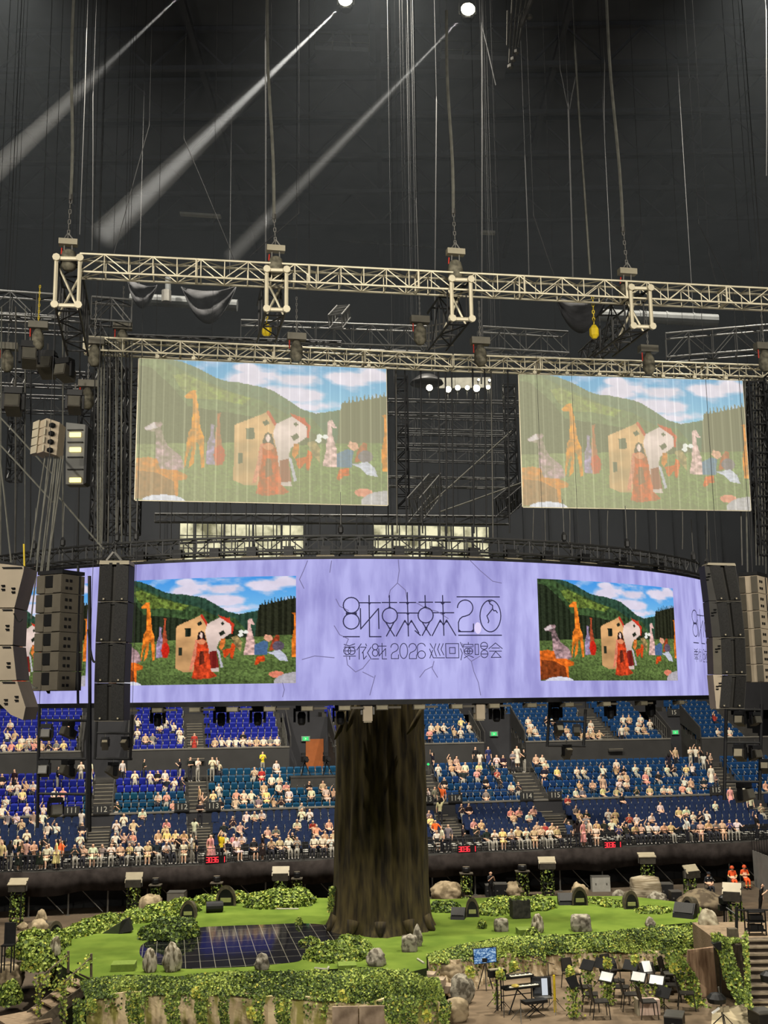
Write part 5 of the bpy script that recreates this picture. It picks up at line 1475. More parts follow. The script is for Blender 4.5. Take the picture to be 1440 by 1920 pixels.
def body(sit=False, arms='lap', dress=False, pale=False, hair=.0, lean=0.0, extra=None, name='person', mats=None):
    pz = .55 if sit else .90
    P = 5 if pale else 2
    if dress: P = 0
    ly = lambda z: -(z) * lean
    J = {'pelvis': ((0, .04 if sit else 0, pz), (.15, .12)), 'waist': ((0, .05 + ly(.2) if sit else 0, pz + .2), (.125, .09)), 'chest': ((0, .04 + ly(.42) if sit else 0, pz + .42), (.155, .105)),
         'neck': ((0, .03 + ly(.55) if sit else 0, pz + .55), .05), 'head': ((0, .0 + ly(.66) if sit else -.02, pz + .66), (.085, .095)), 'crown': ((0, .01 + ly(.74) if sit else -.01, pz + .745), (.075, .085))}
    cy = J['chest'][0][1]; cz = J['chest'][0][2]
    B = [('pelvis', 'waist', 0), ('waist', 'chest', 0), ('chest', 'neck', 0), ('neck', 'head', 1), ('head', 'crown', 1)]
    for s, n in ((-1, 'l'), (1, 'r')):
        if sit:
            J['knee' + n] = ((s * .1, -.40, .53), .075); J['ank' + n] = ((s * .1, -.40, .10), .045); J['toe' + n] = ((s * .11, -.54, .05), .04)
            B += [('pelvis', 'knee' + n, P), ('knee' + n, 'ank' + n, 1 if dress else P), ('ank' + n, 'toe' + n, 4)]
        else:
            J['hip' + n] = ((s * .09, 0, .82), .095); J['knee' + n] = ((s * .1, -.01, .47), .065); J['ank' + n] = ((s * .1, .01, .09), .042); J['toe' + n] = ((s * .11, -.13, .045), .04)
            B += [('pelvis', 'hip' + n, P), ('hip' + n, 'knee' + n, P), ('knee' + n, 'ank' + n, 1 if dress else P), ('ank' + n, 'toe' + n, 4)]
        J['sh' + n] = ((s * .18, cy, cz + .05), .06)
        a = arms if not isinstance(arms, tuple) else arms[0 if s < 0 else 1]
        if a == 'lap': e, w, h = (s * .24, cy - .02, cz - .22), (s * .12, cy - .26, cz - .30), (s * .05, cy - .33, cz - .28)
        elif a == 'phone': e, w, h = (s * .22, cy - .1, cz - .2), (s * .09, cy - .27, cz - .02), (s * .04, cy - .31, cz + .05)
        elif a == 'up': e, w, h = (s * .27, cy - .08, cz + .22), (s * .14, cy - .12, cz + .45), (s * .09, cy - .14, cz + .53)
        elif a == 'out': e, w, h = (s * .32, cy - .05, cz - .14), (s * .40, cy - .22, cz - .06), (s * .42, cy - .29, cz - .01)
        elif a == 'cross': e, w, h = (s * .24, cy - .04, cz - .2), (s * .0, cy - .17, cz - .19), (-s * .1, cy - .16, cz - .16)
        else: e, w, h = (s * .235, cy + .02, cz - .24), (s * .245, cy - .03, cz - .48), (s * .24, cy - .06, cz - .58)
        J['el' + n] = (e, .045); J['wr' + n] = (w, .034); J['ha' + n] = (h, (.04, .028))
        B += [('chest', 'sh' + n, 0), ('sh' + n, 'el' + n, 0), ('el' + n, 'wr' + n, 1), ('wr' + n, 'ha' + n, 1)]
    def ex(b, J):
        if dress and not sit:
            b.lathe((0, 0, .36), ((.24, 0), (.23, .02), (.19, .3), (.15, .62)), 10, 0)
        if dress and sit:
            b.prism([(-.2, .1, .46), (.2, .1, .46), (.2, -.44, .46), (-.2, -.44, .46)], (0, 0, .14), 0)
        if extra: extra(b, J)
    return grow(name, J, B, None, ex if (dress or extra) else None, mats, None, hair)
SITS = [body(True, 'lap', name='person_sitting'), body(True, 'phone', pale=True, name='person_sitting'), body(True, 'lap', dress=True, hair=.3, name='person_sitting'), body(True, ('up', 'phone'), hair=.22, name='person_sitting'),
        body(True, 'cross', lean=.25, name='person_sitting'), body(True, 'phone', hair=.32, pale=True, name='person_sitting'), body(True, ('lap', 'out'), pale=True, name='person_sitting')]
SITD = ['hands in lap', 'holding a phone', 'long-haired, hands in lap', 'one arm raised', 'leaning forward', 'long-haired with phone', 'one arm outstretched']
STANDS = [body(False, 'down', name='person_standing'), body(False, 'down', dress=True, hair=.3, name='person_standing'), body(False, ('phone', 'phone'), pale=True, name='person_standing'), body(False, ('up', 'down'), hair=.2, name='person_standing'), body(False, 'cross', name='person_standing')]
STD = ['arms down', 'long-haired, arms down', 'holding a phone', 'one arm raised', 'arms crossed']
TINT = {'w': ('white', (214, 206, 186)), 'k': ('black', (30, 29, 31)), 'g': ('grey', (126, 122, 112)), 'p': ('pink', (222, 150, 138)), 'y': ('pale yellow', (226, 206, 140)), 'Y': ('bright yellow', (230, 208, 50)), 'o': ('orange', (222, 100, 48)), 'O': ('orange', (228, 96, 40)), 'b': ('beige', (196, 168, 132)), 'r': ('red', (166, 54, 44)), 'n': ('navy', (40, 48, 92))}
PEOPLE = []
def crop(ox, oy, k, txt):
    for w in txt.split():
        x, y, c, *s = w.split(',')
        PEOPLE.append((ox + float(x) / k, oy + float(y) / k, c, bool(s)))
crop(0, 1300, 4.5, """110,220,w 570,215,k 60,310,w 140,300,b 240,345,w 155,385,w 260,385,b 205,430,g 290,430,p 10,440,w 75,445,p 35,490,w 110,500,y 185,495,b 345,500,k 375,470,g 560,440,y 1085,220,w 1330,265,w 1405,225,w 1245,360,b 1310,360,g 1040,320,w
125,620,k,S 490,620,k,S 685,600,w,S 760,600,w,S 1035,570,w,S 1215,560,k,S 20,710,k 95,750,w 155,745,w 235,755,b 310,750,w 205,820,y 430,800,w 505,815,p 1165,665,w 1240,660,w 1330,650,k 1405,650,w 1420,720,k 45,890,w 15,920,w 240,930,w 375,920,w 40,990,g 130,990,w 275,985,g 370,985,w 1335,830,w 1370,830,p 885,900,k 1195,960,w
190,1085,b 240,1140,w 425,1085,w 500,1090,w 690,980,w,S 820,1100,k 975,1090,w 1060,1060,w 1130,1080,b 1380,1060,p 1360,1120,b 35,1200,b 135,1200,w 375,1200,k 195,1260,b 530,1230,o 780,1170,w 865,1180,w 945,1170,b 990,1190,p 1085,1210,g 1345,1190,b 1430,1170,y 80,1310,w 410,1290,w 455,1290,w 620,1290,k 920,1240,k 1265,1250,k 1345,1260,k 1420,1260,w
20,1330,y,S 85,1330,k,S 160,1350,k,S 225,1310,b,S 285,1300,b,S 340,1290,k,S 400,1320,w 475,1360,y,S 530,1310,o,S 640,1370,b 780,1380,w 810,1360,g 930,1370,w 970,1340,b 1065,1370,b 1140,1370,w 1210,1400,b 1290,1380,w 1340,1370,w 1400,1360,b""")
crop(320, 1300, 4.235, """45,250,w 75,270,w 190,240,r,S 125,300,w 255,360,b 335,360,w 395,360,w 460,350,w 525,350,w 590,310,k 655,350,b 710,360,w 460,410,w 525,400,g 655,410,g 895,405,w 285,350,b
75,540,k,S 155,545,k,S 215,545,w,S 330,530,w,S 370,530,w,S 730,490,Y,S 845,555,w 355,580,w 45,660,w 100,660,k 665,630,b 735,620,r 800,640,w 740,690,b 805,680,w 870,690,w 410,700,w 230,730,b,S 930,730,p 1065,720,k 1195,730,b 1140,770,w 1215,780,w 1270,780,b 545,770,p 605,800,w 670,795,w 740,770,y 940,790,w 25,830,p 335,810,y 250,810,b,S 405,820,k 540,860,b 670,850,g 800,860,b 870,850,k 1020,860,g 235,880,k,S
605,950,w 665,950,w 750,945,w 1025,940,w 1095,940,w 190,1000,w,S 395,1020,k 465,1010,k 525,1040,b 1100,1010,r 1030,1030,w 1185,1050,p 1275,1030,b 745,1085,b 845,1090,g 980,1090,k 405,1110,w 450,1110,p 525,1120,w 1210,1090,b 1270,1085,b 20,1080,y 80,1110,b 915,1130,b 1300,1140,w
15,1180,w 60,1200,k,S 165,1200,w,S 205,1190,k,S 315,1120,p,S 330,1190,p,S 400,1200,Y,S 465,1190,k 510,1220,w 650,1180,k 730,1180,k,S 795,1200,b 850,1190,b 915,1190,w 920,1240,g 1215,1180,w 1300,1200,w""")
crop(780, 1300, 4.3636, """120,250,w 165,240,b 235,230,w 375,205,y 470,245,w 110,300,p,S 315,290,b 365,290,w 930,190,w 945,240,w 935,270,b 990,270,w 1070,215,k 1110,190,w 1130,360,k 1235,370,w 1360,310,b 1425,310,b 1220,290,b
135,490,k,S 275,500,b 345,520,b 485,470,k,S 520,490,w,S 590,470,n,S 645,470,w 690,490,k 790,470,g,S 825,455,w,S 885,490,k,S 955,530,b 985,535,w 1045,540,w
205,600,w 265,610,b 320,570,b 385,560,w 505,570,y 405,610,k 480,610,p 600,590,k 680,610,r 1150,600,y 1325,600,w 1390,600,w 970,620,k 170,680,k 595,710,k 680,710,k 780,750,w 820,750,k 215,755,O,S 100,780,w,S 150,760,g,S 355,770,k,S 600,820,g 1215,830,r 1285,810,w 1330,800,g 1320,740,b 1425,700,b
195,860,b,S 400,910,k 455,920,k 770,960,p 845,960,p 910,965,w 980,955,b 820,1000,b 1275,950,b 1320,935,g 1410,950,k 155,980,g 95,1010,y 235,1060,o 405,1060,p 490,1070,k 560,1050,b 980,1050,b 1030,1070,r 825,1100,w 945,1110,b 1245,1070,b 1270,1030,g 1325,1070,k 1385,1060,g
140,1120,w 210,1130,w,S 265,1160,g,S 380,1110,k,S 570,1160,k 625,1150,w 680,1190,y 710,1150,w 750,1150,b 800,1180,w 860,1190,b 1100,1160,w 1180,1160,b 990,1110,w 1250,1110,n,S 1320,1090,k,S 1365,1110,p,S 1420,1110,w,S""")
crop(1110, 1300, 4.3636, """30,240,w 70,260,w 20,320,b 50,330,b 270,200,w 310,200,b 370,210,w 410,170,w 420,260,b 365,260,w 240,260,w,S 495,215,w 290,260,b 1035,290,w 1120,310,w 1345,170,b 1395,200,w 1000,170,r 1280,50,w 1410,40,w
680,460,b,S 625,480,k,S 800,440,w,S 845,440,w,S 880,440,k,S 935,480,k,S 965,490,b,S 910,500,w,S 970,590,w,S
85,580,w 45,645,w 205,590,b 215,530,w 260,580,k 370,580,w 290,640,b 245,645,w 270,700,w 215,690,w 445,620,w 420,640,p 525,640,k 760,580,y 800,570,w 620,600,w 690,600,k 1005,640,g,S 755,670,w 820,670,b 905,670,k 90,700,b,S 385,740,k 490,780,b 565,740,w 615,770,w 745,750,p 800,750,w 110,800,y 175,800,b 240,800,k 1410,730,p 1125,740,p,S 1225,760,w,S 1290,820,w,S
1020,880,w 715,920,b 780,930,w 540,920,w 1400,920,g 115,970,w 165,960,b 210,990,b 275,990,r 355,985,w 480,980,w 860,970,k 805,970,w 955,960,w 45,1040,b 95,1030,k 175,1040,w 260,1070,b 650,1070,b 780,1100,w 910,1100,b 985,1080,g 250,1110,k 475,1110,w 555,1110,w 395,1140,b
300,1150,b 385,1180,n 450,1150,b 835,1160,n 780,1100,w,S 920,1150,b 975,1140,b 1055,1120,n 1155,1130,w 1350,1120,k,S 20,1180,w""")

# rows people can sit in: (name, t, z)
FRONT = [('front floor row', .95, 2.5), ('second floor row', 1.75, 2.5)]
ROWS = [(n, t, z, 'front') for n, t, z in FRONT] + [('%s lower row' % ordinal(i + 1), t, z, 'lower') for i, (t, z) in enumerate(LOWER)] + \
       [('%s middle row' % ordinal(i + 1), t, z, 'middle') for i, (t, z) in enumerate(MID)] + [('%s upper row' % ordinal(i + 1), t, z, 'upper') for i, (t, z) in enumerate(UPPER)]
STANDROWS = [('behind the rail', .5, 2.5, 'front'), ('behind folding chairs', 2.35, 2.5, 'front')] + [(n, t - .28, z, a) for n, t, z, a in ROWS if a in ('lower', 'middle')] + [('cross aisle', 15.3, 6.57, 'aisle'), ('first upper row', 17.0, 7.95, 'upper')]
PITCH_S = .52
def open_aisle(s, tier):
    for i, a in enumerate(AIS if tier in ('lower', 'middle') else UAIS if tier == 'upper' else ()):
        if abs(s - a) < .92: return True
    if tier == 'upper':
        for a, b in VOMS:
            if a - .35 < s < b + .35: return True
    return False
SLOTS = {}                                     # (row index) -> {slot index: s}
for ri, (n, t, z, tier) in enumerate(ROWS):
    d = {}
    for k in range(-64, 66):
        s = k * PITCH_S + (.1 if ri % 2 else 0)
        if open_aisle(s, tier): continue
        px, py = proj(SP(s, t, z + .6))
        if px < -12 or px > 1452: continue
        if 632 < px < 796: continue
        if tier == 'upper' and (py < 1312): continue
        d[k] = s
    SLOTS[ri] = d
TAKEN = {}
placed = []
for px, py, c, stand in PEOPLE:
    best = None
    for ri, (n, t, z, tier) in enumerate(STANDROWS if stand else ROWS):
        s, _ = st(px, py, t)
        hx, hy = proj(SP(s, t - (0 if stand else .0), z + (1.60 if stand else 1.22)))
        dd = abs(hy - py)
        if stand and tier in ('lower', 'middle'):
            na = min(abs(s - a) for a in AIS)
            dd += 0 if na < .9 else 6
        if best is None or dd < best[0]: best = (dd, ri, s, t, z, tier, n)
    dd, ri, s, t, z, tier, n = best
    if not stand:
        sl = SLOTS[ri]
        free = [(abs(v - s), k) for k, v in sl.items() if (ri, k) not in TAKEN]
        if not free: continue
        q, k = min(free)
        if q > 1.6: continue
        TAKEN[(ri, k)] = True
        s = sl[k]
    placed.append((tier, n, s, t, z, c, stand, ri))
order = {'front': 0, 'lower': 1, 'middle': 2, 'aisle': 3, 'upper': 4}
placed.sort(key=lambda p: (order[p[0]], p[1], p[2]))
INDIV = [p for p in placed][:300]
REST = placed[300:]
rnd = random.Random(12)
row_n = {}
for tier, n, s, t, z, c, stand, ri in INDIV:
    i = rnd.randrange(len(STANDS if stand else SITS))
    if stand and c == 'p': i = 1
    me = (STANDS if stand else SITS)[i]
    o = bpy.data.objects.new('person', me); COL.objects.link(o)
    o.location = SP(s, t - (0 if stand else .02), z)
    o.rotation_euler = (0, 0, YAW + (rnd.uniform(-.5, .5) if not stand else rnd.choice((0, .6, -.6, 1.4, -1.4, 2.6))))
    k = rnd.uniform(.97, 1.06); o.scale = (k, k, k * rnd.uniform(.97, 1.03))
    o.color = rgb(tuple(min(255, max(0, v + rnd.uniform(-12, 12))) for v in TINT[c][1]))
    key = (n, stand); row_n[key] = row_n.get(key, 0) + 1
    tag(o, '%s person in %s top, %s, %s from left, %s' % ('standing' if stand else 'seated', TINT[c][0], (STD if stand else SITD)[i], ordinal(row_n[key]), n), 'person', 'spectators in the far stand')

def merge_meshes(name, items, mats):
    """items: (mesh, matrix, {material index: new index}) joined into one object"""
    vs, fs, mi = [], [], []
    for me, M, rm in items:
        b = len(vs)
        vs += [tuple(M @ v.co) for v in me.vertices]
        for p in me.polygons:
            fs.append(tuple(b + i for i in p.vertices)); mi.append(rm.get(p.material_index, p.material_index))
    m = bpy.data.meshes.new(name); m.from_pydata(vs, [], fs)
    for x in mats: m.materials.append(x)
    m.polygons.foreach_set('material_index', mi); m.polygons.foreach_set('use_smooth', [True] * len(fs)); m.update()
    o = bpy.data.objects.new(name, m); COL.objects.link(o)
    return o
ck = list(TINT)
cm = [SHIRT, SKIN, PANTS, HAIR, SHOE, PANTSL] + [mat('crowd_cloth_' + k if k.islower() else 'crowd_cloth_bright_' + k, TINT[k][1], .85, 0, .1, 6) for k in ck]
items = []
for tier, n, s, t, z, c, stand, ri in REST:
    i = rnd.randrange(len(STANDS if stand else SITS))
    M = Matrix.Translation(SP(s, t, z)) @ Matrix.Rotation(YAW + rnd.uniform(-.4, .4), 4, 'Z')
    items.append(((STANDS if stand else SITS)[i], M, {0: 6 + ck.index(c)}))
# a few dark figures far up on the balcony
for px, py in ((22, 1003), (28, 1012), (70, 1010), (85, 1020), (108, 1008), (130, 1022), (100, 1025), (1010, 1000), (1120, 1002), (1133, 1004), (1140, 1008), (1200, 1000), (1255, 1004), (1280, 1008)):
    s, z = st(px, py, 26.5)
    items.append((SITS[rnd.randrange(len(SITS))], Matrix.Translation(SP(s, 26.5, 21.6)) @ Matrix.Rotation(YAW, 4, 'Z'), {0: 6 + rnd.randrange(4)}))
o = merge_meshes('crowd', items, cm)
tag(o, 'small distant spectators in the topmost rows and on the dark balcony', 'crowd', None, 'stuff')

# ------------------------------------------------------------------ seats
SEATB = mat('seat_plastic', (255, 255, 255), .42, 0, .1, 5, objcol=True)
SEATP = mat('seat_padded', (20, 38, 74), .8, 0, .18, 5)
ARMM = mat('armrest_pale', (164, 162, 154), .35, .1, .05, 3)
def seat_mesh(kind, down):
    b = MB()
    if kind == 'padded':
        b.prism([(-.215, .20, .38), (.215, .20, .38), (.22, .26, .76), (.19, .27, .87), (.12, .275, .92), (-.12, .275, .92), (-.19, .27, .87), (-.22, .26, .76)], (0, .09, .0))
        b.prism([(-.23, .22, .29), (.23, .22, .29), (.23, -.20, .31), (-.23, -.20, .31)], (0, 0, .1))
        b.box((0, .18, .2), (.10, .14, .4))
        b.box((.26, .06, .55), (.035, .30, .03), 0, 1); b.box((.26, .20, .46), (.025, .05, .46), 0, 1)
    else:
        b.prism([(-.225, .21, .40), (.225, .21, .40), (.225, .26, .80), (.17, .27, .85), (-.17, .27, .85), (-.225, .26, .80)], (0, .05, 0))
        if down: b.prism([(-.22, .22, .33), (.22, .22, .33), (.22, -.18, .36), (-.22, -.18, .36)], (0, 0, .05))
        else: b.prism([(-.21, .20, .42), (.21, .20, .42), (.20, .12, .76), (-.20, .12, .76)], (0, -.05, 0))
        b.box((0, .20, .2), (.08, .12, .4))
        b.box((.26, .04, .58), (.035, .26, .03), 0, 1, .5); b.box((.26, .18, .42), (.03, .05, .34), 0, 1)
    return b.mesh(kind + '_seat', [SEATP if kind == 'padded' else SEATB, ARMM])
SM = {(k, d): seat_mesh(k, d) for k in ('padded', 'plastic') for d in (True, False)}
def chair_mesh():
    b = MB()
    for x in (-.2, .2):
        b.tube((x, -.22, 0), (x, .20, .86), .014, 4); b.tube((x, .22, 0), (x, -.16, .46), .014, 4)
    b.box((0, -.02, .38), (.42, .40, .035)); b.box((0, .19, .72), (.42, .03, .26))
    b.box((0, -.02, .405), (.30, .28, .03), 0, 1)
    return b.mesh('folding_chair', [mat('chair_black', (36, 36, 38), .5, .1, .1, 4), mat('chair_pad', (196, 194, 186), .7, 0, .1, 4)])
FC = chair_mesh()
SIGNX = [('block 111', -99, AIS[0]), ('block 112', AIS[0], AIS[1]), ('block 113', AIS[1], AIS[2]), ('block 114', AIS[2], AIS[3]), ('block 115', AIS[3], AIS[4]), ('block 116', AIS[4], 99)]
def block_of(s): return next(n for n, a, b in SIGNX if a <= s < b)
cnts, made = {}, {'folding': 0, 'padded': 0, 'plastic': 0}
rest = []
TEAL, BLUE, DEEPB = (24, 76, 110), (28, 66, 112), (32, 42, 150)
for ri, (n, t, z, tier) in enumerate(ROWS):
    kk = {'front': 'folding', 'lower': 'padded'}.get(tier, 'plastic')
    for k in sorted(SLOTS[ri]):
        s = SLOTS[ri][k]
        taken = (ri, k) in TAKEN
        px, py = proj(SP(s, t, z + .6))
        M = Matrix.Translation(SP(s, t, z)) @ Matrix.Rotation(YAW, 4, 'Z')
        blk = block_of(s)
        cnts[(ri, blk)] = cnts.get((ri, blk), 0) + 1
        if kk == 'plastic':
            deep = px < 150 or (tier == 'upper' and px < 640) or (tier == 'middle' and px < 372 and ri >= 8 + 3)
            col = DEEPB if deep else (TEAL if px < 640 else BLUE)
        me = FC if kk == 'folding' else SM[(kk, True if kk == 'padded' else taken)]
        if made[kk] >= 298:
            rest.append((me, M, {0: {'padded': 0}.get(kk, 2 + (0 if kk != 'plastic' else [DEEPB, TEAL, BLUE].index(col)))} if kk != 'folding' else {}))
            continue
        made[kk] += 1
        o = bpy.data.objects.new({'folding': 'folding_chair', 'padded': 'padded_seat', 'plastic': 'stadium_seat'}[kk], me)
        COL.objects.link(o); o.matrix_world = M
        if kk == 'plastic': o.color = rgb(tuple(v + rnd.uniform(-5, 5) for v in col))
        what = {'folding': 'black folding chair with pale pad', 'padded': 'padded navy seat', 'plastic': 'glossy %s seat' % ('royal blue' if kk == 'plastic' and col is DEEPB else 'teal blue')}[kk]
        tag(o, '%s %s, %s from left, %s of %s' % ('occupied' if taken else 'empty', what, ordinal(cnts[(ri, blk)]), n, blk), 'chair' if kk == 'folding' else 'seat', {'folding': 'folding chairs behind the rail', 'padded': 'navy seats of the lower tier', 'plastic': 'blue seats of the upper blocks'}[kk])
if rest:
    o = merge_meshes('distant_seats', rest, [SEATP, ARMM] + [mat('seat_far_' + n, c, .42, 0, .1, 5) for n, c in (('royal', DEEPB), ('teal', TEAL), ('blue', BLUE))])
    for p in o.data.polygons: p.use_smooth = False
    tag(o, 'small distant rows of blue seats higher in the stand', 'seats', None, 'stuff')

# video cameras on tripods on the little platform left of the tree
m = MB(); s0, z0 = st(545, 1442, 12.0); s1, _ = st(630, 1442, 12.0)
m.obox(SP((s0 + s1) / 2, 13.2, 6.5), SU * (s1 - s0) / 2, SN * 1.2, V((0, 0, .08))); m.obox(SP((s0 + s1) / 2, 12.05, 5.9), SU * (s1 - s0) / 2, SN * .05, V((0, 0, .6)))
struct('floor_camera_platform', m, CONC)
for i, (px, w) in enumerate(((571, 'left'), (612, 'right'))):
    s, _ = st(px, 1420, 12.6)
    b = SP(s, 12.6, 6.58)
    e = thing('video_camera', 'black video camera on a tripod on the ledge left of the tree, the %s one' % w, 'camera', b, 'cameras on the ledge')
    for a in (0, 2.1, 4.2): MB().tube(b + V((.45 * math.cos(a), .45 * math.sin(a), 0)), b + V((0, 0, .95)), .035, 5).build('tripod_leg', BLK, e)
    MB().box(b + V((0, 0, 1.15)), (.35, .8, .4), .3).build('camera_body', BLK, e)
    MB().tube(b + V((.12, -.35, 1.15)), b + V((.25, -.8, 1.15)), .14, 8).build('camera_lens', RIG, e)
    MB().box(b + V((-.1, .3, 1.5)), (.3, .2, .2), .3).build('viewfinder', RIG, e)
    MB().tube(b + V((0, .3, 1.0)), b + V((-.3, .8, .8)), .02, 4).build('pan_handle', STEEL, e)
# ------------------------------------------------------------------ the garden stage
import bmesh
ZL, ZP = 2.0, .7
GRASS = mat('lawn_grass', (100, 119, 47), .95, 0, .1, .8, bump=.5, c2=(80, 100, 37), bscale=60, spec=.05)
SOIL = mat('ivy_base', (44, 56, 22), .95, 0, .25, 6, bump=.5)
LEAF = [mat('leaf_light', (166, 182, 84), .6, 0, .18, 9), mat('leaf_mid', (112, 134, 54), .6, 0, .18, 9), mat('leaf_dark', (62, 80, 36), .65, 0, .2, 9), mat('leaf_yellow', (196, 190, 78), .6, 0, .15, 9)]
CLIFF = mat('cliff_rock', (222, 202, 168), .9, 0, .2, 3.2, bump=1.0, hard=True, c2=(158, 138, 106), stretch=(1.6, 1.6, .5))
CLIFFM = mat('cliff_mossy', (218, 198, 158), .9, 0, .2, 1.8, bump=1.0, hard=True, c2=(150, 146, 80), stretch=(1.5, 1.5, .4))
ROCKG = mat('rock_grey', (150, 144, 128), .9, 0, .3, 5, bump=1.0, hard=True, c2=(88, 82, 70))
ROCKS = mat('rock_striped', (170, 162, 142), .9, 0, .3, 3.6, bump=1.0, hard=True, c2=(84, 76, 58), stretch=(2.4, 2.4, .7))
ROCKT = mat('rock_tan', (158, 142, 114), .9, 0, .2, 3, bump=.9, hard=True, c2=(120, 106, 82))
ROCKD = mat('rock_brown', (104, 92, 72), .9, 0, .25, 2.6, bump=1.0, hard=True, c2=(70, 60, 46))
ROCKL = mat('rock_layered', (172, 161, 138), .9, 0, .2, 3, bump=1.0, hard=True, c2=(120, 108, 86), stretch=(.3, .3, 4))
WOOD = mat('plank_wood', (156, 136, 110), .8, 0, .2, 4, bump=.4, c2=(112, 94, 74), stretch=(1, 5, 5))
WOODG = mat('post_wood', (104, 94, 78), .85, 0, .2, 5, bump=.4)
BARK = mat('tree_bark', (74, 64, 36), .9, 0, .3, 2.2, bump=1.0, c2=(28, 22, 14), stretch=(2.4, 2.4, .35))

lp = [(162, 1838), (118, 1812), (96, 1770), (150, 1738), (300, 1704), (470, 1682), (640, 1684), (830, 1686), (1000, 1680), (1180, 1680), (1310, 1696), (1345, 1742), (1318, 1728), (1250, 1734), (1180, 1743), (1090, 1750), (1010, 1755), (930, 1758), (860, 1774), (800, 1790), (800, 1815), (770, 1822), (680, 1813), (560, 1821), (430, 1821), (330, 1831), (240, 1827)]
top = [at_z(x, y, ZL) for x, y in lp]
m = MB(); m.prism(top, V((0, 0, -ZL + .02)), 1); m.m[0] = 0
struct('ground_lawn', m, [GRASS, SOIL])
tag(bpy.data.objects['ground_lawn'], 'bright green lawn covering the stage round the tree')
# pit deck and the boards behind the stage
dk = [at_z(*p, ZP) for p in ((845, 1838), (1010, 1822), (1480, 1822), (1520, 2010), (820, 2010))]
m = MB(); m.prism(dk, V((0, 0, -ZP + .01)))
struct('floor_orchestra', m, mat('deck_brown', (124, 106, 84), .8, 0, .2, 1.2, c2=(92, 78, 60), bump=.2))
m = MB(); m.box((0, 62, .02), (60, 9, .04), YAW * 0)
struct('floor_boards', m, mat('boards_dark', (92, 78, 62), .85, 0, .2, 1.2))
m = MB(); m.prism([at_z(*p, ZP + .02) for p in ((1335, 1900), (1395, 1880), (1480, 1890), (1490, 1990), (1330, 1990))], V((0, 0, .01)))
struct('floor_pale_boards', m, mat('deck_pale', (186, 172, 140), .8, 0, .1, 1.5))

# the pond
PONDM = bpy.data.materials.new('pond_mirror'); PONDM.use_nodes = True
nt = PONDM.node_tree; b_ = nt.nodes['Principled BSDF']
b_.inputs['Roughness'].default_value = .06; b_.inputs['Specular IOR Level'].default_value = .22
tc = nt.nodes.new('ShaderNodeTexCoord'); mp = nt.nodes.new('ShaderNodeMapping'); br = nt.nodes.new('ShaderNodeTexBrick')
mp.inputs['Rotation'].default_value = (0, 0, -R_(11))
br.offset = 0; br.inputs['Color1'].default_value = br.inputs['Color2'].default_value = rgb((16, 16, 20)); br.inputs['Mortar'].default_value = rgb((120, 118, 104))
br.inputs['Scale'].default_value = 1.0; br.inputs['Mortar Size'].default_value = .014; br.inputs['Brick Width'].default_value = .56; br.inputs['Row Height'].default_value = 1.12
nt.links.new(tc.outputs['Object'], mp.inputs[0]); nt.links.new(mp.outputs[0], br.inputs['Vector']); nt.links.new(br.outputs['Color'], b_.inputs['Base Color'])
pp = [(262, 1780), (268, 1770), (290, 1760), (330, 1748), (370, 1739), (450, 1735), (510, 1733), (560, 1731), (600, 1733), (625, 1738), (640, 1752), (632, 1768), (600, 1782), (572, 1792), (560, 1802), (520, 1807), (480, 1811), (420, 1814), (350, 1816), (315, 1812), (280, 1803), (264, 1792)]
def smooth_loop(p, n=4):
    out = []
    for i in range(len(p)):
        a, b, c, d = (V((*p[(i + k) % len(p)], 0)) for k in (-1, 0, 1, 2))
        for j in range(n):
            t = j / n
            q = .5 * ((2 * b) + (c - a) * t + (2 * a - 5 * b + 4 * c - d) * t * t + (3 * b - a - 3 * c + d) * t ** 3)
            out.append((q.x, q.y))
    return out
pl = [at_z(x, y, ZL + .012) for x, y in smooth_loop(pp)]
m = MB(); m.prism(pl, V((0, 0, -.01)))
o = m.build('pond', PONDM, origin=at_z(450, 1775, ZL)); tag(o, 'black mirror pond with a fine square grid in the lawn left of the tree', 'pond', None, 'thing')
KERB = mat('kerb_pale', (160, 158, 138), .7, 0, .1, 4)

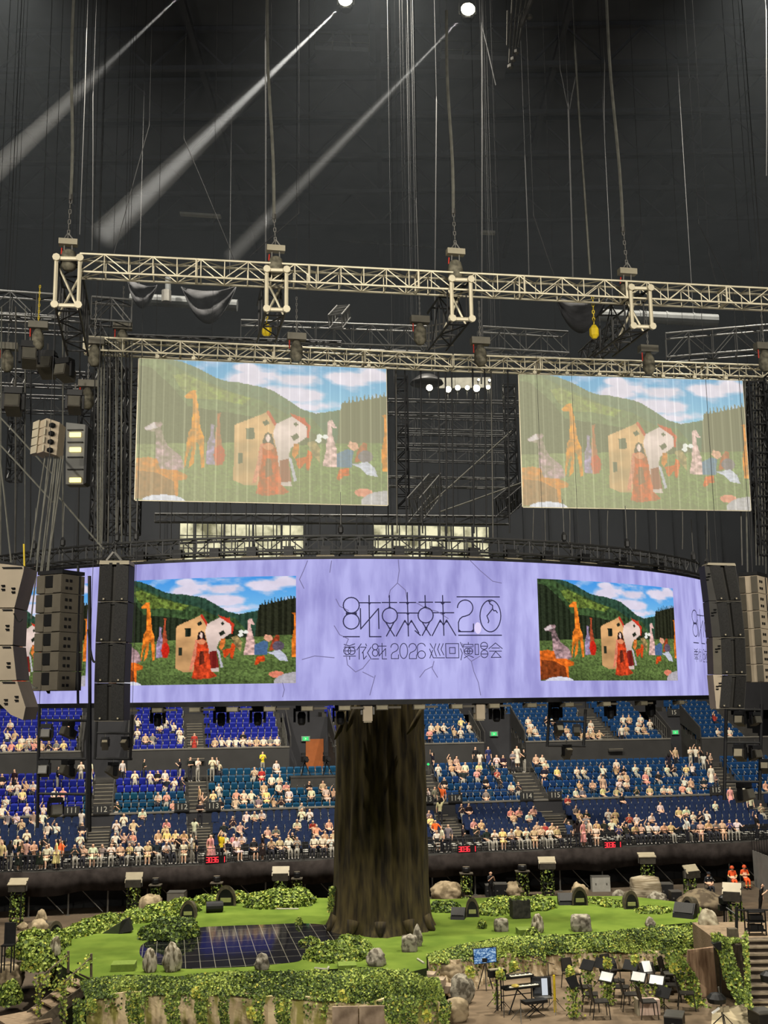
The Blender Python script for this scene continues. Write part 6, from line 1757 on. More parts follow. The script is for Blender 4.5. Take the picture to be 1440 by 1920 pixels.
# ------------------------------------------------------------------ leaves
rl = random.Random(5)
def leaf(mb, p, nrm, s, mi):
    t = nrm.orthogonal().normalized()
    t = Matrix.Rotation(rl.uniform(0, 6.28), 3, nrm) @ t
    w = nrm.cross(t)
    l, wd = s * rl.uniform(.8, 1.3), s * rl.uniform(.35, .55)
    mb.add([p - t * l * .5, p + w * wd + nrm * s * .12, p + t * l * .5, p - w * wd + nrm * s * .12], [(0, 1, 2, 3)], mi)
def rndn(nrm, k=.7):
    return (nrm + V((rl.gauss(0, k), rl.gauss(0, k), rl.gauss(0, k)))).normalized()
def pick(wts):
    return rl.choices((0, 1, 2, 3), wts)[0]
def mound(c, a, b, h, rz, n, size, wts, mb, base):
    """a cushion of leaves: half-ellipsoid a x b x h"""
    R = Matrix.Rotation(rz, 3, 'Z')
    P, F_ = [], []
    nu, nv = 22, 7
    for j in range(nv + 1):
        ph = (math.pi / 2) * j / nv
        for i in range(nu):
            th = 2 * math.pi * i / nu
            d = V((math.cos(th) * math.cos(ph), math.sin(th) * math.cos(ph), math.sin(ph)))
            k = .90 + .22 * mnoise.noise(d * 2.2 + c)
            P.append(c + R @ V((d.x * a * k, d.y * b * k, d.z * h * k)))
    for j in range(nv):
        for i in range(nu):
            q, r = j * nu + i, j * nu + (i + 1) % nu
            F_.append((q, r, r + nu, q + nu))
    base.add(P, F_)
    for _ in range(n):
        th, ph = rl.uniform(0, 6.28), math.asin(rl.uniform(.0, 1))
        d = V((math.cos(th) * math.cos(ph), math.sin(th) * math.cos(ph), math.sin(ph)))
        k = .92 + .22 * mnoise.noise(d * 2.2 + c) + rl.uniform(0, .10)
        p = c + R @ V((d.x * a * k, d.y * b * k, d.z * h * k))
        nn = R @ V((d.x / a, d.y / b, d.z / h)).normalized()
        leaf(mb, p, rndn(nn), size, pick(wts))
def bush(name, px, py, wpx, hpx, depth, n, size, wts, label, z=ZL, rz=0.0, spans=None, cat='bush'):
    """spans: further cushions (dx px, dy px, w px, h px)"""
    mb, base = MB(), MB()
    for dx, dy, w, h in [(0, 0, wpx, hpx)] + (spans or []):
        c = at_z(px + dx, py + dy, z); k = mpp(c)
        c = c + V((0, depth * .5, 0))
        mound(c, w * k / 2, depth / 2, max(.2, h * k - depth * .1), rz, int(n * w / wpx), size, wts, mb, base)
    o = thing(name, label, cat, at_z(px, py, z))
    base.build('twigs', SOIL, o); f = mb.build('foliage', LEAF, o); f['kind'] = 'stuff'
    return o
LT, MD, DK = (6, 6, 2, .4), (3, 6, 4, .3), (1, 4, 8, .2)
bush('hedge', 250, 1732, 70, 26, 1.6, 700, .16, LT, 'long low leafy hedge curving along the back left of the lawn', ZL, .1, [(-90, 20, 80, 26), (-55, 8, 80, 26), (45, -10, 80, 28), (85, -18, 70, 28), (-120, 28, 60, 20)], 'hedge')
bush('hedge', 385, 1698, 60, 20, 1.2, 450, .16, LT, 'short leafy hedge behind the rock covers at the back of the lawn', ZL, 0, [(55, -4, 60, 22), (95, -2, 50, 22)], 'hedge')
bush('shrub_mound', 310, 1766, 112, 44, 2.4, 1500, .15, DK, 'dark low shrub mound on the left shore of the pond', ZL, .25)
bush('shrub_mound', 512, 1706, 124, 38, 2.8, 1500, .16, LT, 'pale green shrub mound in the round bed at the back of the lawn', ZL, 0, [(40, -4, 70, 34)])
bush('shrub_mound', 625, 1808, 118, 38, 2.6, 1700, .13, (4, 6, 2, .4), 'green shrub mound between the pond and the foot of the tree', ZL, .35, [(35, -16, 60, 34)])
bush('shrub_mound', 960, 1712, 110, 30, 2.0, 1100, .17, LT, 'leafy bed behind the lawn right of the tree', ZL, 0, [(50, -4, 80, 26), (-35, 6, 60, 24)])
bush('shrub_mound', 835, 1712, 60, 22, 1.6, 600, .15, DK, 'dark leafy bed just right of the trunk', ZL, 0)
bush('shrub_mound', 1160, 1702, 70, 12, 1.2, 420, .16, LT, 'thin leafy strip at the back right of the lawn', ZL, 0, [(70, 12, 70, 14), (-30, -6, 50, 10)])
bush('shrub_mound', 45, 1800, 90, 55, 2.6, 1500, .16, LT, 'tall mossy shrub mound at the left edge', 1.6, 0, [(14, 22, 70, 56), (40, 6, 60, 56)])
bush('shrub_mound', 78, 1822, 74, 56, 1.4, 1100, .16, MD, 'feathery green shrub behind the wooden steps', 1.3, 0)
for i, (x, y, w, h, lab) in enumerate(((560, 1735, 12, 14, 'small tuft of leaves on the far edge of the pond'), (905, 1742, 16, 16, 'small pale fern left of the round stone block'), (580, 1772, 40, 14, 'thin grass tuft on the right shore of the pond'), (1000, 1760, 30, 18, 'bright leafy tuft beside the striped stone'))):
    bush('plant_tuft', x, y, w, h, .5, 120, .14, LT, lab, ZL, cat='plant')
# ------------------------------------------------------------------ ivy slopes and the rock faces under them
def strip(tops, bots, n, size, wts, name, label, clumps=0):
    def sample(pts, f):
        k = f * (len(pts) - 1); i = min(int(k), len(pts) - 2)
        return pts[i].lerp(pts[i + 1], k - i)
    NU, NV = 60, 5
    base, mb = MB(), MB()
    def S(u, v):
        a, b = sample(tops, u), sample(bots, u)
        p = a.lerp(b, v)
        out = V((0, -1, .6)).normalized()
        return p + out * (.16 * math.sin(math.pi * min(1, v * 1.1)) + .24 * mnoise.noise(p * 1.1) + .08 * mnoise.noise(p * 4))
    P = [S(i / NU, j / NV) for j in range(NV + 1) for i in range(NU + 1)]
    base.add(P, [(j * (NU + 1) + i, (j + 1) * (NU + 1) + i, (j + 1) * (NU + 1) + i + 1, j * (NU + 1) + i + 1) for j in range(NV) for i in range(NU)])
    for _ in range(n):
        u, v = rl.random(), rl.random() ** .9
        p = S(u, v) + V((0, -rl.uniform(0, .1), rl.uniform(0, .08)))
        w = list(wts)
        t = mnoise.noise(p * .9)
        w[0] *= 1 + max(0, t) * 7; w[2] *= 1 + max(0, -t) * 7
        leaf(mb, p, rndn(V((0, -.7, .7)), .6), size, pick(w))
    for _ in range(clumps):                    # ragged trailing ends over the rock
        u = rl.random(); p0 = S(u, 1); L = rl.uniform(.15, .7)
        for k in range(int(L * 26)):
            q = p0 + V((rl.gauss(0, .07), -.1 - rl.random() * .06, -rl.random() * L))
            leaf(mb, q, rndn(V((0, -1, .2)), .5), size, pick(wts))
    o = thing(name, label, 'ivy', (tops[0] + tops[-1]) / 2 - V((0, 0, .5)))
    base.build('stems', SOIL, o, smooth=True)
    f = mb.build('foliage', LEAF, o); f['kind'] = 'stuff'
    o['kind'] = 'stuff'
    return o
tl = [at_z(x, y, ZL + .02) for x, y in ((150, 1842), (240, 1830), (330, 1834), (430, 1824), (560, 1824), (680, 1815), (770, 1824), (822, 1838))]
bl = [at_y(x, y, t.y - 1.15) for (x, y), t in zip(((165, 1880), (230, 1866), (320, 1866), (430, 1868), (560, 1874), (690, 1884), (785, 1872), (838, 1888)), tl)]
strip(tl, bl, 15000, .10, (3, 6, 4, .25), 'ivy_slope', 'thick ivy slope along the front left edge of the stage', 50)
tr_ = [at_z(x, y, ZL + .02) for x, y in ((800, 1792), (860, 1776), (930, 1760), (1010, 1757), (1090, 1752), (1180, 1745), (1250, 1736), (1318, 1730), (1350, 1745))]
br_ = [at_y(x, y, t.y - 1.0) for (x, y), t in zip(((806, 1806), (880, 1802), (935, 1794), (1010, 1792), (1090, 1786), (1180, 1786), (1250, 1788), (1305, 1786), (1352, 1794)), tr_)]
strip(tr_, br_, 12000, .10, (5, 6, 3, .4), 'ivy_slope', 'bright ivy slope above the rock face behind the orchestra chairs', 60)
def rockface(tops, z0, pushes, name, label, m, seed, back=.12, foot=0.0):
    NU, NV = 110, 16
    P = []
    for j in range(NV + 1):
        v = j / NV
        for i in range(NU + 1):
            k = i / NU * (len(tops) - 1); q = min(int(k), len(tops) - 2)
            a = tops[q].lerp(tops[q + 1], k - q)
            p = V((a.x, a.y + back - foot * v, a.z + .1 + (z0 - a.z - .1) * v))
            s = V((p.x * 1.3 + seed, p.y, p.z * .55))
            cell = mnoise.cell(V((p.x * .9 + .5 * mnoise.noise(p), p.z * .35, seed))) 
            P.append(p + V((0, -.28 * mnoise.noise(s) - .18 * cell - .10 * mnoise.noise(s * 3.2) - .05 * mnoise.noise(s * 9), 0)))
    mb = MB().add(P, [(j * (NU + 1) + i, (j + 1) * (NU + 1) + i, (j + 1) * (NU + 1) + i + 1, j * (NU + 1) + i + 1) for j in range(NV) for i in range(NU)])
    o = mb.build(name, m)
    md = o.modifiers.new('t', 'SOLIDIFY'); md.thickness = .08; md.offset = -1
    return tag(o, label, 'rock face')
rockface(bl, -.0, 0, 'cliff', 'tan moss-streaked rock face under the front left ivy', CLIFFM, 3.3)
rockface(br_[:8], ZP, 0, 'cliff', 'pale craggy rock face behind the music stands', CLIFF, 8.1, .15, .25)
# flat faced panels
a, b = at_y(622, 1888, bl[4].y - .28), at_y(722, 1886, bl[5].y - .28)
for i in range(2):
    p, q = a.lerp(b, i * .5 + .01), a.lerp(b, i * .5 + .49)
    o = MB().prism([p, q, V((q.x, q.y, 0)), V((p.x, p.y, 0))], V((0, .1, 0))).build('rock_slab', mat('panel_rock', (176, 156, 134), .9, 0, .2, 1.6, bump=.5, c2=(104, 88, 72)))
    tag(o, 'flat dark brown rock panel under the ivy, %s of the pair at the bottom centre' % ('left', 'right')[i], 'panel', 'flat rock panels')
p, q = at_z(1284, 1872, ZP), at_z(1346, 1868, ZP)
pt, qt = at_y(1290, 1782, p.y), at_y(1338, 1776, q.y)
o = MB().prism([pt, qt, q, p], V((0, .12, 0))).build('rock_slab', mat('panel_wood', (178, 150, 122), .85, 0, .2, 3, bump=.4, c2=(116, 90, 70), stretch=(3, 3, .35)))
tag(o, 'tall tan grained panel at the right end of the rock face', 'panel')
# ivy hanging at the right end and over its side
def ivy_patch(pts, n, size, wts, label, name='ivy_patch'):
    mb = MB()
    for _ in range(n):
        k = rl.random() * (len(pts) - 1); i = int(k)
        (x0, y0, Y0, w0), (x1, y1, Y1, w1) = pts[i], pts[i + 1]
        f = k - i
        p = at_y(x0 + (x1 - x0) * f + rl.uniform(-1, 1) * (w0 + (w1 - w0) * f), y0 + (y1 - y0) * f + rl.uniform(-4, 4), Y0 + (Y1 - Y0) * f - rl.random() * .15)
        leaf(mb, p, rndn(V((0, -.8, .6)), .6), size, pick(wts))
    o = mb.build(name, LEAF)
    return tag(o, label, 'ivy', None, 'stuff')
yy = p.y
ivy_patch([(1262, 1790, yy, 14), (1285, 1830, yy - .1, 22), (1300, 1870, yy - .5, 16), (1325, 1905, yy - 1.6, 16), (1330, 1925, yy - 2, 20)], 900, .12, (3, 6, 2, 1), 'ivy trailing down the right end of the rock face to the floor')
o = MB().prism([at_z(1346, 1866, ZP), at_y(1338, 1778, 41.6), at_y(1380, 1760, 43.5), at_y(1404, 1770, 43.6), at_z(1402, 1880, ZP)], V((.1, .4, 0))).build('rock_slab', mat('slab_dark', (70, 62, 50), .9, 0, .2, 3, bump=.8))
tag(o, 'dark sloping rock side wall left of the right stairs', 'rock face')
ivy_patch([(1356, 1770, 41.6, 14), (1364, 1800, 41.2, 14), (1376, 1840, 40.8, 16), (1392, 1880, 40.2, 12)], 900, .12, (2, 6, 4, .6), 'ivy covering the dark rock left of the right stairs')
for i, (x, w, y0, n) in enumerate(((150, 10, 1880, 260), (255, 16, 1866, 420), (325, 13, 1866, 380), (378, 10, 1868, 320), (421, 9, 1868, 300), (486, 10, 1872, 320), (532, 14, 1874, 420), (755, 30, 1876, 900), (836, 9, 1886, 300))):
    ivy_patch([(x, y0 - 6, 38.45, w * 1.2), (x - 3, y0 + 26, 38.2, w), (x + 2, y0 + 56, 38.1, w * .9)], n, .10, (3, 6, 4, .5), 'ivy column trailing down the front left rock face, %s from the left' % ordinal(i + 1), 'ivy_column')
ivy_patch([(1342, 1752, 41.9, 10), (1352, 1766, 41.4, 14), (1366, 1762, 42.6, 12), (1380, 1764, 43.0, 10)], 620, .11, (4, 6, 2, .6), 'ivy draped over the right end of the ivy slope')
ivy_patch([(1396, 1750, 43.3, 6), (1400, 1800, 42, 5), (1402, 1850, 41, 5), (1404, 1890, 39.6, 8)], 420, .11, (5, 5, 2, 1), 'narrow strand of ivy along the left edge of the right stairs')
for i, (x, y, Y) in enumerate(((880, 1822, 42.2), (937, 1826, 42.2), (962, 1812, 42.2), (1068, 1822, 42.2), (1138, 1806, 42.2), (1190, 1800, 42.2), (1262, 1812, 42.0), (255, 1885, 38.4), (366, 1862, 38.5), (470, 1900, 38.2), (640, 1868, 38.3), (800, 1905, 38), (172, 1885, 38.4), (525, 1892, 38.3))):
    ivy_patch([(x, y - 8, Y, 6), (x + 2, y + 8, Y - .1, 8)], 90, .13, (4, 3, 0, 5), 'yellow-green fern sprouting from the rock face, %s of those there' % ordinal(i + 1), 'fern')

# ------------------------------------------------------------------ rocks
def rock(px, py, wpx, hpx, m, label, z=ZL, depth=None, seed=None, flat=0.0, rough=.22, sharp=0.0, name='rock', square=0.0):
    c = at_z(px, py, z); k = mpp(c)
    w, h = wpx * k, hpx * k / .97
    d = depth or w * .8
    bm = bmesh.new(); bmesh.ops.create_icosphere(bm, subdivisions=4, radius=1.0)
    sd = V((seed or px * .37, py * .11, 3.3))
    for v in bm.verts:
        p = v.co.normalized()
        if square:
            mx_ = max(abs(p.x), abs(p.y), abs(p.z)); p = p.lerp(p / mx_, square)
        q = 1 + rough * mnoise.noise(p * 1.5 + sd) + rough * .5 * mnoise.noise(p * 3.7 + sd) + rough * .22 * mnoise.noise(p * 9 + sd)
        p = p * q
        zz = (p.z + .72) / 1.72
        tp = 1 - sharp * max(0, zz)
        v.co = V((p.x * w / 2 * tp, p.y * d / 2 * tp, max(zz, -.03) * h))
    me = bpy.data.meshes.new(name); bm.to_mesh(me); bm.free()
    me.materials.append(m)
    me.polygons.foreach_set('use_smooth', [True] * len(me.polygons))
    o = bpy.data.objects.new(name, me); COL.objects.link(o); o.location = c + V((0, d * .35, 0))
    return tag(o, label, 'rock')
rock(75, 1734, 24, 28, ROCKT, 'upright tan rock at the back left beyond the lawn', 0, sharp=.4)
rock(68, 1764, 40, 36, ROCKT, 'big rounded tan rock with a black box on its right side, at the left', ZL, sharp=.2)
rock(102, 1792, 22, 32, ROCKS, 'narrow striped stone at the left edge of the lawn', ZL, sharp=.3)
rock(41, 1746, 20, 14, ROCKT, 'small flat tan rock at the far left', 0)
rock(26, 1776, 16, 18, ROCKT, 'small rock beside the black high stand at the far left', ZL)
rock(279, 1824, 31, 42, ROCKS, 'striped upright stone at the pond\'s front left, left of a pair', ZL, sharp=.35, rough=.2)
rock(320, 1823, 40, 48, ROCKS, 'striped upright stone at the pond\'s front left, right of a pair', ZL, sharp=.3, rough=.2)
rock(490, 1820, 33, 28, ROCKG, 'small grey stone on the front shore of the pond', ZL, sharp=.35)
rock(706, 1813, 43, 31, ROCKG, 'grey stone on the front lawn edge below the trunk', ZL, sharp=.4)
rock(768, 1785, 30, 28, ROCKG, 'squat grey block in front of the trunk\'s right foot', ZL, square=.6, rough=.12)
rock(783, 1775, 24, 38, ROCKG, 'pointed grey stone behind the squat block at the trunk\'s right foot', ZL, sharp=.5)
rock(941, 1747, 28, 22, ROCKG, 'round grey stone drum on the lawn right of the tree', ZL, square=.5, rough=.1)
rock(1009, 1750, 26, 32, ROCKS, 'leaning striped stone on the lawn right of the stone drum', ZL, sharp=.3)
rock(1092, 1747, 39, 28, ROCKG, 'blocky grey stone on the front of the right lawn', ZL, square=.6, rough=.12)
rock(1221, 1738, 24, 17, ROCKG, 'small pointed grey stone at the front of the right lawn', ZL, sharp=.6)
rock(1332, 1750, 44, 40, mat('rock_lichen', (206, 198, 172), .9, 0, .3, 3, bump=1.0, c2=(110, 98, 76)), 'white lichen-covered rock at the right end of the lawn', ZL, sharp=.2)
rock(1326, 1722, 84, 44, ROCKD, 'largest brown boulder behind the lichen-covered rock', ZL - .6, depth=2.4)
rock(1235, 1698, 38, 23, ROCKG, 'rounded grey boulder at the back right of the lawn', 0)
rock(1215, 1688, 60, 40, ROCKL, 'big layered pale boulder at the back right', 0, square=.45, rough=.12)
rock(1164, 1692, 28, 20, ROCKG, 'small boulder left of the big layered one', 0)
rock(838, 1692, 62, 34, ROCKT, 'large tan boulder behind the lawn just right of the trunk', 0)
rock(965, 1684, 46, 28, ROCKT, 'long tan boulder behind the leafy bed right of the tree', 0, sharp=.3)
rock(278, 1744, 46, 58, ROCKT, 'flat tan boulder behind the left hedge', 0, square=.4)
rock(1090, 1726, 36, 64, ROCKT, 'tan boulder beside the black cover at the back of the right lawn', 0)
rock(845, 1838, 50, 28, ROCKT, 'flat stone at the head of the orchestra pit by the stone steps', 1.2, square=.3)
rock(868, 1884, 46, 50, ROCKG, 'grey boulder at the left wall of the orchestra pit', ZP, rough=.2)
rock(852, 1918, 56, 40, ROCKT, 'tan boulder at the bottom left of the orchestra pit', ZP, rough=.2)
rock(14, 1850, 50, 40, ROCKT, 'pale rock block at the left edge under the black high stand', .6, square=.4)
rock(888, 1850, 18, 14, ROCKT, 'small stone on the floor left of the screen on a stand', ZP)
for i, (x, y, w) in enumerate(((798, 1824, 36), (812, 1834, 44), (832, 1846, 60))):
    c = at_z(x, y, ZL - .25 - i * .28); k = mpp(c)
    o = MB().box(c - V((0, 0, .12)), (w * k, .55, .26), -.25).build('stone_step', mat('step_stone', (170, 152, 130), .9, 0, .2, 3, bump=.5))
    tag(o, '%s stone step down from the lawn beside the ivy' % ('top', 'middle', 'lowest')[i], 'step', 'stone steps')
for i, (x0, y0, x1, y1, lab) in enumerate(((640, 1806, 680, 1780, 'pale curved kerb of the shrub mound by the trunk'), (783, 1798, 795, 1806, 'short pale kerb strip at the lawn\'s corner'), (465, 1700, 560, 1704, 'pale kerb round the bed at the back of the lawn'), (590, 1815, 616, 1813, 'pale kerb at the front of the shrub mound by the pond'))):
    a, b = at_z(x0, y0, ZL + .03), at_z(x1, y1, ZL + .03)
    mid = (a + b) / 2 + V((.25, -.3, 0)) * (1 if i != 1 else 0)
    o = MB().path([a, a.lerp(mid, .6), mid, b.lerp(mid, .6), b], .045, 5).build('kerb', KERB); tag(o, lab, 'kerb')
for i, (x, y, w, h, lab) in enumerate(((228, 1822, 44, 14, 'square green turf block on the front left of the lawn'), (985, 1755, 26, 12, 'small green turf block beside the leaning stone'), (650, 1818, 34, 8, 'low round turf pad in front of the shrub mound'))):
    c = at_z(x, y, ZL); k = mpp(c)
    o = MB().box(c + V((0, .35, h * k * .45)), (w * k, .7, h * k * .9), .1).build('turf_block', mat('turf_block', (108, 128, 52), .95, 0, .1, 9, bump=.5)); tag(o, lab, 'block')

# ------------------------------------------------------------------ the tree
tb = at_z(715, 1757, ZL); TC = V((tb.x, tb.y + 2.2, ZL))
def trunk_r(th, z):
    base = 2.03 + .05 * math.cos(2 * th) - .03 * (z - ZL) * .3
    fl = max(0, 1 - (z - ZL) / 2.6) ** 2.4
    fl2 = max(0, 1 - (z - ZL) / .5) ** 1.5
    lob = .5 + .5 * math.sin(th * 7 + 1.2 * math.sin(th * 2))
    v = V((math.cos(th) * 3.2, math.sin(th) * 3.2, z * .18))
    return base + fl * (.06 + .16 * lob) + fl2 * .14 * lob + .12 * mnoise.noise(v) + .09 * mnoise.noise(v * 2.7) + .07 * (abs(math.sin(th * 12 + 2 * mnoise.noise(v))) - .5)
m = MB(); n, k = 120, 46
P = []
for j in range(k + 1):
    z = ZL - .02 + 12.0 * (j / k) ** 1.5
    P += [TC + V((trunk_r(2 * math.pi * i / n, z) * math.cos(2 * math.pi * i / n), trunk_r(2 * math.pi * i / n, z) * math.sin(2 * math.pi * i / n), z - ZL)) for i in range(n)]
m.add(P, [(j * n + i, j * n + (i + 1) % n, (j + 1) * n + (i + 1) % n, (j + 1) * n + i) for j in range(k) for i in range(n)] + [tuple(range(k * n, k * n + n))])
tree = thing('tree', 'huge dark tree trunk standing on the lawn under the lavender screen', 'tree', TC)
m.build('trunk', BARK, tree, smooth=True)
for th, L in ((3.5, .5), (4.1, .35), (4.7, .3), (5.3, .35), (5.85, .5), (2.9, .4)):
    d = V((math.cos(th), math.sin(th), 0)); p = TC + d * 2.05
    pts = [p + V((0, 0, .55)), p + d * L * .35 + V((0, 0, .28)), p + d * L * .7 + V((0, 0, .13)), p + d * L + V((0, 0, .02))]
    MB().path(pts, [.3, .22, .15, .07], 8).build('root', BARK, tree, smooth=True)
# branch stubs and flakes of bark under the screen
for i, (x, y, w) in enumerate(((660, 1350, .25), (780, 1355, .4), (640, 1365, .3))):
    c = at_y(x, y, TC.y - 1.95)
    MB().path([c + V((-w, .1, -.5)), c + V((-w * .3, -.08, -.1)), c + V((w * .4, -.02, .4)), c + V((w, .12, .9))], [.03, .12, .10, .03], 7).build('bark_flake', BARK, tree, smooth=True)
for x, y, s in ((622, 1672, 14), (620, 1692, 16), (624, 1706, 10)):
    pass
ivy_patch([(624, 1665, TC.y - .5, 5), (621, 1688, TC.y - .5, 6), (619, 1708, TC.y - .5, 4)], 130, .14, LT, 'small tuft of pale leaves on the left edge of the trunk', 'ivy_tuft')

# ------------------------------------------------------------------ black stage speakers and rock covers
def wedge(px, py, w, h, yaw, label, z=ZL, round_=False):
    c = at_z(px, py, z); k = mpp(c); W, H = w * k, h * k
    e = thing('monitor_speaker', label, 'speaker', c, 'black stage monitors')
    R = Matrix.Rotation(yaw, 3, 'Z')
    T = lambda x, y, zz: c + R @ V((x, y + W * .3, zz))
    if round_:
        MB().tube(T(-W / 2, 0, H * .5), T(W / 2, 0, H * .5), H * .5, 12).build('barrel', BLK, e)
        MB().tube(T(W / 2, 0, H * .5), T(W / 2 + .04, 0, H * .5), H * .42, 12).build('end_cap', RIG, e)
    else:
        pr = [(-W / 2, -.28, 0), (-W / 2, .32, 0), (-W / 2, .32, H * .9), (-W / 2, .12, H), (-W / 2, -.22, H * .3)]
        MB().prism([T(*p) for p in pr], R @ V((W, 0, 0))).build('cabinet', BLK, e)
        a, b = T(-W * .44, .11 - .02, H * .97 + .01), T(-W * .44, -.2 - .02, H * .36 + .01)
        MB().prism([a, b, b + R @ V((W * .88, 0, 0)), a + R @ V((W * .88, 0, 0))], V((0, -.015, .01))).build('grille', GRILLE, e)
    return e
wedge(402, 1712, 30, 20, .2, 'round-ended black monitor speaker at the back left of the lawn', ZL, True)
wedge(858, 1724, 26, 20, -.2, 'black monitor speaker right of the trunk', ZL)
wedge(1062, 1697, 28, 20, 0, 'black monitor speaker at the back of the right lawn', ZL)
wedge(1280, 1722, 40, 26, -.6, 'black monitor speaker left of the largest brown boulder', ZL)
wedge(80, 1762, 18, 32, .5, 'black speaker box set into the rounded tan rock', ZL)
c = at_z(222, 1751, ZL); k = mpp(c)
e = thing('monitor_speaker', 'dark green wedge speaker on the lawn by the left hedge', 'speaker', c)
MB().prism([c + V((-.75 * 1, .1, 0)), c + V((.2, .0, 0)), c + V((.25, .1, .55))], V((0, .6, 0))).build('cabinet', mat('wedge_green', (44, 56, 24), .7, 0, .15, 4), e)
MB().prism([c + V((.02, -.03, .0)), c + V((.55, .1, .08)), c + V((.38, .1, .62)), c + V((.1, -.02, .52))], V((0, .4, 0))).build('grille', GRILLE, e)
c = at_z(977, 1723, ZL); k = mpp(c)
e = thing('plant_box', 'black cube planted with leaves on top, on the lawn right of the tree', 'box', c)
MB().box(c + V((0, .35, 17 * k)), (34 * k, .7, 32 * k), .12).build('box', mat('box_slate', (58, 56, 50), .7, 0, .4, 5), e)
mb = MB()
for _ in range(90): leaf(mb, c + V((rl.uniform(-.36, .36), .35 + rl.uniform(-.3, .3), 33 * k + rl.uniform(0, .08))), rndn(V((0, -.3, 1))), .13, pick(LT))
mb.build('leaves', LEAF, e)['kind'] = 'stuff'
def cover(px, py, w, h, label, z=ZL, lamp=True, yaw=0.0):
    c = at_z(px, py, z); k = mpp(c); W, H = w * k, h * k
    e = thing('rock_cover', label, 'lamp cover', c, 'arched lamp covers')
    R = Matrix.Rotation(yaw, 3, 'Z')
    arch = lambda s, y: [c + R @ V((W / 2 * s * math.cos(math.pi * i / 12), y, H * s * math.sin(math.pi * i / 12) ** .8)) for i in range(13)]
    o, i_ = arch(1, 0), arch(.8, 0)
    ob = arch(.8, .9)
    m = MB()
    m.add(o + ob, [(q, q + 1, 14 + q, 13 + q) for q in range(12)] + [tuple(range(13, 26))[::-1]])
    m.add(o + i_, [(q + 1, q, 13 + q, 14 + q) for q in range(12)])
    m.build('shell', mat('cover_shell', (92, 84, 66), .9, 0, .3, 4, bump=.8), e, smooth=False)
    m = MB(); m.add(arch(.8, .05), [tuple(range(13))[::-1]]); m.build('opening', BLK, e)
    if lamp: MB().obox(c + R @ V((0, .02, H * .28)), R @ V((W * .26, 0, 0)), V((0, .02, 0)), V((0, 0, H * .1))).build('lamp_face', mat('lamp_olive', (150, 154, 96), .5, 0, .1, 3), e)
    return e
cover(352, 1722, 30, 32, 'arched dark lamp cover on the left lawn beside the shrub mound')
cover(423, 1699, 38, 38, 'largest arched dark lamp cover at the back left of the lawn')
cover(886, 1720, 26, 36, 'arched dark lamp cover right of the trunk')
cover(1088, 1698, 30, 34, 'arched dark lamp cover at the back of the right lawn')
cover(1185, 1705, 28, 34, 'arched dark lamp cover before the layered boulder')
cover(104, 1762, 30, 34, 'arched mossy lamp cover at the left of the lawn', yaw=.6)
cover(1290, 1716, 26, 34, 'arched dark lamp cover at the left of the largest boulder', yaw=-.6)

# ------------------------------------------------------------------ lamps on ivy-wrapped posts
def pedestal(px, yt, yb, label, z=0.0, w=26, big=True, tilt=.5, yaw=0.0):
    c = at_z(px, yb, z); k = mpp(c); H = (yb - yt) * k; W = w * k
    e = thing('lamp_pedestal', label, 'lamp', c, 'ivy-wrapped lamp stands')
    R = Matrix.Rotation(yaw, 3, 'Z')
    hb = H - .62 if big else H - .4
    for sx in (-1, 1):
        for sy in (-1, 1):
            q = c + R @ V((sx * W * .32, sy * W * .25 + .3, 0))
            MB().tube(q, q + V((0, 0, hb)), .03, 5).build('leg', BLK, e)
    m = MB()
    for z_ in (.15, .5, .95): m.box(c + V((0, .3, hb * z_)), (W * .66, W * .5, .04), yaw)
    m.build('shelf', RIG, e)
    mb = MB()
    for _ in range(int(150 * max(.6, hb))):
        th = rl.uniform(0, 6.28)
        leaf(mb, c + R @ V((math.cos(th) * W * .42, math.sin(th) * W * .36 + .3, rl.uniform(0, hb))), rndn(V((math.cos(th), math.sin(th), .3))), .13, pick(MD))
    mb.build('ivy', LEAF, e)['kind'] = 'stuff'
    b = c + V((0, .3, hb))
    if big:
        MB().obox(b + V((0, 0, .22)), R @ V((W * .52, 0, 0)), R @ V((0, .25, 0)), V((0, 0, .2))).build('lamp_box', mat('lamp_case', (60, 56, 48), .6, 0, .2, 6), e)
        T = R @ Matrix.Rotation(tilt, 3, 'X')
        MB().obox(b + V((0, 0, .52)), T @ V((W * .58, 0, 0)), T @ V((0, .30, 0)), T @ V((0, 0, .03))).build('reflector', CREAM, e)
        m = MB()
        for s in (-1, 1): m.obox(b + R @ V((W * .56 * s, 0, 0)) + V((0, 0, .3)), R @ V((.02, 0, 0)), R @ V((0, .06, 0)), V((0, 0, .26)))
        m.build('yoke', STEEL, e)
    else:
        MB().box(b + V((0, 0, .06)), (W * 1.05, .5, .06), yaw).build('tray', OLIVE, e)
        MB().lathe(b + V((0, 0, .09)), ((W * .22, 0), (W * .34, .08), (W * .34, .26), (W * .28, .32)), 10).build('head', BLK, e)
        MB().lathe(b + V((0, 0, .40)), ((W * .28, 0), (W * .30, .03), (W * .1, .04)), 10).build('lens', OLIVE, e)
    return e
pedestal(27, 1655, 1738, 'ivy-wrapped lamp stand at the far left edge', 0, 30)
pedestal(247, 1647, 1728, 'ivy-wrapped lamp stand with a pale face behind the left hedge', 0, 28, True, 1.1)
pedestal(288, 1652, 1727, 'small ivy-wrapped lamp stand behind the flat tan boulder', 0, 22, False)
pedestal(404, 1648, 1722, 'small ivy-wrapped lamp stand behind the left lamp covers', 0, 22, False)
pedestal(525, 1635, 1716, 'lamp stand with a pale face behind the round bed', 0, 28, True, .9)
pedestal(556, 1640, 1716, 'small dark lamp stand right of the one behind the round bed', 0, 20, False)
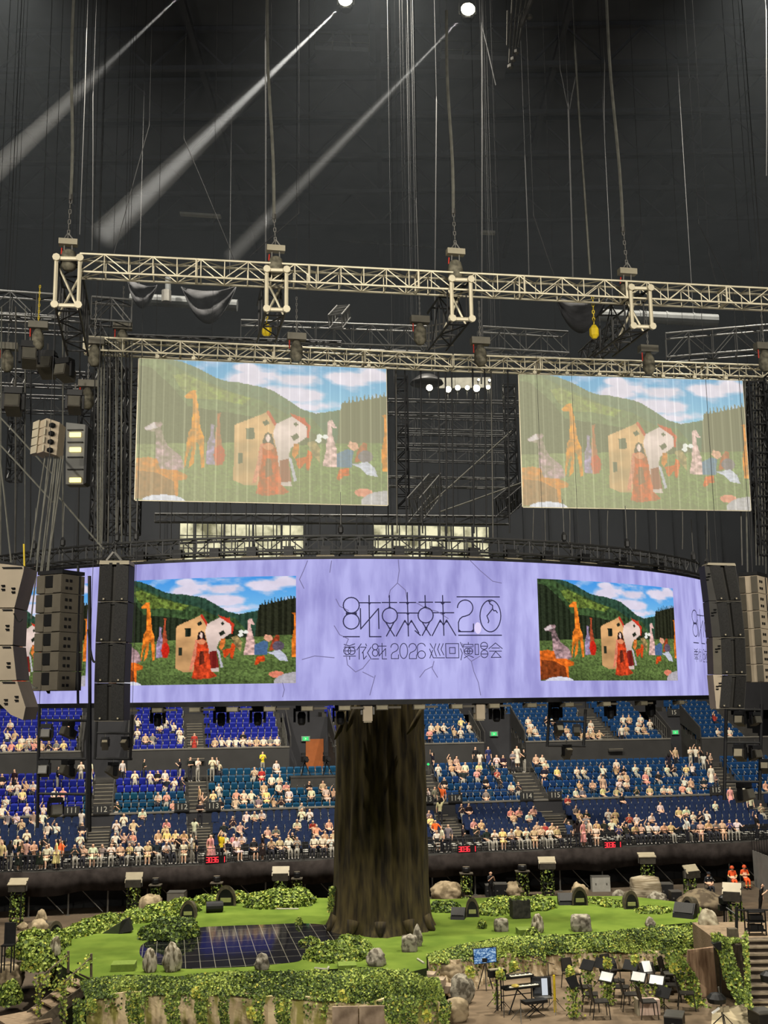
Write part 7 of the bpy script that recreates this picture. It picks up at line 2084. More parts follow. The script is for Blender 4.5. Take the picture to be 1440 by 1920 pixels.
pedestal(876, 1630, 1692, 'ivy-wrapped lamp stand behind the tan boulder right of the trunk', 0, 24, False)
pedestal(982, 1626, 1684, 'ivy-wrapped lamp stand behind the leafy bed', 0, 26, False)
pedestal(1029, 1614, 1684, 'tall ivy-wrapped lamp stand with a pale face right of the leafy bed', 0, 28, True, .6)
pedestal(1218, 1604, 1676, 'ivy-wrapped lamp stand behind the layered boulder', 0, 28, True, .35)
pedestal(1302, 1630, 1688, 'ivy-wrapped lamp stand left of the seated guard', 0, 28, True, .8, .5)
pedestal(1386, 1671, 1828, 'tall ivy-wrapped lamp stand before the people in orange', 0, 30, True, .8, -.4)
# cases, dimmer rack, flat white panel
def case(px, py, w, h, d, m, label, z=0, name='equipment_case', yaw=0, cat='case'):
    c = at_z(px, py, z); k = mpp(c)
    e = thing(name, label, cat, c)
    MB().box(c + V((0, d / 2, h * k / 2)), (w * k, d, h * k), yaw).build('body', m, e)
    MB().box(c + V((0, d / 2, h * k + .02)), (w * k * 1.02, d * 1.02, .04), yaw).build('lid', STEEL, e)
    q = MB()
    for s in (-1, 1): q.box(c + V((s * w * k * .3, -.01, h * k * .55)), (.08, .03, .08), yaw)
    q.build('latches', STEEL, e)
    return e
case(328, 1727, 32, 50, .8, mat('case_grey', (120, 116, 106), .5, .3, .1, 3), 'grey dimmer case with metal edges behind the left hedge', 0)
case(940, 1684, 24, 24, .8, BLK, 'black equipment case with pale handle behind the bed right of the tree', 0)
case(920, 1682, 18, 20, .8, RIG, 'black equipment case beside the pale-handled one', 0)
case(1128, 1672, 34, 26, .6, mat('case_white', (150, 148, 140), .6, 0, .1, 3), 'pale grey flight case under the stand platform', 0)
case(1252, 1686, 24, 26, .8, RIG, 'black rack with drawers right of the layered boulder', 0)
case(1270, 1698, 20, 24, .7, BLK, 'black mixing rack left of the seated guard', 0)

# ------------------------------------------------------------------ wooden steps at the bottom left
A0, A1 = at_z(150, 1842, 1.86), at_z(62, 1908, .95)
dv = A1 - A0; dh = V((dv.x, dv.y, 0)).normalized(); sw = V((-dh.y, dh.x, 0))
e = thing('wooden_steps', 'weathered wooden steps leading down from the lawn at the bottom left', 'steps', V((A1.x, A1.y, 0)))
NS = 5
for i in range(NS):
    c = A0.lerp(A1, i / NS); L = dv.length / NS
    MB().obox(c, dh * .23, sw * .55, V((0, 0, .03))).build('tread', WOOD, e)
    MB().obox(c - dh * .2 + V((0, 0, .1)), dh * .02, sw * .53, V((0, 0, .09))).build('riser', mat('riser_dark', (60, 50, 40), .9, 0, .2, 4), e)
MB().obox(A1 + dh * .35, dh * .75, sw * .8, V((0, 0, .05))).build('landing', WOOD, e)
MB().obox(A1 + dh * .35 - V((0, 0, .5)), dh * .7, sw * .75, V((0, 0, .45))).build('landing_base', mat('riser_dark', (60, 50, 40)), e)
for s in (-1, 1): MB().prism([A0 + sw * .57 * s + V((0, 0, .1)), A1 + sw * .57 * s + V((0, 0, .1)), A1 + sw * .57 * s - V((0, 0, .3)), A0 + sw * .57 * s - V((0, 0, .3))], sw * .05 * s).build('stringer', WOODG, e)
tops_ = []
for x, y0, y1, z in ((128, 1783, 1824, ZL), (171, 1788, 1832, ZL), (74, 1828, 1912, .95), (121, 1836, 1920, .95)):
    b = at_z(x, y1, z); t = at_y(x, y0, b.y)
    MB().tube(b, t, .055, 6).build('post', WOODG, e)
    tops_.append(t)
for i, j in ((0, 2), (1, 3)):
    MB().tube(tops_[i] - V((0, 0, .12)), tops_[j] - V((0, 0, .1)), .035, 6).build('handrail', WOODG, e)
mb = MB()
for i, j in ((0, 2), (1, 3), (2, 2), (3, 3), (2, 3)):
    for _ in range(90):
        f = rl.random(); p = tops_[i].lerp(tops_[j], f) - V((0, 0, .1 if i != j else rl.random() * 1.3))
        leaf(mb, p + V((rl.gauss(0, .09), -.06 + rl.gauss(0, .06), rl.gauss(0, .09) - (.4 * f * rl.random()))), rndn(V((0, -.8, .5))), .11, pick((5, 4, 1, 2)))
mb.build('climbing_leaves', LEAF, e)['kind'] = 'stuff'
bush('shrub_mound', 8, 1888, 44, 46, 1.2, 500, .14, LT, 'leafy shrub at the bottom left corner beside the wooden steps', .4)
bush('shrub_mound', 172, 1925, 44, 60, 1.0, 500, .13, LT, 'leafy shrub right of the wooden steps at the bottom', .3)
# black high stand at the left edge
c = at_z(11, 1824, 1.4); k = mpp(c)
e = thing('high_stand', 'black high-backed stand on tall legs at the left edge', 'stand', c)
for x in (-9, 9):
    for y in (0, .35): MB().tube(c + V((x * k, y, 0)), c + V((x * k, y, 48 * k)), .03, 5).build('leg', BLK, e)
MB().box(c + V((0, .18, 48 * k)), (22 * k, .45, .06)).build('seat', BLK, e)
MB().box(c + V((0, .32, 68 * k)), (21 * k, .08, 38 * k)).build('back_panel', RIG, e)
for z in (14, 30): MB().tube(c + V((-9 * k, 0, z * k)), c + V((9 * k, 0, z * k)), .02, 4).build('stretcher', BLK, e)

# ------------------------------------------------------------------ stairs at the right edge
e = thing('stage_stairs', 'dark wooden stairs at the right edge leading up from the orchestra floor', 'stairs', at_z(1440, 1890, ZP))
pb, pt_ = at_z(1404, 1888, ZP), at_z(1402, 1758, 2.35)
NS = 9
for i in range(NS):
    f0, f1 = i / NS, (i + 1) / NS
    y0, y1 = pb.y + (pt_.y - pb.y) * f0, pb.y + (pt_.y - pb.y) * f1
    zt = ZP + (2.35 - ZP) * (i + 1) / NS
    MB().box((pb.x + 1.5 + .0, (y0 + y1) / 2, zt - .02), (3.0, y1 - y0 + .06, .05)).build('tread', mat('stair_dark', (112, 100, 84), .85, 0, .2, 4, bump=.3, c2=(76, 66, 54)), e)
    MB().box((pb.x + 1.5, y0 - .03, zt - .02), (3.0, .03, .07)).build('nosing', mat('stair_edge', (170, 156, 132), .8, 0, .1, 4), e)
    MB().box((pb.x + 1.5, y0 + .04, zt - .12), (2.9, .03, .16)).build('riser', mat('riser_dark', (60, 50, 40)), e)
MB().prism([V((pb.x - .05, pb.y, ZP)), V((pb.x - .05, pb.y, ZP + .2)), V((pb.x - .05, pt_.y, 2.35)), V((pb.x - .05, pt_.y + .8, 2.35)), V((pb.x - .05, pt_.y + .8, ZP))], V((.06, 0, 0))).build('stringer', WOODG, e)
struct('floor_stair_landing', MB().box((pb.x + 1.6, pt_.y + 1.6, 1.2), (3.4, 3.1, 2.28)), WOOD)
b = at_z(1376, 1798, 1.6)
e = thing('wooden_post', 'thick grey wooden post at the top of the right stairs', 'post', b)
MB().prism([at_y(1369, 1830, 43), at_y(1367, 1742, 43.2), at_y(1384, 1742, 43.2), at_y(1391, 1800, 43)], V((0, .3, 0))).build('trunk_post', WOODG, e)
e = thing('black_railing', 'black railing with upright at the head of the right stairs', 'railing', at_z(1385, 1752, 2.3))
MB().tube(at_y(1381, 1752, 45), at_y(1381, 1700, 45), .06, 6).build('post', BLK, e)
MB().tube(at_y(1381, 1706, 45), at_y(1445, 1706, 45), .035, 5).build('top_rail', BLK, e)
MB().tube(at_y(1362, 1702, 45.5), at_y(1381, 1716, 45), .035, 5).build('slanting_rail', BLK, e)
e = thing('gear_rack', 'black wheeled rack full of gear at the top of the right stairs', 'rack', at_z(1420, 1756, 2.35))
c = at_z(1421, 1754, 2.35); k = mpp(c)
for s in (-1, 1):
    for q in (0, .5): MB().tube(c + V((s * 16 * k, q, 0)), c + V((s * 16 * k, q, 46 * k)), .03, 5).build('upright', BLK, e)
for z in (8, 24, 42): MB().box(c + V((0, .25, z * k)), (34 * k, .55, .05)).build('shelf', RIG, e)
for x, z, w in ((-6, 14, 14), (7, 13, 10), (0, 31, 24)): MB().box(c + V((x * k, .2, z * k)), (w * k, .4, 9 * k)).build('gear_box', BLK, e)

# ------------------------------------------------------------------ orchestra pit
CHB = mat('chair_dark_metal', (46, 42, 38), .45, .2, .1, 4)
def orch_chair(parent, c, yaw, sc):
    R = Matrix.Rotation(yaw, 3, 'Z')
    T = lambda x, y, z: c + (R @ V((x, y, z))) * sc
    for x in (-.21, .21):
        MB().tube(T(x, -.21, .46), T(x * 1.08, -.25, 0), .016 * sc, 5).build('leg', CHB, parent)
        MB().tube(T(x, .2, .46), T(x * 1.08, .27, 0), .016 * sc, 5).build('leg', CHB, parent)
    MB().prism([T(-.22, -.23, .455), T(.22, -.23, .455), T(.21, .21, .44), T(-.21, .21, .44)], V((0, 0, .035 * sc))).build('seat', CHB, parent)
    MB().prism([T(-.20, .22, .50), T(.20, .22, .50), T(.19, .30, .90), T(-.19, .30, .90)], (R @ V((0, .03, 0))) * sc).build('backrest', mat('chair_back', (58, 54, 50), .5, .1, .1, 4), parent)
    for x in (-.2, .2): MB().tube(T(x, .2, .46), T(x * .95, .29, .88), .014 * sc, 5).build('back_post', CHB, parent)
def sheet(c, w, d, yaw, tilt, label, cat='sheet'):
    R = Matrix.Rotation(yaw, 3, 'Z') @ Matrix.Rotation(tilt, 3, 'X')
    o = MB().obox(c, R @ V((w / 2, 0, 0)), R @ V((0, d / 2, 0)), R @ V((0, 0, .006))).build('music_sheet', WHITE)
    return tag(o, label, cat)
CH = [(1288, 1892, 1.35, 'rightmost of the pit, a white sheet on its seat'), (1262, 1876, 1.3, 'second from the right of the pit, by the ivy'), (1216, 1908, 1.6, 'in front of the pale box'), (1183, 1894, 1.5, 'left of the pale box'), (1166, 1880, 1.3, 'behind the one left of the pale box'), (1158, 1868, 1.3, 'in the back row of the pit below the rock face\'s middle'), (1243, 1862, 1.4, 'before the black amplifiers'),
      (1126, 1908, 1.6, 'at the bottom of the pit beside the leafy stand'), (1108, 1894, 1.4, 'right of the yellow pole'), (1096, 1880, 1.3, 'behind the one right of the yellow pole'), (1072, 1854, .4, 'nearest the rock face, back to it'), (1146, 1846, .5, 'at the back beside the round black drum'), (1256, 1850, 1.0, 'at the back beside the black amplifiers'), (1210, 1850, 1.2, 'at the back between the music stands')]
for x, y, yw, w in CH:
    c = at_z(x, y, ZP)
    e = thing('orchestra_chair', 'dark metal chair %s' % w, 'chair', c, 'orchestra chairs')
    orch_chair(e, c, yw, 1.2)
c = at_z(1288, 1892, ZP)
sheet(c + V((0, 0, .55)), .34, .42, .3, 0, 'white music sheet lying on the rightmost chair')
def stand(px, py, hpx, yaw, label, leafy=False, m=BLK):
    c = at_z(px, py, ZP); k = mpp(c); H = hpx * k
    e = thing('music_stand', label, 'music stand', c, 'music stands')
    for a in (.3, 2.4, 4.5): MB().tube(c + V((.32 * math.cos(a), .32 * math.sin(a), .01)), c + V((0, 0, .32)), .015, 4).build('foot', m, e)
    MB().tube(c, c + V((0, 0, H - .15)), .018, 5).build('pole', m, e)
    R = Matrix.Rotation(yaw, 3, 'Z') @ Matrix.Rotation(R_(55), 3, 'X')
    p = c + V((0, 0, H - .05))
    MB().obox(p, R @ V((.30, 0, 0)), R @ V((0, .2, 0)), R @ V((0, 0, .012))).build('desk', m, e)
    MB().obox(p + R @ V((0, -.2, .03)), R @ V((.30, 0, 0)), R @ V((0, .012, 0)), R @ V((0, 0, .04))).build('ledge', m, e)
    if leafy:
        mb = MB()
        for _ in range(170): leaf(mb, c + V((rl.gauss(0, .13), -.05 + rl.gauss(0, .1), rl.uniform(.05, H * .85))), rndn(V((0, -.8, .4))), .11, pick((5, 4, 2, 1)))
        mb.build('ivy', LEAF, e)['kind'] = 'stuff'
    return p, R
for i, (x, y, h, yw, lf, lab, sh) in enumerate(((1076, 1908, 66, .9, True, 'ivy-wrapped music stand right of the yellow pole', 0), (1104, 1872, 62, -.9, True, 'ivy-wrapped music stand at the back left of the chairs', 0), (1140, 1884, 52, -.8, True, 'ivy-wrapped music stand with a white sheet, middle of the pit', 1), (1185, 1862, 52, -.7, False, 'tilted black music stand at the back of the pit', 0),
                                            (1200, 1884, 52, -.7, True, 'ivy-wrapped music stand with sheets, right of the middle', 1), (1234, 1888, 50, -.6, True, 'ivy-wrapped music stand with a wide sheet before the right chairs', 1), (1215, 1858, 44, .2, False, 'black music stand holding an upright white score', 2), (1128, 1850, 44, -.9, False, 'tilted black music stand nearest the rock face', 0), (1246, 1900, 40, -.9, False, 'low tilted black music stand by the pale box', 0))):
    p, R = stand(x, y, h, yw, lab, lf)
    if sh: 
        o = MB().obox(p + R @ V((0, 0, .03)), R @ V((.26 if sh == 1 else .17, 0, 0)), R @ V((0, .16 if sh == 1 else .24, 0)), R @ V((0, 0, .006))).build('music_sheet', WHITE)
        tag(o, 'white music sheet on the %s' % lab.replace('ivy-wrapped ', ''), 'sheet')
# keyboards
c = at_z(975, 1895, ZP); k = mpp(c)
e = thing('keyboard_stand', 'black two-tier stand under the keyboards in the pit', 'stand', c)
ky = Matrix.Rotation(R_(20), 3, 'Z')
K = lambda x, y, z: c + ky @ V((x, y, z))
for s in (-1, 1):
    MB().tube(K(-.6 * s, -.3, 0), K(.1 * s, .25, .8), .025, 5).build('leg', BLK, e); MB().tube(K(.62 * s, .25, 0), K(.62 * s, .25, 1.15), .025, 5).build('upright', BLK, e)
    MB().tube(K(.62 * s, .25, 1.1), K(.62 * s, -.15, 1.14), .02, 5).build('arm', BLK, e)
MB().tube(K(-.62, .25, .5), K(.62, .25, .5), .02, 5).build('crossbar', BLK, e)
KEYW = mat('keys_white', (236, 230, 208), .4, 0, .04, 4)
for z, y, w, lab in ((.80, -.08, 1.42, 'wide black keyboard on the lower tier of the stand'), (1.13, .10, 1.12, 'black keyboard on the upper tier of the stand')):
    b = K(0, y, z)
    q = thing('keyboard', lab, 'keyboard', b, 'keyboards on the stand')
    MB().obox(b + V((0, 0, .05)), ky @ V((w / 2, 0, 0)), ky @ V((0, .2, 0)), V((0, 0, .045))).build('body', BLK, q)
    MB().obox(b + ky @ V((.06, -.13, .1)), ky @ V((w / 2 - .12, 0, 0)), ky @ V((0, .075, 0)), V((0, 0, .012))).build('white_keys', KEYW, q)
    mk = MB()
    for i in range(18):
        if i % 7 in (2, 6): continue
        mk.obox(b + ky @ V((-.42 * w + i * w * .05, -.095, .12)), ky @ V((.012, 0, 0)), ky @ V((0, .045, 0)), V((0, 0, .012)))
    mk.build('black_keys', BLK, q)
    MB().obox(b + ky @ V((0, .09, .1)), ky @ V((w * .3, 0, 0)), ky @ V((0, .05, 0)), V((0, 0, .008))).build('control_panel', OLIVE, q)
b = K(-.75, .3, 1.2)
q = thing('small_synthesizer', 'small black synthesizer with a pale top left of the keyboards', 'keyboard', b)
MB().obox(b + V((0, 0, .1)), ky @ V((.32, 0, 0)), ky @ V((0, .12, 0)), V((0, 0, .12))).build('body', BLK, q)
MB().obox(b + V((0, 0, .24)), ky @ V((.3, 0, 0)), ky @ V((0, .1, 0)), V((0, 0, .015))).build('top_panel', CREAM, q)
MB().tube(b, V((b.x, b.y, ZP)), .03, 5).build('pole', BLK, q)
b = at_z(1003, 1905, ZP)
q = thing('piano_bench', 'low black bench on crossed legs before the keyboards', 'bench', b)
MB().obox(b + V((0, 0, .5)), ky @ V((.45, 0, 0)), ky @ V((0, .18, 0)), V((0, 0, .05))).build('seat', BLK, q)
for s in (-1, 1):
    MB().tube(b + ky @ V((-.35 * s, -.12, 0)), b + ky @ V((.35 * s, -.12, .46)), .018, 4).build('leg', BLK, q); MB().tube(b + ky @ V((-.35 * s, .12, 0)), b + ky @ V((.35 * s, .12, .46)), .018, 4).build('leg', BLK, q)
b = at_y(1017, 1868, K(.9, 0, 0).y)
q = thing('laptop', 'open laptop with a white and dark screen right of the keyboards', 'laptop', b)
MB().obox(b + V((0, -.15, 0)), V((.30, .05, 0)), V((-.03, .2, 0)), V((0, 0, .02))).build('base', STEEL, q)
MB().obox(b + V((0, .08, .32)), V((.36, .04, 0)), V((0, .01, .02)), V((0, .06, .32))).build('screen', BLK, q)
MB().obox(b + V((.10, .05, .32)), V((.11, .013, 0)), V((0, .004, 0)), V((0, .055, .28))).build('white_page', glow('page_white', (226, 232, 238), .8), q)
MB().obox(b + V((-.17, .02, .30)), V((.13, .014, 0)), V((0, .004, 0)), V((0, .05, .2))).build('dark_page', mat('page_dark', (50, 54, 60), .3), q)
MB().tube(b + V((0, 0, -.02)), V((b.x, b.y, ZP)), .035, 5).build('stand_pole', STEEL, q)
o = MB().lathe(K(-.28, -.24, .905), ((.02, 0), (.14, .015), (.15, .05), (.1, .075)), 10).build('yellow_tambourine', mat('tambourine_yellow', (214, 190, 90), .5, 0, .1, 4)); tag(o, 'small yellow round percussion piece on the lower keyboard', 'tambourine')
def micstand(px, py, hpx, label, m=BLK, boom=0.0, thick=.016, name='microphone_stand', leafy=False):
    c = at_z(px, py, ZP); k = mpp(c); H = hpx * k
    q = thing(name, label, 'stand', c, 'tripod stands in the pit')
    for a in (.4, 2.5, 4.6): MB().tube(c + V((.4 * math.cos(a), .4 * math.sin(a), .01)), c + V((0, 0, .45)), .014, 4).build('leg', m if m is not YEL else STEEL, q)
    MB().tube(c, c + V((0, 0, H)), thick, 6).build('pole', m, q)
    if boom: MB().tube(c + V((-boom * .4, 0, H - .05)), c + V((boom, -.1, H + .25)), .014, 4).build('boom', BLK, q); MB().tube(c + V((boom, -.1, H + .25)), c + V((boom + .1, -.12, H + .28)), .03, 6).build('microphone', RIG, q)
    if leafy:
        mb = MB()
        for _ in range(60): leaf(mb, c + V((rl.gauss(0, .07), -.03, rl.uniform(.1, H * .8))), rndn(V((0, -.8, .4))), .1, pick((6, 3, 0, 2)))
        mb.build('leaves', LEAF, q)['kind'] = 'stuff'
micstand(931, 1890, 62, 'slim black tripod stand at the left of the pit with a few leaves', boom=.0, leafy=True)
micstand(945, 1902, 66, 'black tripod stand left of the keyboards', boom=.5)
micstand(1041, 1898, 66, 'yellow tripod pole right of the laptop', YEL, 0, .045)
micstand(1030, 1880, 70, 'black boom microphone stand leaning over the laptop', boom=-.6)
micstand(977, 1916, 40, 'pale short stand at the bottom centre of the keyboards', STEEL)
# television on a tripod
c = at_z(911, 1856, ZP)
tv = thing('monitor_screen', 'blue-lit flat screen on a tripod against the rock face', 'screen', c)
yv = c.y
a, b, d, f = at_y(886, 1779, yv), at_y(931, 1775, yv), at_y(932, 1804, yv), at_y(888, 1809, yv)
MB().prism([a, b, d, f], V((0, .06, 0))).build('bezel', BLK, tv)
TVM = glow('tv_picture', (110, 160, 200), .9)
nt = TVM.node_tree; e_ = [n for n in nt.nodes if n.type == 'EMISSION'][0]
tc = nt.nodes.new('ShaderNodeTexCoord'); n_ = nt.nodes.new('ShaderNodeTexNoise'); n_.inputs['Scale'].default_value = 6; n_.inputs['Detail'].default_value = 6; n_.inputs['Roughness'].default_value = .75
mp = nt.nodes.new('ShaderNodeMapping'); mp.inputs['Scale'].default_value = (1, 1, 2.2)
r_ = nt.nodes.new('ShaderNodeValToRGB')
for p_, c_ in ((.36, (16, 34, 60)), (.48, (60, 110, 170)), (.6, (200, 226, 240))):
    x_ = r_.color_ramp.elements.new(p_); x_.color = rgb(c_)
r_.color_ramp.elements.remove(r_.color_ramp.elements[0]); 
nt.links.new(tc.outputs['Object'], mp.inputs[0]); nt.links.new(mp.outputs[0], n_.inputs[0]); nt.links.new(n_.outputs[0], r_.inputs[0]); nt.links.new(r_.outputs[0], e_.inputs[0])
ct = (a + b + d + f) / 4
ins = [ct + (p - ct) * .93 - V((0, .012, 0)) for p in (a, b, d, f)]
MB().prism(ins, V((0, .008, 0))).build('picture', TVM, tv)
w_ = ct + (f - ct) * .15 + V((.05, -.02, -.12))
MB().obox(w_, V((.10, 0, 0)), V((0, .004, 0)), V((0, 0, .08))).build('dark_patch', BLK, tv)
for x in (-.3, 0, .28): MB().tube(V((c.x + x, c.y - .2 + abs(x), ZP)), V((ct.x, ct.y + .05, ct.z - .25)), .022, 5).build('tripod_leg', STEEL if x == 0 else BLK, tv)
# amplifiers, pale box, black boxes, drum, bottom-right gear
for x, w, y in ((1258, 18, 1842), (1277, 20, 1840)):
    case(x, y + 4, w, 16, .5, BLK, 'black amplifier box at the foot of the rock face, %s of the pair' % ('left' if x < 1270 else 'right'), ZP + .3, 'amplifier', cat='amplifier')
case(1268, 1858, 40, 10, .6, WOODG, 'wooden crate under the pair of amplifiers', ZP, 'crate', cat='crate')
c = at_z(1216, 1908, ZP); k = mpp(c)
e = thing('pale_box', 'pale pink-white box standing among the front chairs', 'box', c)
MB().box(c + V((.1, .45, .26)), (42 * k, .35, .52), .05).build('body', mat('box_pinkish', (214, 186, 168), .6, 0, .1, 3), e)
MB().box(c + V((-21 * k + .1, .44, .27)), (.1, .4, .56), .05).build('end_panel', CREAM, e)
MB().tube(c + V((-.1, .25, .54)), c + V((.3, .25, .54)), .02, 5).build('handle', BLK, e)
case(1272, 1935, 34, 24, .9, BLK, 'black speaker box at the bottom edge with a yellow label', ZP, 'floor_speaker', -.35, 'speaker')
o = MB().box(at_z(1278, 1934, ZP) + V((0, -.05, .2)), (.3, .02, .12), -.35).build('yellow_label', YEL); tag(o, 'yellow tag at the foot of the black speaker box at the bottom', 'tag')
c = at_z(1144, 1840, ZP)
e = thing('drum', 'round black drum case at the back of the pit', 'drum', c)
MB().tube(c + V((-.25, .1, .5)), c + V((.15, .25, .5)), .34, 14).build('shell', RIG, e)
MB().tube(c + V((.15, .25, .5)), c + V((.18, .26, .5)), .36, 14).build('rim', BLK, e)
for s in (-1, 1): MB().tube(c + V((.2 * s, .1, 0)), c + V((.1 * s, .1, .3)), .02, 4).build('leg', STEEL, e)
# conductor's lamp stand bottom right
c = at_z(1358, 1925, ZP)
e = thing('reading_lamp_stand', 'black stand with a round shade and cream lamp panels at the bottom right', 'lamp', c)
MB().tube(c, c + V((-.12, 0, 1.3)), .03, 6).build('pole', STEEL, e)
p = at_y(1346, 1872, c.y)
MB().lathe(p - V((.05, 0, .18)), ((.05, 0), (.3, .05), (.34, .2), (.2, .34), (.05, .38)), 12).build('shade', BLK, e)
for x in (1349, 1361): MB().prism([at_y(x - 5, 1889, c.y - .1), at_y(x + 6, 1887, c.y - .1), at_y(x + 7, 1897, c.y - .1), at_y(x - 4, 1899, c.y - .1)], V((0, .08, 0))).build('lamp_panel', CREAM, e)
MB().tube(at_y(1335, 1900, c.y - .2), at_y(1349, 1890, c.y - .2), .045, 6).build('white_bar', WHITE, e)
for a in (.4, 2.5, 4.6): MB().tube(c + V((.4 * math.cos(a), .4 * math.sin(a), .01)), c + V((0, 0, .4)), .018, 4).build('foot', BLK, e)
p = at_y(1349, 1772, 41.2)
e = thing('hanging_microphone', 'black cone-shaped lamp head at the top of the tan panel', 'lamp', p - V((0, 0, .4)))
MB().prism([at_y(1337, 1770, 41.2), at_y(1352, 1766, 41.2), at_y(1353, 1782, 41.2), at_y(1347, 1782, 41.2)], V((0, .3, 0))).build('head', BLK, e)
MB().tube(at_y(1349, 1780, 41.3), V((at_y(1349, 1780, 41.3).x, 41.5, ZP)), .025, 5).build('pole', BLK, e)
p = at_y(1440, 1830, 40)
o = MB().lathe(p - V((0, 0, .25)), ((.05, 0), (.25, .08), (.28, .3), (.1, .42)), 10).build('dark_lamp_head', BLK); tag(o, 'black round lamp head cut by the right edge beside the stairs', 'lamp')
case(1438, 1930, 36, 26, .8, BLK, 'black box cut by the bottom right corner', ZP, 'floor_case', .2)
# small black light on a stand right of the boulder
c = at_z(1358, 1809, 0)
e = thing('spotlight_stand', 'small black moving light on a pole right of the largest boulder', 'lamp', c)
MB().tube(c, at_y(1358, 1700, c.y), .04, 6).build('pole', BLK, e)
MB().box(at_y(1358, 1702, c.y), (.5, .3, .22)).build('base', BLK, e)
MB().lathe(at_y(1357, 1697, c.y), ((.1, 0), (.22, .08), (.22, .34), (.1, .42)), 10).build('head', BLK, e)
micp = at_z(1362, 1734, 0)
e = thing('pole_microphone', 'thin black pole with a small microphone before the people in orange', 'microphone', micp)
MB().tube(micp, at_y(1361, 1664, micp.y), .03, 5).build('pole', BLK, e)
MB().tube(at_y(1361, 1664, micp.y), at_y(1358, 1662, micp.y), .07, 6).build('capsule', STEEL, e)
# grey fence panel and barrier at the right under the stand
a, b, c_, d = at_z(1415, 1662, 0), at_z(1475, 1690, 0), None, None
o = MB().prism([a, b, V((b.x, b.y, 2.2)), V((a.x, a.y, 2.2))], V((.06, .02, 0))).build('screen_panel', mat('mesh_grey', (120, 118, 114), .8, 0, .1, 2)); tag(o, 'grey cloth screen panel at the right edge under the stand', 'panel')
e = thing('guard_railing', 'black barred railing sloping at the right edge above the grey cloth panel', 'railing', (a + b) / 2 + V((0, 0, 2.2)))
MB().tube(V((a.x, a.y, 3.4)), V((b.x, b.y, 3.4)), .03, 5).build('top_rail', RAILM, e)
m = MB()
for i in range(13):
    q = a.lerp(b, i / 12); m.tube(V((q.x, q.y, 2.2)), V((q.x, q.y, 3.4)), .018, 4)
m.build('balusters', RAILM, e)

# ------------------------------------------------------------------ people on the floor
ORG = mat('suit_orange', (222, 84, 34), .8, 0, .12, 7); DRK = mat('uniform_dark', (34, 36, 42), .85, 0, .15, 7)
HELM = mat('helmet_orange', (196, 80, 40), .4, 0, .1, 6); REFL = mat('reflective_yellow', (220, 196, 120), .5, 0, .1, 6); BOOT = mat('boots_black', (30, 28, 28), .6, 0, .1, 6)
def faced(b, J):
    h = V(J['head'][0])
    b.prism([h + V((-.015, -.085, .02)), h + V((.015, -.085, .02)), h + V((.02, -.09, -.03)), h + V((-.02, -.09, -.03))], (0, -.025, -.005), 1)
    for s in (-1, 1):
        b.box(h + V((s * .035, -.092, .03)), (.02, .012, .012), 0, 3); b.box(h + V((s * .09, .0, 0)), (.02, .04, .06), 0, 1)
    b.box(h + V((0, -.09, -.055)), (.045, .012, .01), 0, 3)
    for n, s in (('l', -1), ('r', 1)):          # five fingers on each hand
        p = V(J['ha' + n][0]); w = V(J['wr' + n][0]); d = (p - w).normalized(); u = d.cross(V((0, 0, 1))).normalized()
        for i in range(4):
            q = p + u * (.024 * (i - 1.5)); L = (.055, .065, .062, .045)[i]
            b.path([q - d * .01, q + d * L * .6, q + d * L + V((0, 0, -.02))], .010, 5, 1)
        b.path([p - d * .03 + u * .03 * s, p + u * .055 * s, p + d * .025 + u * .06 * s], .011, 5, 1)
def place(me, px, py, yaw, sc, label, z=0, name='person'):
    o = bpy.data.objects.new(name, me); COL.objects.link(o)
    c = at_z(px, py, z); o.location = c; o.rotation_euler = (0, 0, yaw); o.scale = (sc,) * 3
    return tag(o, label, 'person')
def child(parent, mb, name, m):
    o = bpy.data.objects.new(name, mb.mesh(name, m)); COL.objects.link(o); o.parent = parent
    return o
fm = [ORG, SKIN, ORG, HAIR, BOOT, ORG]
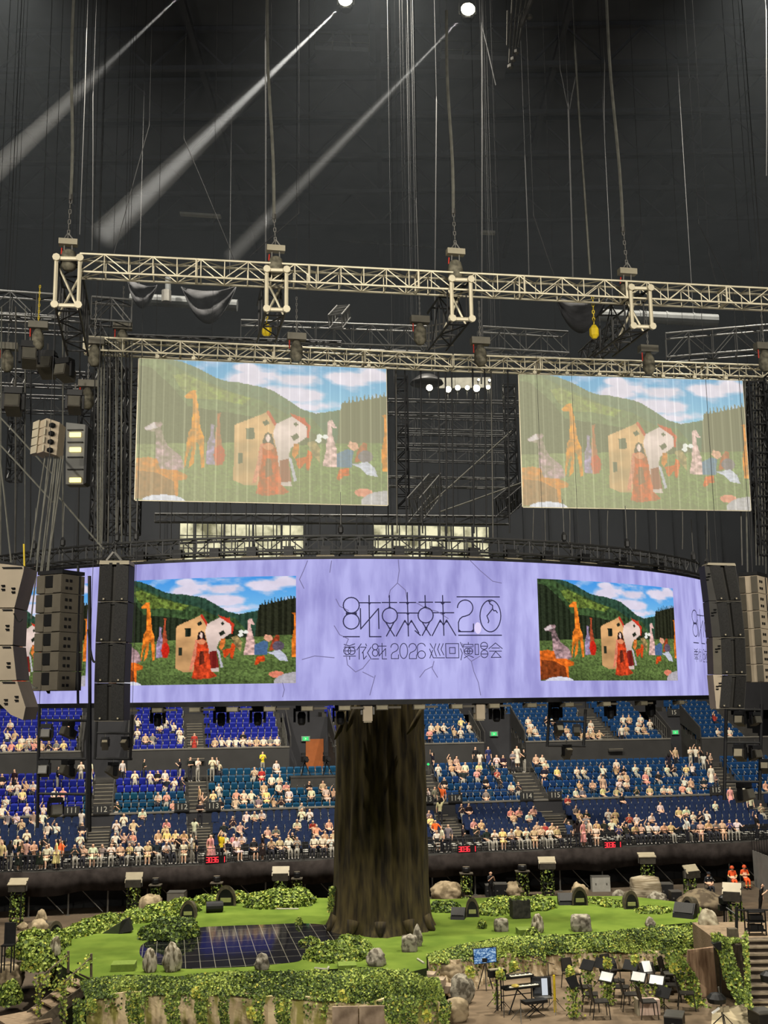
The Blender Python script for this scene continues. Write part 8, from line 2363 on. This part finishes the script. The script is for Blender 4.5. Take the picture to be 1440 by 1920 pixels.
for i, (x, y, yw, arms, lab) in enumerate(((1375, 1668, .0, 'lap', 'seated person in an orange suit and helmet, hands together, the left of two'), (1398, 1666, .1, 'cross', 'seated person in an orange suit and helmet, one arm across, the right of two'))):
    o = place(body(True, arms, name='person', mats=fm, extra=faced), x, y, yw, 1.06, lab)
    child(o, MB().lathe((0, .01, 1.2), ((.13, 0), (.125, .03), (.105, .1), (.06, .145), (.01, .155)), 12), 'helmet', HELM)
    m = MB()
    for s in (-1, 1): m.tube((s * .2, -.02, .80), (s * .245, -.01, .76), .066, 8); m.tube((s * .1, -.40, .22), (s * .1, -.40, .27), .075, 8)
    m.lathe((0, .05, .68), ((.150, 0), (.152, .045)), 12)
    child(o, m, 'reflective_stripes', REFL)
o = place(body(True, 'lap', name='person', mats=[DRK, SKIN, DRK, HAIR, BOOT, DRK], extra=faced), 1331, 1680, .1, 1.06, 'seated guard in black uniform and cap with hands clasped, right of a lamp stand')
child(o, MB().lathe((0, .0, 1.22), ((.115, 0), (.115, .04), (.09, .09), (.02, .11)), 12).box((0, -.13, 1.225), (.14, .1, .015)), 'cap', DRK)
child(o, MB().box((-.1, -.065, .98), (.05, .02, .03)).box((.1, -.065, .98), (.07, .02, .03)), 'badge', WHITE)
for x, y, w in ((1375, 1668, 'left person in orange'), (1398, 1666, 'right person in orange'), (1331, 1680, 'seated guard')):
    c = at_z(x, y, 0)
    e = thing('folding_chair', 'pale-legged folding chair under the %s' % w, 'chair', c)
    for s in (-1, 1): MB().tube(c + V((s * .24, -.25, 0)), c + V((s * .24, .22, .46)), .018, 5).build('leg', STEEL, e); MB().tube(c + V((s * .24, .35, 0)), c + V((s * .24, -.2, .45)), .018, 5).build('leg', STEEL, e)
    MB().box(c + V((0, .02, .425)), (.44, .42, .03)).build('seat', BLK, e); MB().box(c + V((0, .27, .75)), (.44, .03, .25)).build('backrest', BLK, e)
    for s in (-1, 1): MB().tube(c + V((s * .22, .2, .43)), c + V((s * .22, .28, .85)), .016, 5).build('back_post', STEEL, e)
o = place(body(False, ('phone', 'down'), lean=0, name='person', mats=[BLK, SKIN, BLK, HAIR, BOOT, BLK], extra=faced), 1424, 1712, .9, 1.0, 'stagehand in black standing beside the tall lamp stand at the right', .3)
o.rotation_euler = (R_(12), R_(-10), .9)
place(body(False, ('phone', 'phone'), name='person', mats=[BLK, SKIN, BLK, HAIR, BOOT, BLK], extra=faced), 921, 1688, .4, 1.0, 'stagehand in black standing behind the black cases right of the tree', 0)
